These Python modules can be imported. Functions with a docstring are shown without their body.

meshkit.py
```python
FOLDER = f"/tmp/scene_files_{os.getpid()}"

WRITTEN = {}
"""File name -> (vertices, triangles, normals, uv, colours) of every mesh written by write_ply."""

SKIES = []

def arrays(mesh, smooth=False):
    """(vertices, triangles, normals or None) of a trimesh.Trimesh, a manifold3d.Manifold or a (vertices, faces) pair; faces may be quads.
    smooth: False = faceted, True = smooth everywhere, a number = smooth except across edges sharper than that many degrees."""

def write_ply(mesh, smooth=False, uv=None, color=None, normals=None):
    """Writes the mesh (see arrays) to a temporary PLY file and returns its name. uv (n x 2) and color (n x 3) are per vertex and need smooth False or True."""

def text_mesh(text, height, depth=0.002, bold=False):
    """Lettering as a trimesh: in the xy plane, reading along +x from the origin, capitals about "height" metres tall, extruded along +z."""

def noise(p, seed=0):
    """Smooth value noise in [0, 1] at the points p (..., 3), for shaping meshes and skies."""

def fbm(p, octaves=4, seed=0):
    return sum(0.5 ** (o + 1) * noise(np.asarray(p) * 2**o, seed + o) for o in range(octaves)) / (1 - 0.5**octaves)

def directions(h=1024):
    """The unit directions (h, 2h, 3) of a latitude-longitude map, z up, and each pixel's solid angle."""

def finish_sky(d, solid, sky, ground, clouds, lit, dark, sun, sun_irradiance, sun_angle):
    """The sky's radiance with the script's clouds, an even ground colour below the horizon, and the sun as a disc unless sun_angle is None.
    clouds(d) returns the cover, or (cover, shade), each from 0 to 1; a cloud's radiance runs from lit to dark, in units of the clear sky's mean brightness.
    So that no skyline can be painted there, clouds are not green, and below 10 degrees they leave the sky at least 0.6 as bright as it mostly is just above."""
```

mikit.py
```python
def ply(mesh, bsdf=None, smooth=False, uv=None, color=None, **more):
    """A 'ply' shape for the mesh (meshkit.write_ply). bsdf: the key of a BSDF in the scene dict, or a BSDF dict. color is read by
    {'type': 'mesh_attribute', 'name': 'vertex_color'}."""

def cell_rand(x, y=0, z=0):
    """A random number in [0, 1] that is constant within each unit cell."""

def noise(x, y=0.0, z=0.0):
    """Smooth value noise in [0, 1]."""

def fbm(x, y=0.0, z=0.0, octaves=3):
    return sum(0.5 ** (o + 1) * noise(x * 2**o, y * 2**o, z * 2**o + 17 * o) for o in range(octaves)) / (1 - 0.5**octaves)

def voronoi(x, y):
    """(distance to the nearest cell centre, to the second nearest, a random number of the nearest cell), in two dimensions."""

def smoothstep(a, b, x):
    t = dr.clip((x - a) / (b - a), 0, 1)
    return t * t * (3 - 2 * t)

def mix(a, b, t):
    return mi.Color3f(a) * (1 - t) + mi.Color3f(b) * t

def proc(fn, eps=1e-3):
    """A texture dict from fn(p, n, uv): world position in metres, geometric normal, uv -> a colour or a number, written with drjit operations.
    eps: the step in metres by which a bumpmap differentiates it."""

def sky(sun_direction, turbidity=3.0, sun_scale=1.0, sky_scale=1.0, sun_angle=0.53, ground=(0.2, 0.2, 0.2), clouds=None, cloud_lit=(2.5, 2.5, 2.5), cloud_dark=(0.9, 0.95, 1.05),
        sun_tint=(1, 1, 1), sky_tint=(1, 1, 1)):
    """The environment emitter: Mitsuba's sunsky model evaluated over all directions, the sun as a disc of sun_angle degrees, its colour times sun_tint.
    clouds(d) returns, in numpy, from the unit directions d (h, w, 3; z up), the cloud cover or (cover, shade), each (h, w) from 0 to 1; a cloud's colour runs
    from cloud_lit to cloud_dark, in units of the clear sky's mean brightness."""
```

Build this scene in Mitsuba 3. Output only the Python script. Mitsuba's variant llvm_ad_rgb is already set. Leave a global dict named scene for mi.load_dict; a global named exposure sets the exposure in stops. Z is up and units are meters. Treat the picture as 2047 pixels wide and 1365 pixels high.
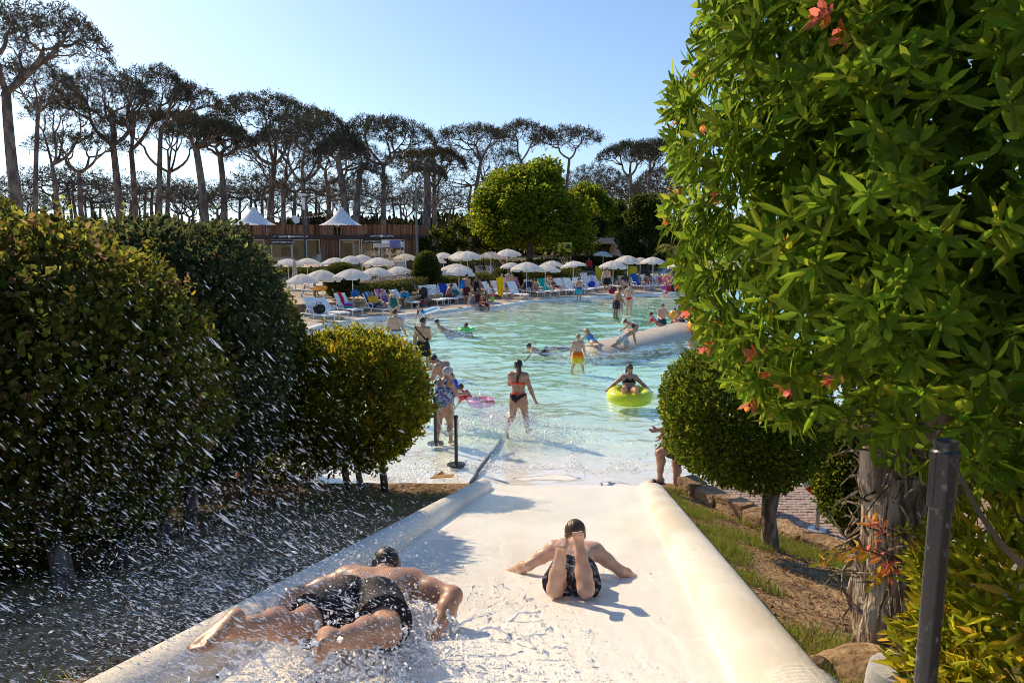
import math, random
import numpy as np
import drjit as dr
import mitsuba as mi
import trimesh
import mikit, meshkit
from mikit import proc, ply
T = mi.ScalarTransform4f

# ------------------------------------------------------------------ camera, sky, exposure
CAM = np.array([0.0, 0.0, 4.1]); FPX = 1450.0 / 2047.0; PITCH = math.atan(209.5 / 1450.0)
exposure = 1.98
scene, labels = {'type': 'scene'}, {}
scene['camera'] = {
    'type': 'perspective', 'fov': math.degrees(2 * math.atan(0.5 / FPX)), 'fov_axis': 'x', 'near_clip': 0.05, 'far_clip': 6000.0,
    'to_world': T().look_at(origin=CAM.tolist(), target=[0, math.cos(PITCH), 4.1 - math.sin(PITCH)], up=[0, 0, 1])}
SUN = np.array([-0.57, 0.60, 0.56])
scene['sky_light'] = mikit.sky(SUN.tolist(), turbidity=3.2, sky_scale=1.2, sky_tint=(0.86, 0.96, 1.13), sun_tint=(1.04, 1.0, 0.92), ground=(0.30, 0.27, 0.22))

# ------------------------------------------------------------------ helpers
rng = np.random.default_rng(7)
PI = math.pi
_used = {}
def key_of(name, parent=None):
    """A free key: name, then name_001, name_002 ... under the parent."""
    base = (parent + '__' if parent else '') + name
    n = _used.get(base, 0); _used[base] = n + 1
    return base if n == 0 else '%s_%03d' % (base, n)
def tag(key, label=None, cat=None, group=None, kind=None):
    d = labels.setdefault(key, {})
    for k, v in (('label', label), ('category', cat), ('group', group), ('kind', kind)):
        if v: d[k] = v
    return key
def thing(name, label, cat, group=None, kind=None):
    return tag(key_of(name), label, cat, group, kind)
def put(name, mesh, bsdf, parent=None, smooth=False, M=None, color=None, **lab):
    """One mesh as one entry of the scene."""
    if isinstance(mesh, tuple) and not len(mesh[1]):
        print('empty mesh', name, parent); return None
    key = key_of(name, parent)
    d = dict(mesh) if isinstance(mesh, dict) else ply(mesh, bsdf, smooth=smooth, color=color)
    if isinstance(mesh, dict) and bsdf: d['bsdf'] = {'type': 'ref', 'id': bsdf}
    if M is not None: d['to_world'] = T(np.asarray(M, float).tolist())
    scene[key] = d
    if lab: tag(key, **lab)
    return key
def mat4(pos=(0, 0, 0), rz=0.0, s=1.0, rx=0.0, ry=0.0):
    cz, sz = math.cos(rz), math.sin(rz); cx, sx = math.cos(rx), math.sin(rx); cy, sy = math.cos(ry), math.sin(ry)
    R = np.array([[cz, -sz, 0], [sz, cz, 0], [0, 0, 1.]]) @ np.array([[cy, 0, sy], [0, 1., 0], [-sy, 0, cy]]) @ np.array([[1., 0, 0], [0, cx, -sx], [0, sx, cx]])
    M = np.eye(4); M[:3, :3] = R * np.asarray(s, float); M[:3, 3] = pos
    return M
def Rx(a): c, s = math.cos(a), math.sin(a); return np.array([[1, 0, 0], [0, c, -s], [0, s, c.real]])
def Ry(a): c, s = math.cos(a), math.sin(a); return np.array([[c, 0, s], [0, 1, 0], [-s, 0, c]])
def Rz(a): c, s = math.cos(a), math.sin(a); return np.array([[c, -s, 0], [s, c, 0], [0, 0, 1]])

def join(ms):
    """(v, f) pairs or trimeshes as one (v, f)."""
    vs, fs, n = [], [], 0
    for m in ms:
        v, f = (np.asarray(m[0], float), np.asarray(m[1], int)) if isinstance(m, tuple) else (np.asarray(m.vertices), np.asarray(m.faces))
        if f.shape[1] == 4: f = np.vstack([f[:, [0, 1, 2]], f[:, [0, 2, 3]]])
        vs.append(v); fs.append(f + n); n += len(v)
    return np.vstack(vs), np.vstack(fs)
def move(m, pos=(0, 0, 0), rz=0.0, s=1.0, rx=0.0, ry=0.0):
    v, f = m if isinstance(m, tuple) else (np.asarray(m.vertices), np.asarray(m.faces))
    M = mat4(pos, rz, s, rx, ry)
    return v @ M[:3, :3].T + M[:3, 3], f
def box(x0, x1, y0, y1, z0, z1, bev=0.0):
    """A box, its edges bevelled if asked."""
    if bev <= 0:
        v = np.array([[x, y, z] for x in (x0, x1) for y in (y0, y1) for z in (z0, z1)], float)
        f = np.array([[0, 1, 3, 2], [4, 6, 7, 5], [0, 4, 5, 1], [2, 3, 7, 6], [0, 2, 6, 4], [1, 5, 7, 3]])
        return v, np.vstack([f[:, [0, 1, 2]], f[:, [0, 2, 3]]])
    b = bev; pts = []
    for sx, X in ((1, x0), (-1, x1)):
        for sy, Y in ((1, y0), (-1, y1)):
            for sz, Z in ((1, z0), (-1, z1)):
                pts += [[X, Y + sy * b, Z + sz * b], [X + sx * b, Y, Z + sz * b], [X + sx * b, Y + sy * b, Z]]
    h = trimesh.convex.convex_hull(np.array(pts))
    return np.asarray(h.vertices), np.asarray(h.faces)
def tube(pts, rad, sides=6, cap=True):
    """A tapered tube along a polyline."""
    p = np.asarray(pts, float); n = len(p); r = np.broadcast_to(np.asarray(rad, float), (n,))
    t = np.gradient(p, axis=0); t /= np.linalg.norm(t, axis=1, keepdims=True) + 1e-12
    u = np.array([1., 0, 0]) if abs(t[0, 0]) < 0.8 else np.array([0, 1., 0])
    A = np.empty_like(p)
    for i in range(n):
        u = u - t[i] * (u @ t[i]); u /= np.linalg.norm(u) + 1e-12; A[i] = u
    B = np.cross(t, A); ang = np.arange(sides) * 2 * PI / sides
    v = (p[:, None] + r[:, None, None] * (np.cos(ang)[None, :, None] * A[:, None] + np.sin(ang)[None, :, None] * B[:, None])).reshape(-1, 3)
    i, j = np.meshgrid(np.arange(n - 1), np.arange(sides), indexing='ij')
    q = np.stack([i * sides + j, i * sides + (j + 1) % sides, (i + 1) * sides + (j + 1) % sides, (i + 1) * sides + j], -1).reshape(-1, 4)
    f = np.vstack([q[:, [0, 1, 2]], q[:, [0, 2, 3]]])
    if cap:
        k = len(v); v = np.vstack([v, p[:1], p[-1:]]); jj = np.arange(sides); o = (n - 1) * sides
        f = np.vstack([f, np.stack([jj * 0 + k, (jj + 1) % sides, jj], 1), np.stack([jj * 0 + k + 1, o + jj, o + (jj + 1) % sides], 1)])
    return v, f
def lathe(prof, n=24, closed=False):
    """Profile (r, z) turned about z."""
    prof = np.asarray(prof, float); a = np.arange(n) * 2 * PI / n; m = len(prof)
    v = np.stack([prof[:, None, 0] * np.cos(a), prof[:, None, 0] * np.sin(a), np.broadcast_to(prof[:, None, 1], (m, n))], -1).reshape(-1, 3)
    i, j = np.meshgrid(np.arange(m if closed else m - 1), np.arange(n), indexing='ij'); k = (i + 1) % m
    q = np.stack([i * n + j, i * n + (j + 1) % n, k * n + (j + 1) % n, k * n + j], -1).reshape(-1, 4)
    return v, np.vstack([q[:, [0, 1, 2]], q[:, [0, 2, 3]]])
def torus(R, r, n=32, m=14):
    a = np.arange(m) * 2 * PI / m
    return lathe(np.stack([R + r * np.cos(a), r * np.sin(a)], 1), n, True)
def grid_mesh(X, Y, Z):
    v = np.stack([X, Y, Z], -1); h, w = X.shape
    i, j = np.meshgrid(np.arange(h - 1), np.arange(w - 1), indexing='ij')
    a = i * w + j
    q = np.stack([a, a + 1, a + w + 1, a + w], -1).reshape(-1, 4)
    return v.reshape(-1, 3), np.vstack([q[:, [0, 1, 2]], q[:, [0, 2, 3]]])
def slab(poly, z0, z1):
    """A polygon (list of xy) as a slab."""
    from shapely.geometry import Polygon
    m = trimesh.creation.extrude_polygon(Polygon(poly), z1 - z0, engine='earcut')
    return np.asarray(m.vertices) + [0, 0, z0], np.asarray(m.faces)
def sphere(c, r, sub=2):
    m = trimesh.creation.icosphere(subdivisions=sub)
    return np.asarray(m.vertices) * np.asarray(r, float) + c, np.asarray(m.faces)
def unit(a): a = np.asarray(a, float); return a / (np.linalg.norm(a, axis=-1, keepdims=True) + 1e-12)
def sstep(a, b, x): t = np.clip((x - a) / (b - a), 0, 1); return t * t * (3 - 2 * t)

# ------------------------------------------------------------------ materials
def rgb(c): return {'type': 'rgb', 'value': list(map(float, c))}
def matte(name, c, rough=0.7, spec=0.3, **k):
    scene[name] = {'type': 'twosided', 'b': {'type': 'principled', 'base_color': c if isinstance(c, dict) else rgb(c), 'roughness': rough, 'specular': spec, **k}}
    return name
def bumpy(name, c, fn, height, rough=0.7, spec=0.3, eps=2e-3, **k):
    scene[name] = {'type': 'twosided', 'b': {'type': 'bumpmap', 'tex': proc(fn, eps), 'scale': height,
                   'n': {'type': 'principled', 'base_color': c if isinstance(c, dict) else rgb(c), 'roughness': rough, 'specular': spec, **k}}}
    return name
VC = {'type': 'mesh_attribute', 'name': 'vertex_color'}
scene['leaf'] = {'type': 'principledthin', 'base_color': VC, 'roughness': 0.34, 'diff_trans': 1.4, 'eta': 1.45}
scene['leaf_soft'] = {'type': 'principledthin', 'base_color': VC, 'roughness': 0.6, 'diff_trans': 0.9, 'eta': 1.3}
scene['fabric_thin'] = {'type': 'principledthin', 'base_color': rgb((0.78, 0.75, 0.68)), 'roughness': 0.8, 'diff_trans': 0.55, 'eta': 1.2}
scene['vcol'] = {'type': 'twosided', 'b': {'type': 'principled', 'base_color': VC, 'roughness': 0.75, 'specular': 0.25}}

# ------------------------------------------------------------------ the setting: slide, pool, banks, deck, terrace, ground
def cx_at(y): return 0.135 + 0.127 * (y - 6)             # the slide's middle line
def slide_z(y):
    p = 1.408 - 0.2513 * (np.asarray(y, float) - 6); k = 0.10
    return 0.5 * (p + 0.02 + np.sqrt((p - 0.02) ** 2 + k * k)) - 0.12 * sstep(11.35, 12.0, y) - 0.02
def plane_z(y): return 1.408 - 0.2513 * (np.asarray(y, float) - 6)

FAR_SHORE = [(-9.4, 29.0), (-8.75, 33.4), (-6.35, 36.8), (-4.3, 38.9), (-2.55, 41.3), (-0.9, 42.2), (0.9, 45.6), (4.15, 47.9), (8.6, 50.6), (12.3, 53.0), (17.0, 54.5), (24.0, 55.0)]
SHORE = [(24.0, 55.0), (25.0, 46.0), (20.0, 30.0), (13.0, 19.0), (8.5, 13.6), (5.0, 12.0), (2.6, 11.85), (0.8, 12.1), (-0.8, 11.75), (-1.6, 11.45), (-3.5, 12.2), (-6.0, 14.5), (-8.6, 19.0), (-9.6, 24.0)] + FAR_SHORE[:-1]
import shapely
from shapely.geometry import Polygon, LineString
_sp = Polygon(SHORE).buffer(1.2).buffer(-1.2).buffer(-0.8).buffer(0.8)
shapely.prepare(_sp); _edge = _sp.exterior
def shore_dist(x, y):
    """Metres into the pool (positive in the water)."""
    pts = shapely.points(np.asarray(x, float), np.asarray(y, float))
    d = shapely.distance(pts, _edge)
    return np.where(shapely.contains_xy(_sp, x, y), d, -d)
def floor_z(x, y):
    d = shore_dist(x, y)
    return np.where(d > 0, -0.55 * (1 - np.exp(-np.maximum(d, 0) / 8.0)), np.minimum(-d * 0.03, 0.03))

def n_fbm(s, o=3): return lambda p, n, uv: mikit.fbm(p.x * s, p.y * s, p.z * s, octaves=o)
# pool floor: pale painted cement, patched and worn
def c_floor(p, n, uv):
    a = mikit.fbm(p.x * 0.6, p.y * 0.6, 3.0, octaves=4); b = mikit.fbm(p.x * 5.0, p.y * 5.0, 1.0, octaves=3)
    return mikit.mix((0.68, 0.66, 0.59), (0.78, 0.765, 0.71), mikit.smoothstep(0.35, 0.65, a)) * (0.88 + 0.2 * b)
matte('pool_paint', proc(c_floor), 0.55)
gx, gy = np.arange(-12.5, 26.6, 0.25), np.concatenate([np.arange(10.4, 20, 0.16), np.arange(20, 57.6, 0.4)])
X, Y = np.meshgrid(gx, gy); Zf = floor_z(X, Y)
put('pool_floor', grid_mesh(X, Y, Zf), 'pool_paint', smooth=True, kind='structure', label='pale cream pool floor shelving from the slide into deeper water')

# water: a closed body with rippled top, slightly absorbing red light
wr = np.random.default_rng(11)
def waves(X, Y):
    Z = np.zeros_like(X)
    for i in range(58):
        lam = 0.16 * (1.075 ** i) ; k = 2 * PI / lam
        th = wr.normal(-1.9, 0.75); ph = wr.uniform(0, 2 * PI)
        amp = 0.0024 * lam ** 0.62
        warp = 0.35 * np.sin(X * 0.9 / (0.6 + lam) + Y * 0.5 + i) + 0.3 * np.sin(Y * 1.3 / (0.5 + lam) - X * 0.4 + 2 * i)
        s = np.sin(k * (X * math.cos(th) + Y * math.sin(th)) + ph + 1.8 * warp)
        Z += amp * (1 - 2 * np.abs(s) ** 0.8 * 0.5 + s * 0.6) if i % 3 == 0 else amp * s
    return Z
wx = np.concatenate([np.arange(-12.2, -3, 0.16), np.arange(-3, 8, 0.075), np.arange(8, 26.2, 0.18)])
wy = np.concatenate([np.arange(10.9, 24, 0.075), np.arange(24, 36, 0.1), np.arange(36, 57, 0.14)])
X, Y = np.meshgrid(wx, wy); dep = np.clip(shore_dist(X, Y), -1, 6)
amp = 1.2 * (0.55 + 0.45 * sstep(0.0, 3.0, dep)) * (0.75 + 0.6 * meshkit.fbm(np.stack([X * 0.25, Y * 0.2, X * 0], -1), 3))
Zw = waves(X, Y) * amp
# the bow wave that the walking bather pushes up, and the surge near the rail posts
for (bx, by, br, bh) in ((0.15, 15.2, 0.9, 0.06), (-0.75, 14.7, 0.8, 0.05), (-0.3, 14.3, 1.2, 0.045), (1.2, 14.6, 0.7, 0.03)):
    q = ((X - bx) ** 2 / 1.6 + (Y - by) ** 2) / br ** 2
    Zw += bh * np.exp(-2.5 * q) * (0.5 + meshkit.fbm(np.stack([X * 5, Y * 5, X * 0], -1), 3, 5))
Zw[0, :] = Zw[-1, :] = 0; Zw[:, 0] = Zw[:, -1] = 0
def closed_water():
    v, f = grid_mesh(X, Y, Zw); h, w = X.shape; n = len(v)
    ring = np.concatenate([np.arange(w), np.arange(1, h) * w + w - 1, (h - 1) * w + np.arange(w - 2, -1, -1), np.arange(h - 2, 0, -1) * w])
    low = v[ring].copy(); low[:, 2] = -0.70
    m = len(ring); j = np.arange(m); k = (j + 1) % m
    f2 = np.vstack([np.stack([ring[j], n + j, n + k], 1), np.stack([ring[j], n + k, ring[k]], 1)])
    c = n + m
    f3 = np.stack([np.full(m, c), n + k, n + j], 1)
    return np.vstack([v, low, [[6.0, 34.0, -0.70]]]), np.vstack([f, f2, f3])
scene['water_top'] = {'type': 'thindielectric', 'int_ior': 1.33}
WATER_MEDIUM = {'type': 'homogeneous', 'albedo': {'type': 'rgb', 'value': [0.0, 0.0, 0.0]}, 'sigma_t': {'type': 'rgb', 'value': [0.20, 0.009, 0.072]}}
kw = put('water', closed_water(), 'water_top', smooth=35, kind='structure', label='shallow turquoise pool water rippled all over')
scene[kw]['interior'] = WATER_MEDIUM

# the slide: a wet white chute
def f_chute(p, n, uv):
    a = mikit.fbm(p.x * 9, p.y * 2.6, 4.0, octaves=3); b = mikit.fbm(p.x * 26, p.y * 14, 9.0, octaves=2)
    return 0.7 * a + 0.3 * b
def c_chute(p, n, uv):
    a = mikit.fbm(p.x * 1.1, p.y * 0.7, 2.0, octaves=4); b = mikit.noise(p.x * 60, p.y * 60, 5)
    c = mikit.mix((0.66, 0.635, 0.59), (0.75, 0.735, 0.70), mikit.smoothstep(0.3, 0.7, a))
    return mikit.mix(c, (0.45, 0.40, 0.33), 0.25 * mikit.smoothstep(0.86, 0.97, b))
bumpy('chute', proc(c_chute), f_chute, 0.014, rough=0.18, spec=0.5)
su, sv = np.linspace(-1.16, 1.16, 60), np.concatenate([np.arange(-3, 11, 0.08), np.arange(11, 12.3, 0.05)])
U, V = np.meshgrid(su * 1.0, sv)
flare = 1 + 0.10 * sstep(11.0, 12.2, V)
Z = slide_z(V) + 0.012 * meshkit.fbm(np.stack([U * 2.2, V * 0.8, U * 0], -1), 3, 3) * sstep(12.9, 11.5, V)
put('slide_chute', grid_mesh(cx_at(V) + U * 1.085 * flare, V, Z), 'chute', smooth=True, kind='structure', label='wet white water slide running down into the pool')

def c_rim(p, n, uv):
    a = mikit.fbm(p.x * 3, p.y * 1.2, p.z * 3, octaves=4); b = mikit.fbm(p.x * 40, p.y * 9, p.z * 40, octaves=3)
    c = mikit.mix((0.57, 0.53, 0.44), (0.68, 0.655, 0.59), mikit.smoothstep(0.3, 0.7, a))
    return mikit.mix(c, (0.50, 0.40, 0.24), 0.4 * mikit.smoothstep(0.60, 0.80, b) * mikit.smoothstep(0.45, 0.65, a))
bumpy('rim', proc(c_rim), n_fbm(30), 0.006, rough=0.42, spec=0.4)
def sweep_rim(prof, y0, y1, n=150):
    """A cross-section (offset from the middle line, height over the chute) swept down the slide, closed by a rounded nose."""
    prof = np.asarray(prof, float); ys = np.linspace(y0, y1, n); c = prof.mean(0)
    rows = []
    for y in ys:
        k = 1.0
        if y > y1 - 0.30:
            t = (y - (y1 - 0.30)) / 0.30; k = math.sqrt(max(0.0, 1 - t * t)) * 0.97 + 0.03
        P = c + (prof - c) * [k, 1] if k < 1 else prof
        zz = P[:, 1] * (k if k < 1 else 1) + 0.004 * meshkit.fbm(np.stack([P[:, 0] * 4, P[:, 0] * 0 + y * 1.5, P[:, 1]], -1), 2)
        base = max(float(plane_z(y)), 0.03)
        rows.append(np.stack([cx_at(y) + P[:, 0], np.full(len(P), y), base + zz], 1))
    R = np.array(rows); m = len(prof)
    i, j = np.meshgrid(np.arange(n - 1), np.arange(m - 1), indexing='ij')
    a = i * m + j; q = np.stack([a, a + 1, a + m + 1, a + m], -1).reshape(-1, 4)
    v = R.reshape(-1, 3); k = len(v)
    end = np.arange((n - 1) * m, n * m)
    f = np.vstack([q[:, [0, 1, 2]], q[:, [0, 2, 3]], np.stack([np.full(m - 1, k), end[:-1], end[1:]], 1)])
    return np.vstack([v, [v[end].mean(0)]]), f
arc = lambda cx, cz, rx, rz, a0, a1, n: [(cx + rx * math.cos(a), cz + rz * math.sin(a)) for a in np.linspace(a0, a1, n)]
pl = [(-1.10, -0.05)] + arc(-1.245, 0.02, 0.145, 0.15, 0, PI, 15) + [(-1.40, -0.35)]
pr = [(1.225, -0.05), (1.235, 0.0)] + arc(1.42, 0.02, 0.185, 0.11, PI * 0.97, PI * 0.02, 15) + [(1.62, -0.35)]
put('slide_rim', sweep_rim(pl, -3, 11.35), 'rim', smooth=50, kind='structure', label='rounded left rim of the slide beside the hedges')
put('slide_rim', sweep_rim(pr, -3, 11.45), 'rim', smooth=50, kind='structure', label='broad cream right rim of the slide beside the grass strip')

# banks of earth on both sides
def c_soil(p, n, uv):
    a = mikit.fbm(p.x * 2.2, p.y * 2.2, 7.0, octaves=4); b = mikit.fbm(p.x * 22, p.y * 22, 2.0, octaves=3)
    c = mikit.mix((0.16, 0.105, 0.06), (0.30, 0.20, 0.11), mikit.smoothstep(0.35, 0.65, a))
    return mikit.mix(c, (0.40, 0.29, 0.17), 0.7 * mikit.smoothstep(0.52, 0.70, b))
bumpy('soil', proc(c_soil), n_fbm(16, 4), 0.05, rough=0.95, spec=0.1)
def left_bank_z(x, y):
    r = x - cx_at(y)
    return np.maximum(plane_z(y) - 0.05 - 0.03 * np.maximum(-r - 1.4, 0), 0.115) + 0.07 * (meshkit.fbm(np.stack([x * 1.7, y * 1.7, x * 0], -1), 4, 2) - 0.5)
def right_bank_z(x, y):
    r = x - cx_at(y)
    return np.maximum(plane_z(y) - 0.06 - 0.28 * np.maximum(r - 1.62, 0), 0.16) + 0.07 * (meshkit.fbm(np.stack([x * 1.9, y * 1.9, x * 0], -1), 4, 4) - 0.5)
v_ = np.arange(-3, 11.5, 0.11); u_ = np.concatenate([np.arange(-1.32, -5, -0.11), np.arange(-5, -14, -0.5)])
U, V = np.meshgrid(u_[::-1], v_); Xb = cx_at(V) + U
put('left_bank', grid_mesh(Xb, V, left_bank_z(Xb, V)), 'soil', smooth=True, kind='structure', label='shaded earth bank under the hedges left of the slide')
u_ = np.concatenate([np.arange(1.55, 5.6, 0.11)])
v_ = np.arange(-3, 11.35, 0.11)
U, V = np.meshgrid(u_, v_); Xb = cx_at(V) + U; Zb = right_bank_z(Xb, V)
STONES = np.array([(2.72, 11.15), (2.88, 10.62), (3.26, 9.93), (3.52, 9.2), (3.84, 8.57), (4.2, 8.0), (4.65, 7.3), (5.0, 6.4), (5.35, 5.2), (5.7, 3.5), (5.9, 1.5), (6.0, -3)])
sx = np.interp(V, STONES[::-1, 1], STONES[::-1, 0])
Zb = np.where(Xb > sx + 0.15, -0.2, Zb)
put('right_bank', grid_mesh(Xb, V, Zb), 'soil', smooth=True, kind='structure', label='earth and grass strip right of the slide')

# paths, deck, terrace, ground
def c_conc(p, n, uv):
    a = mikit.fbm(p.x * 0.8, p.y * 0.8, 1.0, octaves=4); b = mikit.fbm(p.x * 14, p.y * 14, 2.0, octaves=3)
    return mikit.mix((0.30, 0.26, 0.21), (0.42, 0.37, 0.31), mikit.smoothstep(0.3, 0.7, a)) * (0.8 + 0.4 * b)
matte('deck_concrete', proc(c_conc), 0.85)
def c_sand(p, n, uv):
    a = mikit.fbm(p.x * 0.35, p.y * 0.35, 1.0, octaves=4); b = mikit.fbm(p.x * 6, p.y * 6, 2.0, octaves=3)
    return mikit.mix((0.34, 0.28, 0.20), (0.47, 0.40, 0.30), mikit.smoothstep(0.3, 0.7, a)) * (0.8 + 0.4 * b)
matte('terrace_gravel', proc(c_sand), 0.9)
def c_turf(p, n, uv):
    a = mikit.fbm(p.x * 0.15, p.y * 0.15, 1.0, octaves=4)
    return mikit.mix((0.10, 0.10, 0.04), (0.22, 0.17, 0.09), mikit.smoothstep(0.35, 0.65, a))
matte('dry_turf', proc(c_turf), 0.95)
BACK = [(-16.0, 33.5), (-9.6, 37.8), (-7.6, 39.2), (-5.6, 41.6), (-3.0, 46.0), (-1.0, 48.4), (1.5, 51.0), (5.0, 53.6), (9.0, 56.6), (13.0, 58.8), (18.0, 60.5), (30.0, 62.0)]
deck = Polygon(FAR_SHORE + BACK[::-1]).union(Polygon([(-9.4, 29), (-16, 33.5), (-30, 33.5), (-30, 22), (-14, 18), (-10.1, 24)])).buffer(0.01)
dm = trimesh.creation.extrude_polygon(deck, 1.0, engine='earcut'); dm.apply_translation([0, 0, -0.88])
put('pool_deck', dm, 'deck_concrete', kind='structure', label='grey concrete sun deck along the far pool edge')
lip = LineString(FAR_SHORE).buffer(0.16, cap_style='flat')
lm = trimesh.creation.extrude_polygon(lip, 0.30, engine='earcut'); lm.apply_translation([0, 0, -0.17])
put('pool_edge', lm, 'pool_paint', kind='structure', label='pale rounded kerb along the far pool edge')
ter = Polygon([(-60, 33.5)] + BACK + [(60, 62), (60, 110), (-60, 110)])
tm = trimesh.creation.extrude_polygon(ter, 1.4, engine='earcut'); tm.apply_translation([0, 0, -0.85])
put('terrace', tm, 'terrace_gravel', kind='structure', label='raised sandy terrace behind the sun deck')
put('ground', (np.array([[-3000, 100, 0.5], [3000, 100, 0.5], [3000, 3500, 0.5], [-3000, 3500, 0.5]]), np.array([[0, 1, 2], [0, 2, 3]])), 'dry_turf', kind='structure', label='dry ground under the pine wood')
put('ground', (np.array([[-3000, -600, -0.9], [3000, -600, -0.9], [3000, 105, -0.9], [-3000, 105, -0.9]]), np.array([[0, 1, 2], [0, 2, 3]])), 'dry_turf', kind='structure', label='ground beneath the pool and its banks')
# low tufa wall between deck and terrace
def c_tufa(p, n, uv):
    a = mikit.fbm(p.x * 3, p.y * 3, p.z * 5, octaves=4); b = mikit.fbm(p.x * 25, p.y * 25, p.z * 25, octaves=3)
    return mikit.mix((0.22, 0.15, 0.09), (0.40, 0.29, 0.18), mikit.smoothstep(0.3, 0.7, a)) * (0.75 + 0.5 * b)
bumpy('tufa', proc(c_tufa), n_fbm(22, 3), 0.03, rough=0.95, spec=0.1)
scene_wall = thing('planter_wall', 'low brown stone block wall holding up the terrace behind the sunbeds', 'wall')
wl = LineString(BACK); Ltot = wl.length; nb = 0; s = 0.0
br = np.random.default_rng(3); small = []
while s < Ltot - 0.6:
    L = br.uniform(0.45, 0.75)
    a_, b_ = wl.interpolate(s), wl.interpolate(s + L); ang = math.atan2(b_.y - a_.y, b_.x - a_.x)
    for course in range(2):
        o = 0.25 * course
        m = move(box(0.006 + 0 * o, L - 0.006, -0.16, 0.1, 0, 0.29, 0.02), (a_.x + o * 0.3 * math.cos(ang), a_.y + o * 0.3 * math.sin(ang), 0.10 + 0.295 * course + br.uniform(-.004, .004)), ang)
        if -10 < a_.x < 14 and nb < 150: put('stone_block', m, 'tufa', scene_wall); nb += 1
        else: small.append(m)
    s += L
put('far_blocks', join(small), 'tufa', scene_wall, kind='stuff')

# ------------------------------------------------------------------ plants
LEAF6 = (np.array([[0, 0, 0], [.35, .5, .12], [.72, .36, .12], [1, 0, -.04], [.72, -.36, .12], [.35, -.5, .12]]), np.array([[0, 2, 1], [0, 3, 2], [0, 4, 3], [0, 5, 4]]))
LEAF4 = (np.array([[0, 0, 0], [.5, .5, .12], [1, 0, 0], [.5, -.5, .12]]), np.array([[0, 2, 1], [0, 3, 2]]))
LONG = (np.array([[0, 0, 0], [.32, .40, .03], [.32, 0, -.01], [.32, -.40, .03], [.70, .42, .01], [.70, 0, -.02], [.70, -.42, .01], [1, 0, -.05]]),
        np.array([[0, 2, 1], [0, 3, 2], [1, 2, 5], [1, 5, 4], [2, 3, 6], [2, 6, 5], [4, 5, 7], [5, 6, 7]]))
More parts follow.
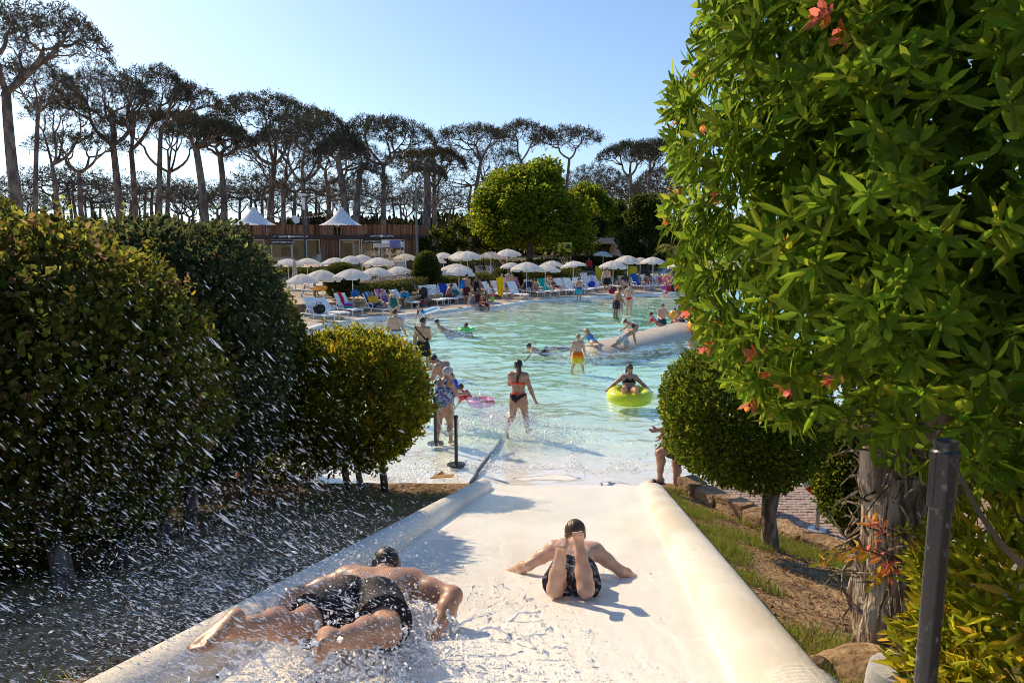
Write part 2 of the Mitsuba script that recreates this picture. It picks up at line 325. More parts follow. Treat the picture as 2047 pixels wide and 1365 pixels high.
BLADE = (np.array([[0, .5, 0], [0, -.5, 0], [.55, .35, .10], [.55, -.35, .10], [1, 0, .36]]), np.array([[0, 1, 3], [0, 3, 2], [2, 3, 4]]))
def leaf_mesh(P, D, N, L, W, col, tpl=LEAF6):
    """Many leaves at P along D, facing N, as one mesh with a colour per leaf."""
    P, D, N = np.asarray(P, float), unit(D), np.asarray(N, float); n = len(P)
    S = unit(np.cross(D, N)); N = np.cross(S, D)
    L = np.broadcast_to(L, (n,))[:, None, None]; W = np.broadcast_to(W, (n,))[:, None, None]
    t, f = tpl; m = len(t)
    v = P[:, None] + D[:, None] * t[None, :, :1] * L + S[:, None] * t[None, :, 1:2] * W + N[:, None] * t[None, :, 2:] * L
    F = (f[None] + (np.arange(n) * m)[:, None, None]).reshape(-1, 3)
    C = np.repeat(np.broadcast_to(col, (n, 3)), m, 0)
    return (v.reshape(-1, 3), F), C
def rand_unit(r, n): return unit(r.normal(size=(n, 3)))
def superball(r, n, semi, p=2.5, zmin=-1):
    """Points on a super-ellipsoid, and outward normals."""
    d = rand_unit(r, int(n * 2.2)); k = (np.abs(d) ** p).sum(1) ** (-1 / p)
    q = d * k[:, None]; w = np.sqrt((np.abs(q) ** (2 * p - 2)).sum(1)); keep = r.random(len(d)) < (k ** 2 / k.max() ** 2)
    q = q[keep][:n]; g = unit(np.sign(q) * np.abs(q) ** (p - 1) / np.asarray(semi))
    return q * semi, g
def palette(r, n, cols, wts, jit=0.18):
    c = np.asarray(cols, float)[r.choice(len(cols), n, p=np.asarray(wts) / sum(wts))]
    return np.clip(c * (1 + r.normal(0, jit, (n, 1))) * (1 + r.normal(0, 0.07, (n, 3))), 0.004, 0.9)
def bush(key, c, semi, n, L, W, cols, wts, p=2.5, seed=0, lump=0.10, inner=0.45, tpl=LEAF6, sprigs=0, up=0.35, cut=None, shell=0.06):
    """A clipped crown: leaves in a thick shell with lumps, twigs poking out, leaves inside."""
    r = np.random.default_rng(seed); semi = np.asarray(semi, float)
    q, g = superball(r, n, semi, p); n = len(q)
    lf = 1 + lump * 2 * (meshkit.fbm((q + c) * 1.9, 3, seed) - 0.5) + lump * 0.9 * (meshkit.fbm((q + c) * 6, 2, seed + 5) - 0.5)
    dep = np.where(r.random(n) < inner, r.uniform(0.10, 0.5, n), np.abs(r.normal(0, shell, n)))
    P = c + q * (lf * (1 - dep))[:, None]
    D = unit(g * 0.75 + rand_unit(r, n) * 0.85 + [0, 0, up])
    N = unit(g * 0.7 + rand_unit(r, n) * 0.7 + [0, 0, 0.5])
    big = np.where(dep > 0.09, 1.6, 1.0)
    col = palette(r, n, cols, wts)
    if cut is not None:
        k = cut(P); P, D, N, big, col, n = P[k], D[k], N[k], big[k], col[k], int(k.sum())
    sL, sW = L * r.uniform(0.7, 1.25, n) * big, W * r.uniform(0.75, 1.2, n) * big; o_ = big < 1.1
    parts = [leaf_mesh(P[k_], D[k_], N[k_], sL[k_], sW[k_], col[k_], t_) for k_, t_ in ((o_, tpl), (~o_, LEAF4))]
    if sprigs:
        i = r.choice(n, sprigs); tips = []
        for a in i:
            if g[r.integers(len(g))][2] < -9: continue
            P0 = P[a]; ax = unit(D[a] + [0, 0, 0.8]); ln = r.uniform(0.06, 0.22) * (L / 0.055)
            m = r.integers(6, 12); t = np.linspace(0.1, 1, m); ph = r.uniform(0, 6.28) + np.arange(m) * 2.4
            s1 = unit(np.cross(ax, [0.3, 0.2, 0.9])); s2 = np.cross(ax, s1)
            out = np.cos(ph)[:, None] * s1 + np.sin(ph)[:, None] * s2
            tips.append((P0 + ax * (t * ln)[:, None], unit(out + ax * 0.7), np.tile(ax, (m, 1)), L * r.uniform(0.6, 1.0, m), np.tile(col[a] * 1.15, (m, 1))))
        parts.append(leaf_mesh(np.vstack([t[0] for t in tips]), np.vstack([t[1] for t in tips]), np.vstack([t[2] for t in tips]), np.hstack([t[3] for t in tips]), W * 0.8, np.vstack([t[4] for t in tips]), tpl))
    v, f = join([m for m, _ in parts])
    return (v, f), np.vstack([c_ for _, c_ in parts])
def c_bark(p, n, uv):
    a = mikit.fbm(p.x * 20, p.y * 20, p.z * 5, octaves=3)
    return mikit.mix((0.10, 0.075, 0.055), (0.26, 0.21, 0.165), mikit.smoothstep(0.3, 0.7, a))
bumpy('bark', proc(c_bark), lambda p, n, uv: mikit.fbm(p.x * 30, p.y * 30, p.z * 8, octaves=3), 0.03, rough=0.9, spec=0.1)
def stem(pts, rad, sides=9, seed=0, rough=0.12, n=26):
    """A trunk through the points, its girth knotty."""
    pts = np.asarray(pts, float); t = np.linspace(0, 1, len(pts)); tt = np.linspace(0, 1, n)
    from scipy.interpolate import PchipInterpolator
    P = PchipInterpolator(t, pts)(tt); R = np.interp(tt, np.linspace(0, 1, len(rad)), rad)
    v, f = tube(P, R, sides)
    a = np.concatenate([np.repeat(P, sides, 0), P[:1], P[-1:]])
    d = v - a
    k = 1 + rough * 2 * (meshkit.fbm(v * [14, 14, 4], 3, seed) - 0.5) + rough * 2.0 * (meshkit.fbm(v * [5, 5, 3], 2, seed + 3) - 0.5)
    return a + d * k[:, None], f

# --- clipped hedges left of the slide
OLIVE = [(0.095, 0.105, 0.024), (0.145, 0.15, 0.03), (0.28, 0.275, 0.036), (0.27, 0.175, 0.08), (0.44, 0.41, 0.055)]
COOL = [(0.055, 0.075, 0.034), (0.085, 0.105, 0.045), (0.14, 0.16, 0.06), (0.13, 0.09, 0.05), (0.26, 0.26, 0.07)]
def hedge(name, label, c, semi, n, L, W, cols, wts, trunks, seed, **k):
    t = thing(name, label, 'hedge' if 'hedge' in name else 'shrub')
    m, col = bush(t, np.array(c, float), semi, n, L, W, cols, wts, seed=seed, **k)
    put('crown', m, 'leaf', t, color=col)
    for j, tr in enumerate(trunks):
        put('trunk', stem(*tr, seed=seed + j), 'bark', t, smooth=50)
    return t
def trunk_of(base, top, r0=0.07, r1=0.035, bend=0.03, seed=0):
    r = np.random.default_rng(seed); b, t = np.array(base, float), np.array(top, float)
    m = [b + (t - b) * s + [r.normal(0, bend), r.normal(0, bend), 0] for s in (0.35, 0.7)]
    return ([b - [0, 0, 0.15], b] + m + [t], [r0 * 1.5, r0 * 1.1, r0, r0 * 0.9, r1])
hedge('clipped_hedge', 'broad clipped dark olive hedge nearest the camera on the left, behind the spray', (-4.55, 6.0, 2.82), (1.98, 1.55, 1.46), 44000, 0.070, 0.052, OLIVE, [5, 5, 2.2, 1.4, .7],
      [trunk_of((-3.23, 5.76, 1.37), (-3.3, 6.0, 2.6), .075), trunk_of((-3.21, 4.91, 1.58), (-3.9, 5.6, 2.5), .07, seed=1), trunk_of((-4.6, 6.3, 1.25), (-4.6, 6.2, 2.5), .07, seed=2)], 21, p=2.25, lump=0.17, sprigs=700)
hedge('clipped_hedge', 'tall rounded hedge second from the camera, right behind the broad front one', (-4.0, 8.15, 2.79), (1.30, 1.38, 1.50), 33000, 0.070, 0.050, COOL, [5, 5, 2.4, 1, .6],
      [trunk_of((-3.46, 7.42, 0.95), (-3.5, 7.6, 2.4), .07, seed=3), trunk_of((-3.65, 7.26, 0.99), (-3.9, 7.6, 2.4), .06, seed=4), trunk_of((-4.3, 8.4, 0.75), (-4.2, 8.4, 2.4), .06, seed=5)], 22, p=3.2, lump=0.12, sprigs=450)
hedge('clipped_hedge', 'smaller rounded hedge standing third, where the left hedges end', (-4.12, 10.4, 2.2), (1.08, 1.1, 1.38), 22000, 0.066, 0.044, OLIVE, [5, 5, 2.4, 2, .6],
      [trunk_of((-4.0, 10.5, 0.25), (-4.0, 10.5, 2.0), .06, seed=6)], 23, p=2.5, lump=0.12, sprigs=220)
YELLOW = [(0.20, 0.215, 0.02), (0.33, 0.33, 0.025), (0.46, 0.40, 0.03), (0.11, 0.135, 0.02), (0.34, 0.18, 0.03)]
hedge('rounded_shrub', 'yellow green rounded shrub at the pool end of the left bank', (-2.52, 10.9, 1.62), (1.22, 1.05, 0.99), 15000, 0.085, 0.042, YELLOW, [5, 4, 2, 3, .8],
      [trunk_of((-2.01, 11.03, 0.08), (-2.1, 11.1, 1.0), .055, seed=7), trunk_of((-2.56, 11.03, 0.08), (-2.6, 11.1, 1.0), .05, seed=8), trunk_of((-2.15, 10.03, 0.33), (-2.4, 10.9, 1.0), .045, seed=9)], 24, p=2.8, lump=0.22, sprigs=420, shell=.09)
hedge('clipped_hedge', 'low dark hedge under the left bushes beyond the trunks', (-6.2, 9.4, 1.3), (1.9, 2.6, 1.3), 10000, 0.09, 0.05, OLIVE, [6, 4, 1, 1, .2], [trunk_of((-6.2, 9.2, 0.4), (-6.2, 9.2, 1.3), .05)], 25, p=3)

hedge('clipped_hedge', 'low dark leafy clump between the hedge trunks at the pool side', (-4.6, 11.9, .75), (1.75, .5, .8), 7000, 0.085, 0.05, OLIVE, [6, 4, 1, 1, .2], [trunk_of((-4.6, 11.8, 0.05), (-4.6, 11.9, .7), .05)], 26, p=3)
# --- right of the slide: topiary ball tree, dark shrub, yellow shrub
GLOSS = [(0.11, 0.155, 0.02), (0.17, 0.225, 0.022), (0.29, 0.32, 0.026), (0.07, 0.10, 0.018)]
t = thing('topiary_tree', 'ball shaped topiary tree with a bare brown trunk right of the slide', 'tree')
m, col = bush(t, np.array([2.48, 7.55, 2.24]), (0.86, 0.84, 0.77), 26000, 0.046, 0.026, GLOSS, [4, 4, 1.6, 3], p=2.4, seed=31, lump=0.12, sprigs=260)
put('crown', m, 'leaf', t, color=col)
put('trunk', stem([(2.84, 7.58, 0.50), (2.84, 7.58, 0.72), (2.80, 7.56, 1.15), (2.83, 7.55, 1.55), (2.75, 7.55, 2.1)], [0.135, 0.105, 0.085, 0.085, 0.05], 12, 4, 0.16), 'bark', t, smooth=50)
put('branch', stem([(2.82, 7.56, 1.35), (2.98, 7.6, 1.6), (3.02, 7.6, 2.1)], [0.05, 0.045, 0.03], 8, 5, 0.1), 'bark', t, smooth=50)
t = thing('climbing_shrub', 'dark leafy shrub hanging over the brick path behind the thick trunk', 'shrub')
m, col = bush(t, np.array((4.37, 8.60, 1.29)), (0.62, 0.55, 0.78), 13000, 0.055, 0.034, GLOSS, [4, 3, 1, 4], p=2.3, seed=32, lump=0.22, sprigs=120)
put('crown', m, 'leaf', t, color=col)
put('trunk', stem([(4.55, 8.7, 0.1), (4.5, 8.65, 0.8), (4.37, 8.60, 1.29)], [0.06, 0.05, 0.03], 8, 6), 'bark', t, smooth=50)
t = thing('garden_shrub', 'large dark evergreen shrub filling the back of the brick path', 'shrub')
m, col = bush(t, np.array([8.6, 9.9, 1.9]), (2.6, 1.3, 1.9), 16000, 0.10, 0.06, GLOSS, [4, 3, 1, 4], p=2.6, seed=33, lump=0.2)
put('crown', m, 'leaf', t, color=col)

# --- the big bottlebrush tree on the right: whorls of long leaves, the nearest leaves one by one
BC, BS = np.array([2.31, 3.40, 4.56]), np.array([1.46, 1.24, 1.50])
tree = thing('bottlebrush_tree', 'large clipped leafy tree with red shoot tips filling the right side', 'tree')
r = np.random.default_rng(41)
q, g = superball(r, 3300, BS, 2.75); nq = len(q); q[:, :2] *= (1 - .17 * np.clip(q[:, 2] / BS[2], 0, 1) ** 1.2)[:, None]
lf = 1 + 0.16 * (meshkit.fbm((q + BC) * 1.7, 3, 9) - 0.5) + 0.10 * (meshkit.fbm((q + BC) * 5, 2, 3) - 0.5)
dep = np.where(r.random(nq) < 0.35, r.uniform(0.06, 0.30, nq), np.abs(r.normal(0, 0.025, nq)))
base = BC + q * (lf * (1 - dep))[:, None]
keep = base[:, 2] > 3.22 - 0.20 * sstep(1.3, 2.1, base[:, 0]) + 0.22 * meshkit.fbm(base * 3, 2, 1); base, g, dep = base[keep], g[keep], dep[keep]; nq = len(base)
toward = unit(np.array([0, 0, 4.1]) - base)
ax = unit(g * 0.95 + rand_unit(r, nq) * 0.45 + [0, 0, 0.22])
GREEN = [(0.16, 0.245, 0.024), (0.225, 0.325, 0.028), (0.32, 0.41, 0.032), (0.11, 0.17, 0.024)]
RED = [(0.80, 0.22, 0.08), (0.85, 0.38, 0.10), (0.70, 0.20, 0.16)]
DEAD = [(0.42, 0.26, 0.15), (0.34, 0.19, 0.10), (0.5, 0.36, 0.24)]
LP, LD, LN, LL, LW, LC = [], [], [], [], [], []
for i in range(nq):
    red = r.random() < (0.010 if dep[i] < 0.05 else 0) or (base[i, 0] < 1.25 and dep[i] < 0.05 and r.random() < 0.10)
    dead = np.linalg.norm((base[i] - [2.05, 2.42, 4.55]) / [0.28, 0.4, 0.34]) < 1
    m = r.integers(8, 14); ln = r.uniform(0.05, 0.12); tt = np.linspace(0.0, 1, m) ** 0.8
    s1 = unit(np.cross(ax[i], rand_unit(r, 1)[0])); s2 = np.cross(ax[i], s1); ph = r.uniform(0, 6.28) + np.arange(m) * 2.399
    out = np.cos(ph)[:, None] * s1 + np.sin(ph)[:, None] * s2
    lift = (0.10 + 0.75 * tt + r.normal(0, 0.15, m))[:, None] * (1.6 if red else 1.0)
    if dead: lift = lift - 1.2
    D = unit(out + ax[i] * lift + [0, 0, -0.12])
    LP.append(base[i] + ax[i] * (tt * ln)[:, None]); LD.append(D); LN.append(unit(ax[i] * 1.0 + rand_unit(r, m) * 0.25))
    LL.append(np.where(tt > .8, 0.075, 0.120) * r.uniform(0.7, 1.2, m) * (0.62 if red else 1)); LW.append(np.full(m, 0.031) * r.uniform(0.8, 1.2, m))
    cs = palette(r, m, DEAD if dead else RED if red else GREEN, [1, 1, 1] if (red or dead) else [4, 4, 1.6, 2.5], 0.12)
    if red: cs[: m // 3] = palette(r, m // 3, GREEN, [1, 1, 2, 1])
    LC.append(cs)
LP, LD, LN, LL, LW, LC = np.vstack(LP), np.vstack(LD), np.vstack(LN), np.hstack(LL), np.hstack(LW), np.vstack(LC)
inn = 7000; qi, gi = superball(r, inn, BS * 0.84, 2.5); Pi = BC + qi * r.uniform(0.55, 1, (len(qi), 1)); k = Pi[:, 2] > 3.35
inner = leaf_mesh(Pi[k], rand_unit(r, k.sum()), rand_unit(r, k.sum()), 0.15, 0.055, palette(r, k.sum(), GREEN, [3, 2, 0, 4]), LEAF6)
dist = np.linalg.norm(LP - CAM, axis=1); face = (unit(CAM - LP) * unit(LP - BC)).sum(1)
inview = (LP[:, 0] / LP[:, 1] < 0.68)
score = np.where((face > 0.2) & inview, dist, 99) ; near = np.argsort(score)[:300]; rest = np.setdiff1d(np.arange(len(LP)), near)
crown, cc = leaf_mesh(LP[rest], LD[rest], LN[rest], LL[rest], LW[rest], LC[rest], LONG)
v, f = join([crown, inner[0]])
ck = put('crown', (v, f), 'leaf', tree, color=np.vstack([cc, inner[1]]), kind='stuff')
for i in near:
    m, c = leaf_mesh(LP[i:i + 1], LD[i:i + 1], LN[i:i + 1], LL[i:i + 1], LW[i:i + 1], LC[i:i + 1], LONG)
    put('leaf', m, 'leaf', ck, color=c)
def c_oldbark(p, n, uv):
    a = mikit.fbm(p.x * 34, p.y * 34, p.z * 4, octaves=4); b = mikit.fbm(p.x * 6, p.y * 6, p.z * 6, octaves=3)
    return mikit.mix((0.13, 0.095, 0.065), (0.44, 0.36, 0.27), mikit.smoothstep(0.35, 0.68, a)) * (0.65 + 0.6 * b)
bumpy('old_bark', proc(c_oldbark), lambda p, n, uv: mikit.fbm(p.x * 45, p.y * 45, p.z * 5, octaves=4), 0.05, rough=0.95, spec=0.1)
def flute(m, c0, amp=0.22, seed=0):
    v, f = m; v = v.copy()
    return v, f
put('trunk', stem([(2.02, 3.50, 1.72), (2.02, 3.50, 1.95), (1.98, 3.50, 2.30), (1.97, 3.50, 2.62), (1.95, 3.5, 2.95)], [0.30, 0.235, 0.195, 0.19, 0.17], 40, 51, 0.24, 60), 'old_bark', tree, smooth=60)
put('limb', stem([(1.92, 3.50, 2.70), (1.84, 3.46, 3.05), (1.79, 3.44, 3.4), (1.7, 3.4, 4.2)], [0.14, 0.11, 0.085, 0.05], 24, 52, 0.25, 50), 'old_bark', tree, smooth=60)
put('limb', stem([(2.03, 3.50, 2.62), (2.10, 3.48, 2.95), (2.16, 3.46, 3.35), (2.2, 3.4, 4.3)], [0.17, 0.155, 0.13, 0.06], 28, 53, 0.25, 50), 'old_bark', tree, smooth=60)
put('limb', stem([(2.06, 3.52, 2.7), (2.28, 3.52, 3.05), (2.42, 3.5, 3.5), (2.6, 3.4, 4.3)], [0.10, 0.08, 0.07, 0.04], 16, 54, 0.2, 40), 'old_bark', tree, smooth=60)
strips = []
for i in range(300):
    a = r.uniform(0, 2 * PI); z0 = r.uniform(2.45, 3.25) if i < 210 else r.uniform(1.9, 2.7); rad = 0.20 if z0 < 2.9 else 0.17
    c0 = np.array([1.95 + 0.02 * math.sin(z0 * 9), 3.48, z0]); o = np.array([math.cos(a), math.sin(a), 0])
    if i % 3 == 0: c0[0] += 0.12
    p0 = c0 + o * rad; ln = r.uniform(0.08, 0.3); dr_ = unit(o * r.uniform(0.1, 0.7) + [r.normal(0, .35), r.normal(0, .35), r.uniform(-1, .6)])
    pts = [p0, p0 + dr_ * ln * 0.5 + o * 0.02, p0 + dr_ * ln + [0, 0, -0.03]]
    strips.append(tube(pts, [0.008, 0.006, 0.002], 4, False))
put('peeling_bark', join(strips), 'old_bark', tree, smooth=True, kind='stuff')
# the sprig with red leaves on its trunk
def sprig(p0, p1, m, L, cols, wts, seed, bend=0.05):
    r = np.random.default_rng(seed); p0, p1 = np.array(p0, float), np.array(p1, float)
    t = np.linspace(0.15, 1, m); P = p0 + (p1 - p0) * t[:, None] + np.array([0, 0, bend]) * np.sin(t * PI)[:, None]
    a = unit(p1 - p0); s1 = unit(np.cross(a, [0.1, 1, 0.2])); s2 = np.cross(a, s1); ph = np.arange(m) * 2.4
    D = unit(np.cos(ph)[:, None] * s1 * 0.9 + np.sin(ph)[:, None] * s2 * 0.6 + a * 0.9)
    lm, c = leaf_mesh(P, D, np.tile([0, -0.3, 1.0], (m, 1)) + rand_unit(r, m) * 0.4, L * r.uniform(0.8, 1.15, m), L * 0.3, palette(r, m, cols, wts, 0.1), LONG)
    st = tube(np.vstack([p0[None], P]), np.linspace(0.004, 0.0015, m + 1), 5)
    return lm, c, st
sm, sc, stm = [], [], []
for a_, b_, m, cols, sd in (((1.80, 3.30, 2.62), (1.66, 3.20, 2.78), 15, RED, 1), ((1.80, 3.30, 2.55), (1.62, 3.20, 2.63), 14, RED, 2), ((1.74, 3.25, 2.61), (1.42, 3.15, 2.62), 19, [(0.42, 0.34, 0.03), (0.3, 0.28, 0.03), (0.5, 0.3, 0.04)], 3),
                            ((1.82, 3.32, 2.6), (1.82, 3.15, 2.77), 14, GREEN, 4), ((1.80, 3.30, 2.5), (1.77, 3.20, 2.53), 12, RED, 5), ((1.82, 3.32, 2.45), (1.68, 3.20, 2.48), 10, [(0.42, 0.34, 0.03), (0.3, 0.28, 0.03), (0.5, 0.3, 0.04)], 6)):
    lm, c, st = sprig(a_, b_, m, 0.075, cols, [1, 1, 1, 1][:len(cols)], sd); sm.append(lm); sc.append(c); stm.append(st)
put('shoot', join(sm), 'leaf', tree, color=np.vstack(sc), label='young red and yellow shoots sprouting from the trunk')
put('twig', join(stm), 'bark', tree, smooth=True)
YL = [(0.52, 0.46, 0.03), (0.38, 0.38, 0.03), (0.22, 0.26, 0.02), (0.62, 0.44, 0.06)]
t = thing('bottlebrush_shrub', 'low yellow leaved shrub at the lower right edge behind the black post', 'shrub')
m, col = bush(t, np.array([2.12, 2.75, 2.42]), (0.46, 0.5, 0.62), 3600, 0.085, 0.024, YL, [4, 4, 3, 1], p=2.2, seed=43, lump=0.3, inner=0.35, tpl=LONG)
put('crown', m, 'leaf', t, color=col)
put('trunk', stem([(2.12, 2.75, 1.8), (2.12, 2.75, 2.1), (2.12, 2.75, 2.5)], [0.03, 0.03, 0.02], 8, 6), 'bark', t, smooth=50)

# --- grass and litter
def grass(name, label, pts, z, L, cols, seed, W=0.006):
    r = np.random.default_rng(seed); n = len(pts)
    D = unit(np.stack([r.normal(0, .45, n), r.normal(0, .45, n), np.ones(n)], 1)); N = unit(np.stack([r.normal(size=n), r.normal(size=n), np.zeros(n)], 1))
    m, c = leaf_mesh(np.column_stack([pts, z]), D, N, L * r.uniform(0.5, 1.3, n), W * r.uniform(.7, 1.3, n), palette(r, n, cols, np.ones(len(cols)), .15), BLADE)
    return put(name, m, 'leaf_soft', color=c, kind='stuff', label=label)
GR = [(0.16, 0.24, 0.03), (0.22, 0.28, 0.04), (0.32, 0.29, 0.08)]
r = np.random.default_rng(61); n = 52000
u = r.uniform(1.62, 3.6, n); y = r.uniform(1.6, 11.0, n); x = cx_at(y) + u
dens = meshkit.fbm(np.column_stack([x * 1.1, y * 0.9, x * 0]), 3, 8)
k = (dens > 0.47 - 0.16 * sstep(7.6, 9.0, y) - 0.16 * sstep(4.2, 3.0, y) + 0.13 * sstep(2.4, 3.4, u)) & (x < np.interp(y, STONES[::-1, 1], STONES[::-1, 0]) - 0.15)
grass('grass', 'tufts of green grass growing between the slide rim and the stones', np.column_stack([x, y])[k], right_bank_z(x, y)[k] - 0.01, 0.11, GR, 62)
n = 9000; u = r.uniform(-5, -1.42, n); y = r.uniform(3, 11.0, n); x = cx_at(y) + u
k = meshkit.fbm(np.column_stack([x, y, x * 0]), 3, 5) > 0.52
grass('grass', 'sparse grass under the hedges on the left bank', np.column_stack([x, y])[k], left_bank_z(x, y)[k] - 0.01, 0.10, GR, 63)
def litter(name, label, x, y, z, seed, L=0.05):
    r = np.random.default_rng(seed); n = len(x)
    D = unit(np.stack([r.normal(size=n), r.normal(size=n), r.normal(0, .25, n)], 1)); N = unit(np.stack([r.normal(0, .4, n), r.normal(0, .4, n), np.ones(n)], 1))
    m, c = leaf_mesh(np.column_stack([x, y, z]), D, N, L * r.uniform(.5, 1.3, n), L * 0.4, palette(r, n, [(0.30, 0.19, 0.10), (0.42, 0.29, 0.16), (0.20, 0.12, 0.06), (0.5, 0.38, 0.22)], [1, 1, 1, .6]), LEAF4)
    put(name, m, 'leaf_soft', color=c, kind='stuff', label=label)
n = 9000; u = r.uniform(1.66, 4.2, n); y = r.uniform(1.6, 10.6, n); x = cx_at(y) + u; k = x < np.interp(y, STONES[::-1, 1], STONES[::-1, 0]) - 0.1
litter('fallen_leaves', 'brown fallen leaves scattered on the right bank', x[k], y[k], right_bank_z(x, y)[k] + 0.012, 64)
n = 9000; u = r.uniform(-6, -1.42, n); y = r.uniform(2.5, 11.3, n); x = cx_at(y) + u
litter('fallen_leaves', 'brown fallen leaves scattered under the left hedges', x, y, left_bank_z(x, y) + 0.012, 65)

# ------------------------------------------------------------------ the pine wood behind
scene['needles'] = {'type': 'principledthin', 'base_color': VC, 'roughness': 0.7, 'diff_trans': 0.5, 'eta': 1.3}
def c_pinebark(p, n, uv):
    a = mikit.fbm(p.x * 3, p.y * 3, p.z * 1.0, octaves=4)
    return mikit.mix((0.11, 0.085, 0.07), (0.25, 0.195, 0.155), mikit.smoothstep(0.35, 0.68, a))
matte('pine_bark', proc(c_pinebark), 0.95, 0.1)
PINEC = [(0.085, 0.092, 0.055), (0.12, 0.108, 0.072), (0.135, 0.108, 0.082), (0.095, 0.11, 0.058)]
def bez(a, b, r, bend, n):
    """A crooked limb from a to b that leaves flat and turns up."""
    L = np.linalg.norm(b - a); m = a + (b - a) * 0.5 + np.append((b - a)[:2] * 0.22, -0.10 * L) + r.normal(0, bend * L, 3)
    t = np.linspace(0, 1, n)[:, None]
    return (1 - t) ** 2 * a + 2 * t * (1 - t) * m + t * t * b
def split(r, Q, k):
    c = Q[r.choice(len(Q), min(k, len(Q)), replace=False)]
    for _ in range(3):
        w = ((Q[:, None] - c[None]) ** 2).sum(-1).argmin(1)
        c = np.array([Q[w == j].mean(0) if (w == j).any() else c[j] for j in range(len(c))])
    return [Q[w == j] for j in range(len(c)) if (w == j).any()]
def pine_mesh(base, fork, crown, R, ztop, zbot, n, r0, seed, limbs=3, green=0.5, tuft=7, tl=0.62, lean=None, stump=False):
    """Umbrella pine: trunk base -> fork, crooked limbs into a flat crown of twigs and needle tufts. Points are in metres."""
    R = R * 1.38; n = int(n * 1.0)
    r = np.random.default_rng(seed); base, fork, crown = np.array(base, float), np.array(fork, float), np.array(crown, float)
    rr = np.sqrt(r.random(n)); a = r.uniform(0, 2 * PI, n)
    lump = 0.72 + 0.5 * meshkit.noise(np.column_stack([np.cos(a) * 1.6 + seed, np.sin(a) * 1.6, a * 0]), seed)
    x, y = rr * np.cos(a) * R * lump, rr * np.sin(a) * R * lump * 0.9
    dome = np.sqrt(np.clip(1 - rr ** 2.2, 0, 1)); hz = zbot + (ztop - zbot) * (0.12 + 0.88 * dome) * (1 - np.abs(r.normal(0, 0.22, n)).clip(0, .8) * (0.4 + 0.6 * rr[::-1]))
    hz += (ztop - zbot) * 0.22 * (meshkit.noise(np.column_stack([x, y, x * 0]) * 0.35 + seed, seed + 1) - 0.5)
    Q = np.column_stack([crown[0] + x, crown[1] + y, hz])
    tubes = []; mid = base + (fork - base) * 0.5 + (r.normal(0, 0.35, 3) if lean is None else np.asarray(lean)) * [1, 1, 0]
    t = np.linspace(0, 1, 9)[:, None]; tr = (1 - t) ** 2 * base + 2 * t * (1 - t) * mid + t * t * fork
    trunk = tube(tr, np.linspace(r0 * 0.95, r0 * 0.62, 9) + r0 * 0.25 * np.exp(-np.arange(9) * 1.5), 9, True)
    ends = []
    def grow(p, Q, rad, depth):
        if len(Q) <= 2 or depth > 8:
            for q_ in Q:
                tubes.append(tube(bez(p, q_, r, 0.06, 3), np.linspace(max(rad * 0.6, 0.022), 0.012, 3), 3, False)); ends.append(q_)
            return
        for C in split(r, Q, limbs if depth == 0 else (3 if r.random() < 0.3 else 2)):
            c = C.mean(0); f = {0: 0.52, 1: 0.5}.get(depth, 0.42); f = f if len(C) > 3 else 0.6
            e = p + (c - p) * f; e[2] -= 0.04 * np.linalg.norm(c - p)
            e += r.normal(0, 0.05 if depth < 3 else 0.03, 3) * np.linalg.norm(c - p)
            rc = max(rad * (len(C) / len(Q)) ** 0.42 * 0.92, 0.022)
            tubes.append(tube(bez(p, e, r, 0.10, 6 if depth < 3 else 4), np.linspace(rad * 0.95 if depth else rad * 0.8, rc, 6 if depth < 3 else 4), 6 if depth < 2 else 4 if depth < 3 else 3, False))
            grow(e, C, rc, depth + 1)
    grow(fork, Q, r0 * 0.60, 0)
    E = np.array(ends); m = tuft; m = int(m * 1.3); P = np.repeat(E, m, 0); k = len(P); D = unit(r.normal(size=(k, 3)) + [0, 0, 0.45])
    P = P + r.normal(0, 0.16, (k, 3)) - D * 0.1
    cols = palette(r, k, PINEC, [green, 1, 1 - green * 0.6, green], 0.2)
    nm, nc = leaf_mesh(P, D, rand_unit(r, k), tl * r.uniform(.5, 1.2, k), 0.068 * r.uniform(.6, 1.3, k), cols, LEAF4)
    return trunk, join(tubes), nm, nc
PINE_GROUP = 'umbrella pines behind the pool'
def pine(label, *a, group=None, **k):
    t = thing('umbrella_pine', label, 'tree', group)
    tr, br_, nm, nc = pine_mesh(*a, **k)
    put('trunk', tr, 'pine_bark', t, smooth=True); put('branches', br_, 'pine_bark', t, smooth=True); put('needle_crown', nm, 'needles', t, color=nc)
    return t
def place_pine(label, b, f, c, R, top, bot, n, r0, seed, **k):
    pine(label, np.array([b[0], b[1], 0.3]), f, (c[0], c[1]), R, top[2], bot[2], n, r0, seed, **k)
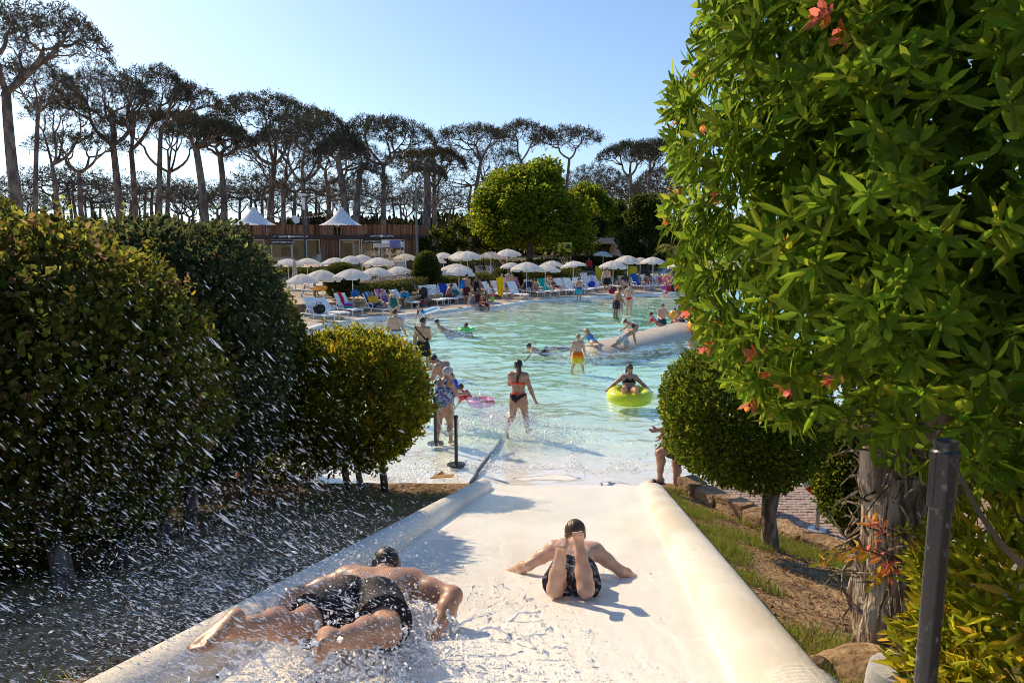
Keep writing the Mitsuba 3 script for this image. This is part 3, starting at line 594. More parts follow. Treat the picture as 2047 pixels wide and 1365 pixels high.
PINES = [
 ('tallest umbrella pine at the left edge with a thick leaning trunk', (-41.24, 62.00, 5.89), (-41.64, 62.00, 15.83), (-39.22, 62.00, 19.56), 4.74, (-38.90, 62.00, 22.96), (-39.45, 62.00, 17.22), 620, .56, dict(limbs=3, green=.25, tuft=5, lean=(-.5, 0, 0))),
 ('thin umbrella pine with a small round crown beside the tallest one', (-54.90, 84.00, 6.53), (-53.04, 84.00, 17.84), (-52.94, 84.00, 21.34), 3.33, (-52.73, 84.00, 23.57), (-53.21, 84.00, 18.38), 300, .33, dict(limbs=4, green=.2)),
 ('low forked umbrella pine second row, third trunk from the left', (-56.37, 92.00, 6.76), (-56.95, 92.00, 12.87), (-54.25, 92.00, 18.26), 4.02, (-54.00, 92.00, 21.10), (-54.36, 92.00, 16.95), 260, .38, dict(limbs=4, green=.3)),
 ('umbrella pine with four crooked arms above the left hedge', (-55.56, 95.00, 6.85), (-55.43, 95.00, 12.21), (-55.14, 95.00, 15.64), 4.67, (-54.99, 95.00, 17.37), (-55.22, 95.00, 14.71), 260, .42, dict(limbs=4, green=.7)),
 ('broad umbrella pine with a twin trunk, left part of the skyline', (-51.26, 96.00, 6.88), (-51.34, 96.00, 15.76), (-52.17, 96.00, 22.27), 5.64, (-51.92, 96.00, 25.32), (-52.49, 96.00, 18.25), 620, .60, dict(limbs=4, green=.35)),
 ('umbrella pine behind the twin trunk, crown merging to the right', (-52.80, 102.00, 7.05), (-52.14, 102.00, 15.82), (-47.75, 102.00, 23.73), 4.04, (-47.55, 102.00, 26.65), (-47.96, 102.00, 20.78), 420, .50, dict(limbs=3, green=.3)),
 ('umbrella pine whose limbs reach out to the right over the gap', (-46.99, 98.00, 6.93), (-45.95, 98.00, 18.23), (-41.43, 98.00, 21.39), 2.81, (-41.30, 98.00, 23.46), (-41.49, 98.00, 20.32), 230, .44, dict(limbs=3, green=.3)),
 ('umbrella pine with a dense dark flat crown, middle of the left group', (-50.91, 108.00, 7.22), (-49.91, 108.00, 13.32), (-50.03, 108.00, 20.02), 5.90, (-49.91, 108.00, 21.77), (-50.15, 108.00, 18.27), 560, .42, dict(limbs=5, green=.8, tuft=10)),
 ('umbrella pine with a thick straight trunk under a low crown', (-38.49, 92.00, 6.76), (-38.98, 92.00, 14.97), (-37.63, 92.00, 16.95), 3.89, (-37.52, 92.00, 18.73), (-37.73, 92.00, 15.15), 420, .62, dict(limbs=5, green=.5, tuft=9)),
 ('narrow umbrella pine left of the broad middle crown', (-38.21, 96.00, 6.88), (-37.64, 96.00, 14.38), (-37.03, 96.00, 16.07), 3.01, (-36.91, 96.00, 18.13), (-37.15, 96.00, 14.00), 260, .55, dict(limbs=4, green=.5)),
 ('broadest umbrella pine of the skyline with a sloping domed crown', (-35.86, 108.00, 7.22), (-34.57, 108.00, 14.39), (-35.19, 108.00, 21.07), 7.22, (-35.05, 108.00, 23.99), (-35.32, 108.00, 18.48), 780, .60, dict(limbs=4, green=.6, tuft=9)),
 ('umbrella pine right of the broadest crown behind the lamp mast', (-27.97, 100.00, 6.99), (-28.27, 100.00, 11.32), (-26.87, 100.00, 17.55), 5.19, (-26.77, 100.00, 20.26), (-27.00, 100.00, 14.42), 600, .48, dict(limbs=4, green=.55, tuft=9)),
 ('umbrella pine with a second lower crown under the broadest one', (-36.77, 118.00, 7.51), (-36.49, 118.00, 12.07), (-36.71, 118.00, 17.66), 6.77, (-36.58, 118.00, 20.58), (-36.84, 118.00, 14.95), 520, .5, dict(limbs=5, green=.4, tuft=9)),
 ('umbrella pine between the cafe tents with spreading fine branches', (-28.28, 112.00, 7.34), (-27.89, 112.00, 11.96), (-25.11, 112.00, 15.87), 5.05, (-25.04, 112.00, 18.07), (-25.19, 112.00, 13.30), 380, .5, dict(limbs=4, green=.35)),
 ('tall umbrella pine with a greenish domed crown over the cafe roof', (-18.17, 102.00, 5.68), (-17.68, 102.00, 13.82), (-17.31, 102.00, 17.48), 5.43, (-17.25, 102.00, 20.19), (-17.38, 102.00, 15.02), 640, .46, dict(limbs=4, green=.8, tuft=8)),
 ('umbrella pine with a thick leaning trunk left of the greenish dome', (-21.15, 96.00, 5.59), (-22.43, 96.00, 14.00), (-22.01, 96.00, 15.13), 2.88, (-21.95, 96.00, 16.88), (-22.08, 96.00, 12.93), 260, .6, dict(limbs=4, green=.5)),
 ('umbrella pine with a cut leaning trunk and few side branches', (-20.54, 95.00, 5.57), (-19.27, 95.00, 13.46), (-18.49, 95.00, 11.59), 2.59, (-18.45, 95.00, 13.15), (-18.55, 95.00, 9.70), 90, .55, dict(limbs=3, green=.3)),
 ('umbrella pine with a flat brown crown left of the round green tree', (-11.87, 112.00, 5.08), (-11.78, 112.00, 11.22), (-12.17, 112.00, 15.36), 5.05, (-12.14, 112.00, 17.26), (-12.19, 112.00, 13.67), 480, .42, dict(limbs=5, green=.35, tuft=10)),
 ('umbrella pine with a thick bent trunk behind the lamp post', (-10.89, 86.00, 4.27), (-9.93, 86.00, 12.01), (-10.18, 86.00, 11.16), 2.35, (-10.15, 86.00, 12.75), (-10.20, 86.00, 9.74), 160, .62, dict(limbs=3, green=.4, lean=(.9, 0, 0))),
 ('lone umbrella pine with a curved trunk left of the round green tree', (-6.06, 104.00, 5.01), (-4.30, 104.00, 14.83), (-5.12, 104.00, 17.54), 4.26, (-5.10, 104.00, 19.64), (-5.13, 104.00, 16.05), 330, .40, dict(limbs=3, green=.4, lean=(-.6, 0, 0))),
 ('smaller umbrella pine tucked behind the lone curved one', (-4.94, 126.00, 5.21), (-4.73, 126.00, 12.78), (-3.26, 126.00, 16.52), 4.13, (-3.25, 126.00, 19.24), (-3.27, 126.00, 14.45), 260, .36, dict(limbs=4, green=.35)),
 ('umbrella pine forking into two crooked arms above the green tree', (2.63, 112.00, 6.59), (1.39, 112.00, 15.36), (1.69, 112.00, 19.02), 3.82, (1.68, 112.00, 20.98), (1.69, 112.00, 17.56), 260, .30, dict(limbs=2, green=.45, tl=.65)),
 ('umbrella pine with kinked arms right above the green tree', (6.55, 114.00, 6.63), (8.78, 114.00, 15.86), (7.68, 114.00, 18.54), 4.36, (7.66, 114.00, 20.76), (7.69, 114.00, 17.05), 300, .32, dict(limbs=2, green=.4, tl=.65, lean=(.5, 0, 0))),
 ('low airy umbrella pine right of the green tree', (14.58, 132.00, 7.92), (14.72, 132.00, 10.12), (14.84, 132.00, 13.89), 4.69, (14.79, 132.00, 16.68), (14.88, 132.00, 11.27), 300, .34, dict(limbs=5, green=.3)),
 ('umbrella pine whose tall green crown leans left near the big leafy tree', (18.61, 112.00, 7.34), (17.87, 112.00, 13.15), (17.65, 112.00, 15.87), 3.52, (17.60, 112.00, 18.07), (17.69, 112.00, 14.40), 330, .40, dict(limbs=3, green=1., tuft=9)),
 ('umbrella pine with the highest crown beside the big leafy tree', (20.65, 114.00, 7.40), (21.10, 114.00, 13.84), (22.39, 114.00, 16.83), 3.11, (22.34, 114.00, 18.69), (22.45, 114.00, 14.96), 330, .40, dict(limbs=3, green=.9, tuft=9)),
 ('rounded brown umbrella pine just left of the big leafy tree', (25.10, 128.00, 7.80), (25.27, 128.00, 11.05), (25.80, 128.00, 13.76), 3.49, (25.74, 128.00, 15.79), (25.86, 128.00, 11.64), 260, .36, dict(limbs=5, green=.2)),
]
for i, (lab, b, f, c, R, tp, bt, n, r0, k) in enumerate(PINES):
    place_pine(lab, b, f, c, R, tp, bt, n, r0, 500 + i, **k)
# the low crowns behind, copies of four kinds
rk = np.random.default_rng(77); kinds = []
for j in range(5):
    kinds.append([(ply(a, smooth=True) if i < 2 else ply(a, color=d)) for i, (a, d) in enumerate(zip(*(lambda q: ((q[0], q[1], q[2]), (None, None, q[3])))(
        pine_mesh((0, 0, 0), (0.4, 0, 9.5 + j), (0, 0), 5.2 + 0.5 * j, 17.0, 11.0, 84, .38, 900 + j, limbs=5, green=.4, tuft=6, tl=1.0))))])
def far_pine(x, y, s, lab, group):
    t = thing('umbrella_pine', lab, 'tree', group); kd = kinds[rk.integers(5)]
    M = mat4((x, y, 0.3), rk.uniform(0, 6.28), (s * rk.uniform(.9, 1.25), s * rk.uniform(.9, 1.25), s))
    for nm, d, b in zip(('trunk', 'branches', 'needle_crown'), kd, ('pine_bark', 'pine_bark', 'needles')): put(nm, d, b, t, M=M)
for i in range(58):
    px = -140 + i * 26 + rk.uniform(-14, 14); y = rk.uniform(122, 160)
    far_pine((px - 1023.5) / 1450 * y, y, rk.uniform(.62, 1.0), 'dark low umbrella pine of the dense wood just behind the front row of pines', 'pines crowding the wood behind')
for i in range(40):
    px = -140 + i * 39 + rk.uniform(-14, 14); y = rk.uniform(165, 215)
    far_pine((px - 1023.5) / 1450 * y, y, rk.uniform(.8, 1.1), 'small umbrella pine among the farthest crowns at the back of the wood', 'farthest pines of the wood')
# undergrowth closing the wood at the ground
r = np.random.default_rng(81); n = 26000
x = r.uniform(-160, 80, n); y = r.uniform(128, 150, n); hgt = (3.4 + 5.6 * meshkit.fbm(np.column_stack([x * .09, y * .05, x * 0]), 3, 4)); z = 0.4 + hgt * np.sqrt(r.random(n))
m, c = leaf_mesh(np.column_stack([x, y, z]), rand_unit(r, n), rand_unit(r, n), 1.1, 0.7, palette(r, n, [(0.04, 0.04, 0.022), (0.07, 0.055, 0.035), (0.05, 0.06, 0.025)], [1, 1, 1]), LEAF6)
put('undergrowth', m, 'needles', color=c, kind='stuff', label='dark thicket of shrubs along the foot of the pine wood')

# ------------------------------------------------------------------ green trees and shrubs beyond the pool
def leafy_tree(name, label, cat, c, semi, n, L, cols, wts, base, r0, seed, clumps=150, sp=0.34, low=-0.75):
    """Broadleaf crown: clumps spread through the volume, thicker outside, leaves round each."""
    t = thing(name, label, cat); r = np.random.default_rng(seed); c, semi = np.array(c, float), np.array(semi, float)
    q, _ = superball(r, clumps * 2, semi, 2.05); q = q[q[:, 2] > low * semi[2]][:clumps]
    q *= (r.uniform(0.25, 1.0, len(q)) ** 0.33)[:, None] * (0.70 + 0.52 * meshkit.noise((q + c) * 0.55, seed)[:, None])
    q[:, :2] *= (1.06 - .30 * np.clip(q[:, 2] / semi[2], -.3, 1))[:, None]
    i = r.integers(0, len(q), n); sz = (semi.mean() * sp) * r.uniform(.7, 1.2, len(q))
    o = rand_unit(r, n) * (r.random((n, 1)) ** 0.4) * sz[i][:, None] * [1, 1, 0.75]
    P = c + q[i] + o; D = unit(unit(o) + rand_unit(r, n) * 0.7 + [0, 0, -0.25]); N = unit(rand_unit(r, n) + unit(o) * .5 + [0, 0, 0.8])
    m, col = leaf_mesh(P, D, N, L * r.uniform(.7, 1.3, n), L * 0.75, palette(r, n, cols, wts), LEAF6)
    put('crown', m, 'leaf', t, color=col)
    base = np.array(base, float); top = np.array([c[0], c[1], c[2] + 0.1 * semi[2]])
    put('trunk', stem([base - [0, 0, .3], base, base + (top - base) * .5, top], [r0 * 1.5, r0 * 1.15, r0, r0 * .5], 10, seed, .08), 'bark', t, smooth=50)
    limbs = []
    for j in range(9):
        e = c + q[r.integers(len(q))] * 0.8; s = base + (top - base) * r.uniform(.35, .8)
        limbs.append(tube(bez(s, e, r, .06, 7), np.linspace(r0 * .5, r0 * .1, 7), 6))
    put('limbs', join(limbs), 'bark', t, smooth=True)
    return t
SUNNY = [(0.19, 0.245, 0.02), (0.29, 0.335, 0.025), (0.11, 0.155, 0.018), (0.40, 0.41, 0.03)]
leafy_tree('plane_tree', 'large round sunlit green tree standing behind the pool', 'tree', (1.74, 70.00, 6.36), (5.1, 4.7, 4.5), 42000, 0.32, SUNNY, [4, 3, 3, 1], (1.7, 70, 0.55), .30, 91, 200, .25)
DARKG = [(0.07, 0.095, 0.022), (0.10, 0.125, 0.025), (0.045, 0.06, 0.016), (0.15, 0.16, 0.03)]
leafy_tree('evergreen_tree', 'dense oval dark olive tree right of the low building', 'tree', (12.07, 66.00, 4.90), (1.95, 1.9, 2.95), 24000, 0.20, DARKG, [4, 3, 3, 1.6], (12.4, 66, 0.55), .16, 92, 120, .30, -.95)
leafy_tree('garden_tree', 'mid green tree half hidden right behind the round sunlit tree', 'tree', (8.48, 84.00, 6.53), (2.9, 2.6, 3.3), 14000, 0.30, SUNNY, [3, 1, 4, .3], (8.6, 84, .5), .18, 93, 80, .32)
leafy_tree('garden_tree', 'dark green tree over the roof of the low building', 'tree', (11.89, 88.00, 5.58), (2.7, 2.6, 2.6), 12000, 0.30, DARKG, [3, 2, 3, .6], (12, 88, .5), .18, 94, 70, .34)
leafy_tree('garden_tree', 'small bushy tree left of the low building', 'tree', (8.76, 78.00, 4.26), (1.6, 1.6, 2.0), 7000, 0.26, DARKG, [3, 3, 2, 1], (8.9, 78, .5), .12, 95, 50, .36)
for i, (px, py, y, a, b) in enumerate(((880, 458, 74, 2.3, 2.7), (925, 462, 72, 2.2, 2.6), (860, 482, 76, 1.6, 1.8))):
    pass
def yucca(label, px, heads, seed, y):
    t = thing('yucca_tree', label, 'palm'); r = np.random.default_rng(seed); ms, cs = [], []
    for hx, hz in heads:
        b = np.array([px[0] + hx * .35, px[1], .5]); e = np.array([px[0] + hx, px[1] + r.normal(0, .5), hz])
        put('trunk', stem([b, b + (e - b) * .5 + [r.normal(0, .1), 0, 0], e], [.14, .11, .09], 8, seed), 'bark', t, smooth=50)
        n = 130; D = unit(rand_unit(r, n) + [0, 0, .35]); k = D[:, 2] > -.75
        m, c = leaf_mesh(np.tile(e, (k.sum(), 1)) - [0, 0, .1] + D[k] * .08 + [0, 0, 1] * r.uniform(-.5, .15, (k.sum(), 1)), D[k], [0, 0, 1.0] + rand_unit(r, k.sum()) * .4, r.uniform(.55, .95, k.sum()), .075, palette(r, k.sum(), [(0.13, 0.17, 0.03), (0.2, 0.23, 0.035), (0.07, 0.09, 0.02)], [2, 2, 2]), LEAF4)
        ms.append(m); cs.append(c)
    put('leaf_heads', join(ms), 'leaf', t, color=np.vstack(cs)); return t
yucca('spiky yucca clump at the right end of the cafe', (-7.43, 70.00, 4.24)[:2], [(-.8, 3.6), (.1, 4.5), (.9, 3.9), (-.2, 2.8), (1.5, 3.0), (-1.3, 2.6)], 1, 70)
yucca('tall spiky yucca clump halfway between the cafe and the round tree', (-5.74, 71.00, 4.24)[:2], [(-.6, 4.6), (.3, 5.3), (1.1, 4.7), (.5, 3.6), (-.9, 3.4), (0, 2.6)], 2, 71)
yucca('spiky yucca clump nearest the round sunlit tree', (-4.10, 72.00, 4.25)[:2], [(-.5, 5.0), (.4, 4.7), (1.2, 4.9), (.6, 3.4), (-.7, 3.5), (1.4, 3.2)], 3, 72)
# date palm behind the big leafy tree
t = thing('date_palm', 'low palm with arching fronds beside the big leafy tree', 'palm'); r = np.random.default_rng(97); pc = np.array((13.49, 60.00, 3.00))
put('trunk', stem([(pc[0], 60, .3), (pc[0], 60, 1.2), (pc[0], 60, pc[2])], [.3, .26, .22], 10, 3), 'bark', t, smooth=50)
for j in range(22):
    a = j * 2.4; el = r.uniform(.3, 1.1); o = np.array([math.cos(a), math.sin(a), 0]); s = np.linspace(0, 1, 16)[:, None]
    rib = pc + o * (s * 2.3 * math.cos(el * .7)) + np.array([0, 0, 1]) * (s * 2.0 * math.sin(el) - 1.5 * s ** 2.2)
    ms = [tube(rib, np.linspace(.02, .006, 16), 4)]; P = np.repeat(rib[2:], 2, 0); tv = unit(np.gradient(rib, axis=0))[2:]; sd = unit(np.cross(tv, [0, 0, 1.0]))
    D = np.empty((len(P), 3)); D[0::2] = unit(sd + tv * .8 - [0, 0, .25]); D[1::2] = unit(-sd + tv * .8 - [0, 0, .25])
    lm, lc = leaf_mesh(P, D, np.tile([0, 0, 1.0], (len(P), 1)), .42, .05, palette(r, len(P), [(0.16, 0.18, 0.05), (0.24, 0.24, 0.08)], [1, 1]), LEAF4)
    v, f = join([lm, ms[0]]); put('frond', (v, f), 'leaf', t, color=np.vstack([lc, np.tile([.2, .2, .08], (len(ms[0][0]), 1))]))
# clipped shrubs of the terrace
def topiary(name, label, c, semi, n, seed, p=2.2, L=.10, cols=None, lump=.05):
    t = thing(name, label, 'shrub'); m, col = bush(t, np.array(c, float), semi, n, L, L * .6, cols or DARKG, [3, 3, 2, 1], p=p, seed=seed, lump=lump)
    put('crown', m, 'leaf', t, color=col)
    put('stem', stem([(c[0], c[1], c[2] - semi[2] - .45), (c[0], c[1], c[2] - semi[2] * .3), (c[0], c[1], c[2])], [.07, .06, .05], 7, seed), 'bark', t, smooth=50)

# ------------------------------------------------------------------ terrace planting
def G3(x, y, z): return np.array([x, y, z])
topiary('egg_topiary', 'egg shaped clipped dark bush standing up between the parasols', (-5.48, 46.5, 1.95), (0.86, 0.86, 1.22), 9000, 101, 2.1)
topiary('ball_topiary', 'round clipped bush behind the front parasols on the left', (-9.75, 41.5, 1.62), (0.98, 0.98, 1.0), 8000, 102, 2.4)
topiary('ball_topiary', 'low dome shaped bush behind the back of the shirtless man', (-0.35, 51.5, 1.15), (1.12, 1.0, 0.85), 8000, 103, 2.3)
topiary('ball_topiary', 'small clipped bush beside the low building', (9.3, 66, 1.4), (.75, .75, 1.0), 3500, 104, 2.0)
ROSE = [(0.13, 0.145, 0.035), (0.19, 0.19, 0.05), (0.08, 0.09, 0.03)]
def row_hedge(name, label, pts, h, w, n, seed, cols, L=.16, z0=.6, tpl=LEAF4, upd=.9):
    r = np.random.default_rng(seed); ln = LineString(pts); s = r.random(n) * ln.length
    P = shapely.get_coordinates(shapely.line_interpolate_point(ln, s)); hh = h * (.7 + .6 * meshkit.fbm(np.column_stack([P * .9, P[:, 0] * 0]), 3, seed))
    q = np.column_stack([P + r.normal(0, w * .4, (n, 2)), z0 + hh * np.sqrt(r.random(n))])
    D = unit(rand_unit(r, n) + [0, 0, upd]); t = thing(name, label, 'hedge')
    m, c = leaf_mesh(q, D, rand_unit(r, n), L * r.uniform(.6, 1.3, n), L * .3, palette(r, n, cols, np.ones(len(cols))), tpl)
    put('foliage', m, 'leaf_soft', t, color=c)
    k = [tube([(x, y, z0 - .1), (x + .05, y, z0 + h * .5)], .02, 5) for x, y in shapely.get_coordinates(shapely.line_interpolate_point(ln, np.linspace(0.2, ln.length - .2, int(ln.length / .7) + 2)))]
    put('stems', join(k), 'bark', t)
row_hedge('rosemary_hedge', 'bushy rosemary hedge along the wall between the round bush and the egg bush', [(-8.9, 41.0), (-7.0, 43.2), (-5.8, 45.3)], .85, .8, 9000, 111, ROSE)
row_hedge('rosemary_hedge', 'bushy rosemary hedge right of the egg bush', [(-4.9, 46.4), (-3.2, 48.2), (-1.6, 49.7)], .85, .8, 8000, 112, ROSE)
row_hedge('rosemary_hedge', 'feathery rosemary hedge behind the middle sunbeds', [(0.8, 51.4), (3.0, 53.2), (4.6, 54.6)], 1.0, .9, 8000, 113, ROSE)
row_hedge('box_hedge', 'square green hedge piece behind the bending bather', [(7.6, 56.6), (8.7, 57.3)], .95, .7, 3500, 114, DARKG, .12, tpl=LEAF6)
row_hedge('box_hedge', 'dark clipped hedge in front of the low building', [(5.6, 69), (9.5, 68.5)], 1.5, .9, 6000, 115, DARKG, .2, tpl=LEAF6)
row_hedge('box_hedge', 'dark clipped hedge under the date palm', [(11.0, 67), (16.0, 65)], 1.6, .9, 7000, 116, DARKG, .2, tpl=LEAF6)
row_hedge('box_hedge', 'long dark hedge behind the parasols of the back row', [(-8.0, 62), (-2, 63.5), (4.4, 66)], 1.35, .9, 9000, 117, DARKG, .2, tpl=LEAF6)
row_hedge('box_hedge', 'dark hedge between the cafe front and the parasols', [(-22, 58), (-10, 60)], .9, .9, 7000, 118, DARKG, .2, tpl=LEAF6)

# ------------------------------------------------------------------ cafe with roof terrace and two tents
def c_slat(p, n, uv):
    a = mikit.fbm(p.x * 3.1, p.y * 3, p.z * 0.6, octaves=3); k = mikit.cell_rand(p.x * 11, p.y * 3)
    return mikit.mix((0.13, 0.055, 0.03), (0.30, 0.15, 0.085), mikit.smoothstep(0.3, 0.7, 0.5 * a + 0.5 * k))
matte('red_wood', proc(c_slat), 0.8, 0.2)
matte('dark_beam', (0.055, 0.035, 0.028), 0.7); matte('cafe_wall', (0.32, 0.27, 0.20), 0.8); matte('cafe_tan', (0.42, 0.31, 0.20), 0.7); matte('black_board', (0.02, 0.02, 0.024), 0.5)
matte('steel', (0.45, 0.46, 0.48), 0.35, 0.5, metallic=0.6); matte('white_plastic', (0.80, 0.80, 0.78), 0.42, 0.4); matte('white_paint', (0.78, 0.77, 0.74), 0.6); matte('dark_steel', (0.05, 0.055, 0.06), 0.5)
matte('grey_wall', (0.34, 0.31, 0.29), 0.85); matte('letters', (0.75, 0.74, 0.70), 0.6); matte('blue_cloth', (0.10, 0.17, 0.55), 0.7); matte('room_dark', (0.10, 0.09, 0.085), 0.9)
scene['window_glass'] = {'type': 'thindielectric', 'int_ior': 1.5}
matte('tent_cloth', (0.74, 0.73, 0.72), 0.8)
cafe = thing('cafe_pavilion', 'low brown wooden cafe with a slatted roof terrace and dark signs', 'building')
CX0, CX1, CY = -27.0, -8.5, 65.0
put('roof', box(CX0, CX1 + .1, CY - .25, CY + 9, 3.98, 4.22, .02), 'dark_beam', cafe)
put('back_wall', box(CX0, -14.2, CY + 8.4, CY + 8.7, .5, 3.98), 'cafe_wall', cafe)
put('partition', box(-14.25, -14.05, CY + .3, CY + 8.4, .5, 3.98), 'cafe_wall', cafe)
put('floor_slab', box(CX0, CX1, CY - .3, CY + 9, .56, .72), 'cafe_wall', cafe)
for x0, x1 in ((-16.95, -15.45), (-9.45, -8.55)):
    pk = put('pillar', box(x0 + .04, x1 - .04, CY - .02, CY + .5, .7, 3.98), 'dark_beam', cafe)
    for i, x in enumerate(np.arange(x0, x1 - .05, .13)):
        put('slat', box(x, x + .10, CY - .08, CY - .022, .7, 3.97, .008), 'red_wood', pk)
put('pillar', box(-9.4, -8.6, CY + 8.2, CY + 8.7, .7, 3.98), 'dark_beam', cafe)
fascia = put('fascia', box(CX0, CX1 + .05, CY - .34, CY - .255, 3.86, 4.24, .01), 'dark_beam', cafe)
slats = []; rs = np.random.default_rng(5); x = CX0
gaps = [-23.0, -21.7, -17.35, -15.6, -15.25, -12.35]
while x < CX1:
    w = rs.uniform(.07, .10)
    if not any(abs(x - g) < .10 for g in gaps) and rs.random() > .03: slats.append(box(x, x + w - .012, CY - .36 + rs.uniform(-.015, .015), CY - .30, 4.25, 5.12 + rs.uniform(-.03, .03)))
    x += w
rail = put('railing', join([box(CX0, CX1, CY - .29, CY - .25, z, z + .08) for z in (4.4, 4.9)]), 'dark_beam', cafe)
put('slats', join(slats), 'red_wood', rail, kind='stuff')
side = [box(CX1 - .02, CX1 + .03, y, y + .085, 4.25, 5.1) for y in np.arange(CY - .2, CY + 9, .1)]
put('side_slats', join(side), 'red_wood', rail, kind='stuff')
# windows: frame, panes
for i, (x0, x1) in enumerate(((-24.2, -22.0), (-21.4, -19.6), (-19.55, -18.4), (-18.3, -17.05), (-15.35, -13.5), (-13.4, -11.75), (-11.65, -9.55))):
    fr = put('window', join([box(x0, x0 + .06, CY, CY + .07, .72, 3.86), box(x1 - .06, x1, CY, CY + .07, .72, 3.86), box(x0 + .06, x1 - .06, CY, CY + .07, 3.78, 3.86), box(x0 + .06, x1 - .06, CY, CY + .07, .72, .80)]), 'steel', cafe)
    put('pane', box(x0 + .06, x1 - .06, CY + .03, CY + .034, .80, 3.78), 'window_glass', fr)
put('counter', box(-21.3, -19.6, CY + .5, CY + 1.4, .72, 2.25, .02), 'cafe_tan', cafe)
put('menu_board', box(-21.2, -19.7, CY + 2.2, CY + 2.3, 2.35, 3.1), 'dark_beam', cafe)
put('fridge', box(-17.7, -17.1, CY + 1.2, CY + 1.9, .72, 2.5, .02), 'white_paint', cafe)
put('cupboard', box(-19.4, -18.6, CY + 6, CY + 7, .72, 2.2, .02), 'steel', cafe)
put('ceiling_lamp', box(-15.2, -14.4, CY + 1, CY + 1.4, 3.55, 3.7), 'white_paint', cafe)
def sign(x0, x1, z0, z1, words, label, y=CY - .40):
    k = put('sign_board', box(x0, x1, y, y + .05, z0, z1, .01), 'black_board', cafe, label=label)
    for wd, xs, h in words:
        m = meshkit.text_mesh(wd, h, .012, bold=True); v = np.asarray(m.vertices); v = np.column_stack([v[:, 0] + xs, y - .004 - v[:, 2], v[:, 1] + (z0 + z1) / 2 - h / 2])
        put('lettering', (v, np.asarray(m.faces)), 'letters', k)
    return k
k = sign(-21.2, -18.35, 3.93, 4.27, [('CAFFETTERIA', -20.6, .15), ('COCKTAIL BAR', -19.3, .13)], 'upper black sign on the left reading caffetteria cocktail bar')
put('emblem', move(lathe([(0, 0), (.12, 0), (.12, .02), (0, .02)], 20), (-19.62, CY - .41, 4.1), rx=PI / 2), 'letters', k)
put('emblem', tube([(-21.05, CY - .41, 4.03), (-20.95, CY - .41, 4.12), (-20.8, CY - .41, 4.16)], [.02, .03, .015], 6), 'letters', k)
sign(-21.45, -19.5, 3.42, 3.80, [('CAFFETTERIA', -21.3, .13), ('COCKTAIL BAR', -20.4, .11)], 'lower black sign on the left over the serving hatch', CY - .12)
k = sign(-12.95, -10.4, 3.98, 4.32, [('CAFFETTERIA', -12.5, .13), ('COCKTAIL', -11.3, .13)], 'upper black sign on the right side of the cafe')
put('emblem', move(lathe([(0, 0), (.12, 0), (.12, .02), (0, .02)], 20), (-11.5, CY - .41, 4.15), rx=PI / 2), 'letters', k)
sign(-13.2, -11.6, 3.52, 3.84, [('CAFFETTERIA', -13.1, .11), ('COCKTAIL BAR', -12.35, .10)], 'lower black sign on the right side of the cafe', CY - .12)
def tent(label, x, y, w, zb, h):
    t = thing('roof_tent', label, 'tent'); s = np.linspace(0, 1, 14); rr = w * (0.09 + 0.91 * (s ** 0.62 * .35 + .65 * s ** 1.05) ** 1); zz = zb + h * (1 - s) ** 1.55
    v, f = lathe(np.stack([rr, zz], 1), 32)
    a = np.arctan2(v[:, 1], v[:, 0]); k = 1 / np.maximum(np.abs(np.cos(a)), np.abs(np.sin(a))); rad = np.hypot(v[:, 0], v[:, 1]) / w
    v[:, :2] *= (1 + (k - 1) * sstep(.2, 1, rad))[:, None]
    put('canopy', move((v, f), (x, y, 0)), 'tent_cloth', t, smooth=True)
    put('cap', move(lathe([(0, .12), (.2, .1), (.26, .02), (.24, -.06), (0, -.06)], 20), (x, y, zb + h)), 'tent_cloth', t, smooth=40)
    for dx in (-1, 1):
        for dy in (-1, 1): put('post', tube([(x + dx * w * .97, y + dy * w * .97, 4.2), (x + dx * w * .97, y + dy * w * .97, zb + .02)], .05, 8), 'white_paint', t)
tent('pointed white tent on the left of the cafe roof', (-23.84, 68.00, 6.70)[0], 68, 1.75, 5.15, 1.5)
tent('pointed white tent in the middle of the cafe roof', (-15.77, 68.00, 6.61)[0], 68, 1.78, 5.12, 1.5)
t = thing('light_string', 'sagging string of lights between the two roof tents', 'string lights'); s = np.linspace(0, 1, 27)
P = np.array((-23.27, 68.00, 6.20)) * (1 - s[:, None]) + np.array((-17.03, 68.00, 6.20)) * s[:, None] - np.array([0, 0, 1]) * (1.5 * s * (1 - s))[:, None]
put('wire', tube(P, .02, 5), 'dark_steel', t); put('bulbs', join([sphere(p - [0, 0, .05], .055, 1) for p in P[1:-1]]), 'white_paint', t, smooth=True, kind='stuff')
t = thing('satellite_dish', 'small satellite dish on the cafe roof', 'dish'); dp = (-19.76, 67.00, 5.59)
put('dish', move(lathe([(0, 0), (.2, .03), (.38, .12), (.39, .13), (.2, .05), (0, .02)], 20), dp, rz=.9, rx=1.2), 'white_paint', t, smooth=40); put('stand', tube([(dp[0], dp[1] + .1, 4.2), dp], .03, 6), 'steel', t)
t = thing('lamp_mast', 'tall thin mast with a white floodlight box rising behind the cafe sign', 'lamp post'); mp = (-17.86, 63.00, 7.52)
put('pole', tube([(mp[0], 63, .4), (mp[0], 63, mp[2])], [.10, .06], 8), 'dark_steel', t); put('lamp', box(mp[0] - .30, mp[0] + .30, 62.8, 63.2, mp[2], mp[2] + .20, .03), 'white_paint', t); put('panel', box(mp[0] - .02, mp[0] + .20, 62.86, 62.93, mp[2] - 1.15, mp[2] - .15, .01), 'white_paint', t)
matte('post_green', (0.12, 0.15, 0.14), 0.6)
t = thing('lamp_post', 'green grey lamp post with floodlights at the right corner of the cafe', 'lamp post'); mp = (-7.89, 61.00, 8.50)
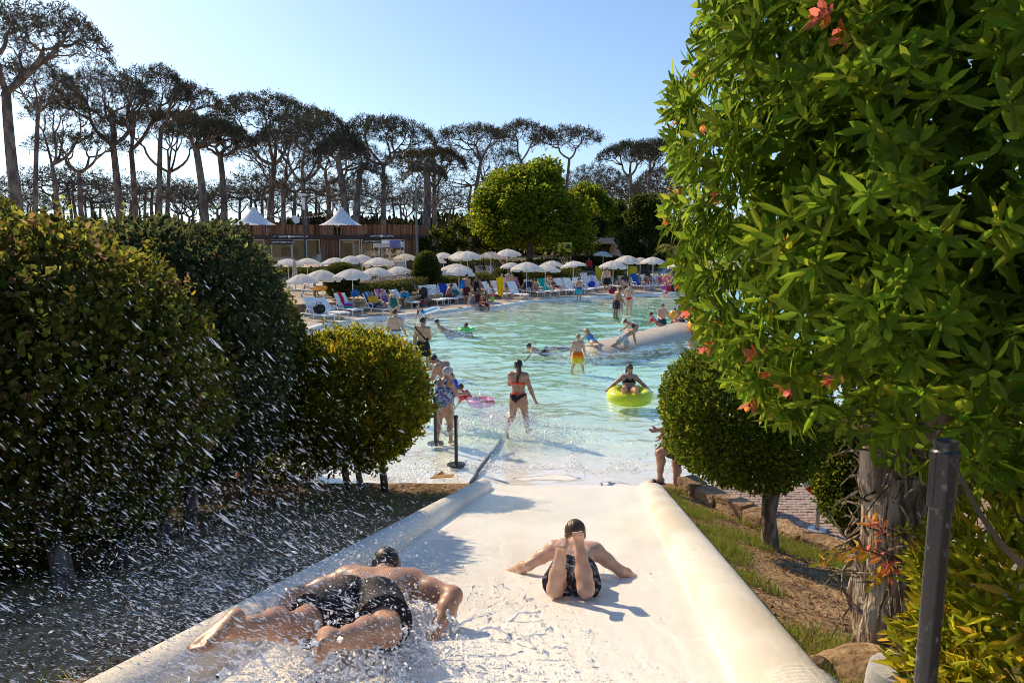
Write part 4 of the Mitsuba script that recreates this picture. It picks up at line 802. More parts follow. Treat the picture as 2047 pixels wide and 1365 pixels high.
put('pole', tube([(mp[0], 61, .5), (mp[0] - .05, 61, mp[2])], [.12, .06], 10), 'post_green', t); put('crossbar', box(mp[0] - .35, mp[0] + .45, 60.96, 61.04, mp[2] - .1, mp[2]), 'dark_steel', t)
for dx in (-.3, .35): put('floodlight', box(mp[0] + dx - .16, mp[0] + dx + .16, 60.8, 61.1, mp[2] + .02, mp[2] + .28, .03), 'steel', t)
t = thing('gazebo', 'white and blue party gazebo seen through the cafe glass', 'gazebo'); gp = (-13.43, 80.00, 3.29)
v, f = lathe([(0.02, 1.15), (.5, .75), (2.1, .12), (2.1, -.35)], 4); v = v @ Rz(PI / 4).T
put('roof', move((v, f), gp), 'tent_cloth', t); put('side_panel', move(box(.3, 1.45, -1.5, -1.47, -.4, .9), gp), 'blue_cloth', t)
for dx in (-1.4, 1.4):
    for dy in (-1.4, 1.4): put('leg', tube([(gp[0] + dx, gp[1] + dy, .5), (gp[0] + dx, gp[1] + dy, gp[2])], .03, 6), 'white_paint', t)
# low building, counter, board, bins, fence
b = thing('low_building', 'low flat roofed grey building with a dark open front', 'building')
put('roof', box(8.2, 13.6, 74.6, 80, 3.35, 3.95, .03), 'grey_wall', b); put('wall', box(10.6, 13.5, 75, 79.9, .5, 3.35), 'grey_wall', b); put('back_wall', box(8.4, 10.6, 79.5, 79.8, .5, 3.35), 'room_dark', b)
put('post', box(8.35, 8.55, 75, 75.2, .5, 3.35), 'dark_beam', b); put('bench', box(8.6, 10.5, 76, 76.6, .5, 1.4, .02), 'dark_beam', b); put('door', box(11.9, 12.8, 74.94, 75.02, .5, 2.5, .01), 'dark_steel', b)
c = thing('bar_counter', 'long pale counter in front of the low building', 'counter')
put('front', box(5.9, 10.1, 71, 71.3, .55, 1.75, .02), 'white_paint', c); put('top', box(5.8, 10.2, 70.8, 71.6, 1.76, 1.83, .02), 'steel', c); put('panel', box(9.6, 10.0, 70.93, 70.99, .9, 1.7, .01), 'blue_cloth', c)
t = thing('notice_board', 'yellow notice board under the edge of the round sunlit tree', 'sign'); matte('yellow_paint', (0.62, 0.50, 0.03), 0.5)
nb_ = (4.72, 66.00, 3.34); put('board', box(nb_[0] - .68, nb_[0] + .68, 65.95, 66.0, nb_[2] - .65, nb_[2] + .25, .01), 'yellow_paint', t); put('picture', box(nb_[0] + .1, nb_[0] + .45, 65.93, 65.945, nb_[2] - .3, nb_[2] + .1), 'blue_cloth', t)
for dx in (-.6, .6): put('leg', tube([(nb_[0] + dx, 66.05, .5), (nb_[0] + dx, 66.05, nb_[2])], .04, 6), 'steel', t)
def bin_(label, p, lid):
    t = thing('waste_bin', label, 'bin'); v = np.array([[-.28, -.3, 0], [.28, -.3, 0], [.28, .3, 0], [-.28, .3, 0], [-.34, -.37, 1.0], [.34, -.37, 1.0], [.34, .37, 1.0], [-.34, .37, 1.0]]) + [p[0], p[1], p[2]]
    h = trimesh.convex.convex_hull(v); put('body', h, 'yellow_paint', t); put('lid', move(box(-.37, .37, -.40, .40, 1.005, 1.09, .03), p), lid, t)
    for dx in (-.25, .25): put('wheel', move(lathe([(0, -.04), (.1, -.04), (.1, .04), (0, .04)], 12), (p[0] + dx, p[1] + .36, p[2] + .1), ry=PI / 2), 'dark_steel', t)
bin_('yellow wheeled bin left of the right hand parasols', (7.35, 61.0, .56), 'yellow_paint'); bin_('tall yellow wheeled bin between the poles of the right hand parasols', (10.0, 60.5, .56), 'yellow_paint')
t = thing('waste_bin', 'brown wheeled bin right of the tall yellow bin', 'bin'); put('body', move(box(-.34, .34, -.34, .34, 0, .95, .05), (11.0, 60.8, .56)), 'dark_beam', t); put('lid', move(box(-.37, .37, -.4, .4, .955, 1.03, .03), (11.0, 60.8, .56)), 'dark_beam', t)
fn = thing('wire_fence', 'dark green wire fence behind the back row of parasols', 'fence')
for i, x in enumerate(np.arange(-7.5, 5.6, 1.6)): put('post', tube([(x, 60.5 + .25 * (x + 7.5), .5), (x, 60.5 + .25 * (x + 7.5), 1.9)], .04, 6), 'dark_steel', fn)
put('wires', join([tube([(-7.5, 60.5, z), (4.5, 63.5, z)], .012, 4) for z in np.arange(.7, 1.9, .1)] + [tube([(x, 60.5 + .25 * (x + 7.5), .55), (x, 60.5 + .25 * (x + 7.5), 1.88)], .008, 3) for x in np.arange(-7.4, 4.5, .12)]), 'dark_steel', fn, kind='stuff')

# ------------------------------------------------------------------ parasols
def canopy_mesh():
    n, m = 48, 9; a = np.arange(n) * 2 * PI / n; fold = np.abs(np.cos(a * 4)) ** 0.6     # eight ribs
    rows = []
    for s in np.linspace(0.02, 1, m):
        rr = s * (1 - 0.045 * s * (1 - fold)); z = 0.40 * (1 - s ** 1.7) - 0.03 * np.sin(PI * s) * (1 - fold)
        rows.append(np.stack([rr * np.cos(a), rr * np.sin(a), z], 1))
    rr = rows[-1]; notch = np.where(np.cos(a * 8 ) > 0.995, .25, 1.0)
    rows.append(rr * [1.005, 1.005, 1] - np.column_stack([0 * a, 0 * a, .145 * notch])); m += 1
    v = np.vstack(rows); i, j = np.meshgrid(np.arange(m - 1), np.arange(n), indexing='ij')
    q = np.stack([i * n + j, i * n + (j + 1) % n, (i + 1) * n + (j + 1) % n, (i + 1) * n + j], -1).reshape(-1, 4)
    return v, np.vstack([q[:, [0, 1, 2]], q[:, [0, 2, 3]]])
P_CAN = ply(canopy_mesh(), smooth=30)
P_POLE = ply(lathe([(0, 0), (.022, 0), (.022, .97), (.016, 1.0), (0, 1.0)], 10))
P_KNOB = ply(lathe([(0, .06), (.03, .04), (.035, 0), (0, 0)], 8))
P_RIB = ply(join([tube([(0.03, 0, .30), (.5, 0, .19), (.985, 0, -.03)], .012, 4)]))
P_BASE = ply(lathe([(0, .10), (.06, .10), (.10, .08), (.24, .05), (.26, 0), (0, 0)], 16), smooth=40)
def parasol(label, x, y, z0, ztop, R, yellow=False):
    t = thing('parasol', label, 'parasol', 'open parasols round the pool'); H = ztop - z0; k = R / 1.0; rz = rng.uniform(0, .7)
    put('canopy', P_CAN, 'fabric_yellow' if yellow else 'fabric_thin', t, M=mat4((x, y, ztop - .40 * k), rz, (k, k, k * rng.uniform(.85, 1.15)), rng.normal(0, .05), rng.normal(0, .05)))
    put('pole', P_POLE, 'white_paint', t, M=mat4((x, y, z0), 0, (1, 1, H - .02))); put('knob', P_KNOB, 'dark_beam', t, M=mat4((x, y, ztop)))
    put('base', P_BASE, 'grey_wall', t, M=mat4((x, y, z0)))
    for j in range(8): put('rib', P_RIB, 'white_paint', t, M=mat4((x, y, ztop - .40 * k - .012), rz + j * PI / 4, (k, k, k)))
scene['fabric_yellow'] = {'type': 'principledthin', 'base_color': rgb((0.78, 0.72, 0.58)), 'roughness': 0.8, 'diff_trans': 0.9, 'eta': 1.2}
PARASOLS = [
 ('cream parasol nearest the left hedge, first of the front row', (-10.84, 37.50, 2.16), 0.83, .14), ('cream parasol second in the front row, behind the first', (-10.30, 39.50, 2.27), 0.98, .14),
 ('cream parasol third in the front row, in front of the round bush', (-8.45, 38.50, 2.42), 1.00, .14), ('cream parasol fourth in the front row, just right of the round bush', (-8.27, 44.50, 2.26), 0.98, .6),
 ('cream parasol fifth in the front row, left of the egg bush', (-7.30, 46.50, 2.20), 0.93, .6), ('cream parasol at the far left of the second row, by a closed one', (-15.37, 50.00, 2.64), 1.06, .6),
 ('cream parasol second from the left in the second row', (-14.32, 51.00, 2.61), 1.01, .6), ('cream parasol over the round bush, third of the second row', (-12.15, 50.00, 2.68), 0.99, .6),
 ('cream parasol fourth of the second row, under the cafe pillar', (-11.05, 50.00, 2.78), 0.89, .6), ('pale parasol behind the fourth and fifth of the second row', (-11.32, 55.00, 2.72), 0.90, .6),
 ('cream parasol fifth of the second row, below the cafe window', (-9.17, 50.00, 2.69), 1.10, .6), ('cream parasol with yellow underside left of the egg bush', (-7.86, 54.00, 2.89), 0.92, .6),
 ('cream parasol peeping out right behind the egg bush', (-5.27, 56.00, 2.90), 0.77, .6), ('low parasol edge close behind the egg bush', (-5.50, 53.00, 2.59), 0.73, .6),
 ('cream parasol of the back row, left of an overlapping pair', (-3.86, 55.00, 2.96), 0.94, .6), ('cream parasol of the back row, right of an overlapping pair', (-3.25, 53.00, 3.04), 1.12, .6),
 ('cream parasol of the back row under the left edge of the round tree', (-1.60, 55.00, 2.98), 0.90, .6), ('highest cream parasol of the back row beside the tree trunk', (-0.40, 56.00, 3.13), 1.07, .6),
 ('cream parasol behind the couple with the blue towel, upper one', (-3.71, 49.00, 2.34), 1.08, .6), ('cream parasol over the man with the blue towel, lower one', (-3.33, 45.50, 2.24), 1.03, .14),
 ('bluish shaded parasol left of the middle group', (-0.05, 50.50, 2.33), 0.76, .6), ('cream parasol at the front of the middle group', (0.98, 48.50, 2.42), 1.10, .14),
 ('bluish shaded parasol in the middle group right of the cream one', (2.26, 49.50, 2.28), 1.05, .14), ('grey shaded parasol at the back of the middle group', (2.93, 53.00, 2.39), 0.87, .6),
 ('pale parasol at the right end of the middle group', (4.33, 51.50, 2.44), 0.92, .14), ('single cream parasol far back before the low building', (8.24, 66.00, 2.80), 0.90, .6),
 ('tilted bluish parasol over the man in the black cap', (7.36, 53.00, 2.36), 1.05, .14), ('cream parasol left of the right hand pair', (8.80, 55.50, 2.65), 1.06, .14),
 ('yellowish parasol hidden behind the right hand pair', (10.20, 58.00, 2.49), 0.79, .6), ('cream parasol right of the right hand pair', (10.55, 54.50, 2.60), 0.93, .14),
 ('parasol half hidden by the leaves at the right', (12.77, 56.00, 2.20), 0.85, .6),
]
for i, (lab, p, R, z0) in enumerate(PARASOLS): parasol(lab, p[0], p[1], z0, p[2], R * 1.0, i in (11, 16, 28))
def closed_parasol(label, p, z0):
    t = thing('closed_parasol', label, 'parasol'); H = p[2] - z0; a = np.arange(24) * 2 * PI / 24
    prof = [(.02, 1.0), (.05, .97), (.10, .8), (.17, .5), (.22, .34)]; v, f = lathe([(r_, z0 + z * H) for r_, z in prof], 24)
    v[:, :2] *= (1 + .16 * np.cos(8 * np.arctan2(v[:, 1], v[:, 0])))[:, None]
    put('furled_canopy', move((v, f), (p[0], p[1], 0)), 'beige_cloth', t, smooth=True); put('pole', tube([(p[0], p[1], z0), (p[0], p[1], p[2] - .05)], .025, 8), 'steel', t)
matte('beige_cloth', (0.52, 0.42, 0.30), 0.85)
closed_parasol('closed beige parasol beside the second parasol on the left', (-13.73, 46.00, 2.70), .6); closed_parasol('closed beige parasol below the cafe window on the right', (-9.71, 58.00, 2.84), .6); closed_parasol('closed beige parasol behind the second row parasols', (-11.12, 56.00, 2.16), .6)

# ------------------------------------------------------------------ sunbeds
def sunbed_parts(back=0.95):
    def slats(y0, y1, n, z, th=.018):
        w = (y1 - y0) / n; return [box(-.27, .27, y0 + i * w + .006, y0 + (i + 1) * w - .006, z, z + th) for i in range(n)]
    seat = join(slats(-.15, .95, 9, .335) + [box(-.335, -.272, -.95, 1.0, .30, .36, .012), box(.272, .335, -.95, 1.0, .30, .36, .012), box(-.335, .335, .96, 1.02, .29, .362, .012)])
    bk = join(slats(0.0, .82, 7, 0.0) + [box(-.335, -.272, 0, .86, -.015, .035, .01), box(.272, .335, 0, .86, -.015, .035, .01), box(-.335, .335, .82, .90, -.015, .035, .012)])
    bv, bf = bk; bv = bv * [1, -1, 1]; bf = bf[:, ::-1]; bv = bv @ Rx(-back).T + [0, -.16, .345]
    leg = lambda x, y, dy: tube([(x, y, .31), (x, y + dy, 0)], [.032, .026], 6)
    arm = lambda x: tube([(x, .12, .33), (x, .14, .50), (x, .05, .58), (x, -.35, .58), (x, -.45, .52), (x, -.47, .33)], .024, 6)
    return {'seat': (seat, 1), 'backrest': ((bv, bf), 1), 'armrest': (arm(-.33), 1), 'armrest_001': (arm(.33), 1), 'leg': (leg(-.29, .86, .05), 1), 'leg_001': (leg(.29, .86, .05), 1), 'leg_002': (leg(-.29, -.72, -.04), 1), 'leg_003': (leg(.29, -.72, -.04), 1)}
SB = [{k: ply(m) for k, (m, _) in sunbed_parts(b).items()} for b in (0.95, 0.75, 1.1)]
shore_line = LineString(FAR_SHORE)
def head_to_pool(x, y):
    p = shore_line.interpolate(shore_line.project(shapely.Point(x, y))); return math.atan2(-(p.x - x), p.y - y)
BEDS = {}
def sunbed(name, label, p, rz=None, mat='white_plastic', kind=0, z=None):
    rz = head_to_pool(p[0], p[1]) + rng.normal(0, .06) if rz is None else rz
    t = thing('sunbed', label, 'sunbed', 'plastic sunbeds by the pool'); M = mat4((p[0], p[1], .12 if z is None else z), rz)
    for k, d in SB[kind].items(): put(k.split('_0')[0], d, mat, t, M=M)
    BEDS[name] = M; return t
for name, label, p, kind in [
 ('a1', 'white sunbed with a bag lying on it, half behind the left hedge', (-9.28, 34.49, 0.12), 0), ('a2', 'empty white sunbed left of the towel pile', (-8.92, 35.57, 0.12), 1), ('a3', 'white sunbed carrying the red towel and the blue pink pile', (-8.49, 37.19, 0.12), 0),
 ('a4', 'white sunbed with a striped towel under the man in yellow', (-7.04, 37.43, 0.12), 0), ('a5', 'white sunbed right of the man in yellow', (-6.83, 39.23, 0.12), 0), ('a6', 'white sunbed under the woman in turquoise', (-6.20, 41.21, 0.12), 1),
 ('a7', 'white sunbed behind the dark pushchair', (-4.85, 42.87, 0.12), 0), ('a8', 'white sunbed right of the dark pushchair', (-4.49, 43.72, 0.12), 0), ('a9', 'white sunbed with a blue towel and a dark bather', (-3.96, 43.89, 0.12), 0),
 ('b1', 'white sunbed with a turquoise bag left of the man with the towel', (-3.54, 44.74, 0.12), 0), ('b2', 'white sunbed hidden behind the man with the towel', (-3.03, 45.45, 0.12), 1), ('b3', 'white sunbed right of the woman in black', (-1.25, 46.94, 0.12), 0),
 ('b4', 'white sunbed behind the toddler with red armbands', (-0.77, 47.72, 0.12), 0), ('b5', 'empty white sunbed with its back raised, middle of the deck', (0.28, 46.94, 0.12), 0), ('b6', 'white sunbed with a lilac towel on the seat', (1.44, 48.93, 0.12), 0),
 ('b7', 'white sunbed draped with a teal towel', (2.34, 49.57, 0.12), 0), ('b8', 'white sunbed under the reclining woman', (2.98, 50.43, 0.12), 1), ('b9', 'white sunbed left of the boy in turquoise shorts, lower one', (3.51, 50.66, 0.12), 0),
 ('c1', 'white sunbed standing back behind the others, left of the boy', (3.93, 55.00, 0.12), 2), ('c2', 'white sunbed right next to the boy in turquoise shorts', (4.13, 50.88, 0.12), 0), ('c3', 'white sunbed just behind the boy in turquoise shorts', (4.89, 51.56, 0.12), 0),
 ('c4', 'white sunbed with a blue bag on the seat', (5.66, 52.74, 0.12), 0), ('c5', 'white sunbed with a pale lilac towel and a round cushion', (6.36, 53.72, 0.12), 0), ('c6', 'white sunbed with a dark green bag right of the man in the cap', (7.61, 55.00, 0.12), 0),
 ('c7', 'white sunbed with a royal blue towel over its back', (9.53, 54.74, 0.12), 2), ('c8', 'white sunbed right of the royal blue towel', (10.38, 55.00, 0.12), 0), ('c9', 'white sunbed under the two reclining bathers', (11.56, 56.35, 0.12), 1),
 ('d1', 'white sunbed next to the salmon pink swim ring', (12.55, 56.62, 0.12), 1), ('d2', 'white sunbed behind the bending bather', (8.84, 56.07, 0.12), 1), ('d3', 'white sunbed with its back to the pool behind the boy', (5.88, 56.62, 0.12), 2)]:
    sunbed(name, label, p, kind=kind)
for label, p in (('white sunbed on the terrace at the right, left one of two', (16.22, 76.77, 0.55)), ('white sunbed on the terrace at the right, right one of two', (17.12, 76.77, 0.55)), ('white sunbed on the terrace below the two, left', (13.43, 65.17, 0.55)), ('white sunbed on the terrace below the two, right', (14.06, 65.17, 0.55))):
    sunbed(label, label, p, rz=2.4, z=.55, kind=2)
matte('beige_plastic', (0.46, 0.36, 0.28), 0.55)
for i, (p, lab) in enumerate((((-8.93, 55.99, 0.55), 'beige sunbed on the terrace, first behind the front parasols'), ((-8.43, 57.88, 0.55), 'beige sunbed on the terrace, second left of the egg bush'), ((-9.47, 54.23, 0.55), 'beige sunbed on the terrace, close to the round bush'), ((-4.98, 58.53, 0.55), 'beige sunbed on the terrace right of the egg bush'),
                              ((-4.02, 59.89, 0.55), 'beige sunbed on the terrace, next one right of the egg bush'), ((-2.60, 61.31, 0.55), 'beige sunbed on the terrace behind the woman in black'), ((-1.62, 61.31, 0.55), 'beige sunbed on the terrace left of the dome bush'), ((-10.20, 52.57, 0.55), 'beige sunbed on the terrace partly behind the round bush'))):
    sunbed(lab, lab, p, rz=head_to_pool(p[0], p[1]), mat='beige_plastic', z=.55, kind=i % 3)
# picnic tables on the terrace
matte('table_top', (0.62, 0.58, 0.52), 0.6); matte('table_wood', (0.20, 0.14, 0.10), 0.8)
def picnic(label, p, rz):
    t = thing('picnic_table', label, 'table'); M = mat4((p[0], p[1], .55), rz)
    for i, x in enumerate(np.linspace(-.32, .32, 5)): put('plank', box(x - .072, x + .072, -.9, .9, .70, .74, .006), 'table_top', t, M=M)
    for sx in (-1, 1): put('bench', box(sx * .75 - .13, sx * .75 + .13, -.9, .9, .42, .46, .006), 'table_top', t, M=M)
    for sy in (-.6, .6): put('frame', join([tube([(-.3, sy, .69), (-.62, sy, 0)], .04, 6), tube([(.3, sy, .69), (.62, sy, 0)], .04, 6), box(-.85, .85, sy - .04, sy + .04, .36, .42)]), 'table_wood', t, M=M)
picnic('picnic table at the left on the terrace, front one', (-11.70, 43.28, 0.55), .9); picnic('picnic table at the left on the terrace, behind the front one', (-11.49, 45.18, 0.55), .9)
t = thing('wooden_post', 'dark wooden post between the picnic tables', 'post'); q = (-11.03, 40.54, 0.55); put('shaft', box(q[0] - .06, q[0] + .06, q[1] - .06, q[1] + .06, .5, 2.1, .01), 'table_wood', t)
t = thing('tray_table', 'thin table on a wooden post out on the gravel', 'table'); q = (6.16, 59.89, 0.55); put('post', box(q[0] - .07, q[0] + .07, q[1] - .07, q[1] + .07, .5, 1.25, .01), 'table_wood', t); put('top', move(lathe([(0, .03), (.55, .03), (.55, 0), (0, 0)], 20), (q[0], q[1], 1.25)), 'table_wood', t)

# ------------------------------------------------------------------ people: one continuous skin each, from a skeleton of blended tapered bones
def bone_d(p, a, b, ra, rb):
    ba = b - a; t = np.clip(((p - a) @ ba) / max(ba @ ba, 1e-12), 0, 1)
    q = p - a - t[:, None] * ba
    return np.sqrt((q * q).sum(1)) - (ra + (rb - ra) * t)
def smin(a, b, k):
    h = np.maximum(k - np.abs(a - b), 0) / k
    return np.minimum(a, b) - h * h * k * 0.25
def field(p, prims, extra=None):
    """Distance to the blend of the primitives at points p."""
    d = np.full(len(p), 9.0)
    for pr in prims:
        if pr[0] == 'b':
            _, a, b, ra, rb, k = pr; m = max(ra, rb) + 0.09
            lo, hi = np.minimum(a, b) - m, np.maximum(a, b) + m
            i = np.flatnonzero(((p > lo) & (p < hi)).all(1))
            if len(i): d[i] = smin(d[i], bone_d(p[i], a, b, ra, rb), k)
        elif pr[0] == 'e':
            _, c, R, r, k = pr; i = np.flatnonzero((np.abs(p - c) < r.max() + 0.09).all(1))
            if len(i):
                q = (p[i] - c) @ R / r; n = np.linalg.norm(q, axis=1); d[i] = smin(d[i], (n - 1) * r.min() * 0.95 * np.maximum(1, .5 + .5 * n), k)
        elif pr[0] == 'x':                                       # hollow
            _, c, r, k = pr; i = np.flatnonzero((np.abs(p - c) < r + 0.05).all(1))
            if len(i): d[i] = -smin(-d[i], np.linalg.norm(p[i] - c, axis=1) - r, k)
    return d if extra is None else extra(p, d)
def nets(fn, lo, hi, h):
    """Surface nets of fn(points) = 0, evaluated only near the surface."""
    lo = lo - 2 * h; n = np.ceil((hi + 2 * h - lo) / h).astype(int) + 1
    c = 4; nc = n // c + 2
    g = np.stack(np.meshgrid(*[np.arange(k) for k in nc], indexing='ij'), -1).reshape(-1, 3)
    dc = fn(lo + (g * c + (c - 1) / 2) * h); near = np.abs(dc) < c * h * 1.1 + 0.012
    D = np.repeat(np.repeat(np.repeat(np.where(dc > 0, 1.0, -1.0).reshape(nc), c, 0), c, 1), c, 2)
    o = np.stack(np.meshgrid(*[np.arange(c)] * 3, indexing='ij'), -1).reshape(-1, 3)
    P = (g[near][:, None] * c + o[None]).reshape(-1, 3)
    D[P[:, 0], P[:, 1], P[:, 2]] = fn(lo + P * h)
    S = D < 0; N = np.array(D.shape) - 1
    cor = [(i, j, k) for i in (0, 1) for j in (0, 1) for k in (0, 1)]
    sl_ = lambda a: tuple(slice(a[x], a[x] + N[x]) for x in range(3))
    cnt = sum(S[sl_(a)].astype(np.int8) for a in cor); act = (cnt > 0) & (cnt < 8); A = np.argwhere(act)
    if not len(A): return np.zeros((0, 3)), np.zeros((0, 3), int)
    acc, w = np.zeros((len(A), 3)), np.zeros(len(A))
    for a in cor:
        for ax_ in range(3):
            if a[ax_] == 0:
                b = list(a); b[ax_] = 1
                da, db = D[tuple((A + a).T)], D[tuple((A + b).T)]; m = (da < 0) != (db < 0); t = np.where(m, da / np.where(m, da - db, 1), 0)
                pt = np.tile(np.array(a, float), (len(A), 1)); pt[:, ax_] += t
                acc += pt * m[:, None]; w += m
    v = lo + (A + acc / w[:, None]) * h
    idx = -np.ones(N, int); idx[tuple(A.T)] = np.arange(len(A)); F = []
    for ax_ in range(3):
        u, w_ = (ax_ + 1) % 3, (ax_ + 2) % 3
        s0 = [slice(1, N[x]) for x in range(3)]; s1 = list(s0); s0[ax_] = slice(0, N[ax_]); s1[ax_] = slice(1, N[ax_] + 1)
        e = S[tuple(s0)] != S[tuple(s1)]; E = np.argwhere(e); off = np.array([1, 1, 1]); off[ax_] = 0; E = E + off
        fl = S[tuple(E.T)]
        def at(du, dw):
            q = E.copy(); q[:, u] -= du; q[:, w_] -= dw; return idx[tuple(q.T)]
        q = np.stack([at(0, 0), at(1, 0), at(1, 1), at(0, 1)], 1); q = np.where(fl[:, None], q, q[:, ::-1])
        F.append(q[(q >= 0).all(1)])
    F = np.vstack(F)
    return v, np.vstack([F[:, [0, 1, 2]], F[:, [0, 2, 3]]])
def relax(m, n=2, lam=0.5):
    t = trimesh.Trimesh(m[0], m[1], process=False)
    if n and len(m[1]):
        trimesh.smoothing.filter_taubin(t, lamb=lam, nu=lam + .03, iterations=n * 2)
        v, d = np.asarray(t.vertices), np.asarray(t.vertices) - m[0]; e = np.median(np.linalg.norm(m[0][m[1][:, 0]] - m[0][m[1][:, 1]], axis=1))
        v = np.where((np.linalg.norm(d, axis=1) < .6 * e)[:, None], v, m[0]); return v, np.asarray(m[1])
    return m

def c_skin(a, b):
    return proc(lambda p, n, uv: mikit.mix(a, b, mikit.smoothstep(.3, .7, mikit.fbm(p.x * 14, p.y * 14, p.z * 14, octaves=3))))
for nm, a, b in (('skin_pale', (0.56, 0.37, 0.28), (0.64, 0.44, 0.34)), ('skin_light', (0.48, 0.29, 0.20), (0.56, 0.36, 0.26)), ('skin_tan', (0.37, 0.20, 0.125), (0.45, 0.26, 0.17)), ('skin_brown', (0.24, 0.12, 0.07), (0.31, 0.165, 0.10))):
    scene[nm] = {'type': 'principled', 'base_color': c_skin(a, b), 'roughness': 0.42, 'specular': 0.4}
for nm, c in (('hair_dark', (0.020, 0.014, 0.011)), ('hair_brown', (0.06, 0.035, 0.02)), ('hair_blond', (0.34, 0.22, 0.10)), ('hair_grey', (0.42, 0.40, 0.38))): matte(nm, c, 0.45, 0.5)
_cl = {}
def cloth(c, rough=0.7):
    k = tuple(c)
    if k not in _cl: _cl[k] = matte('cloth_%02d' % len(_cl), c, rough, 0.25)
    return _cl[k]
matte('black_plastic', (0.015, 0.015, 0.017), 0.25, 0.5)

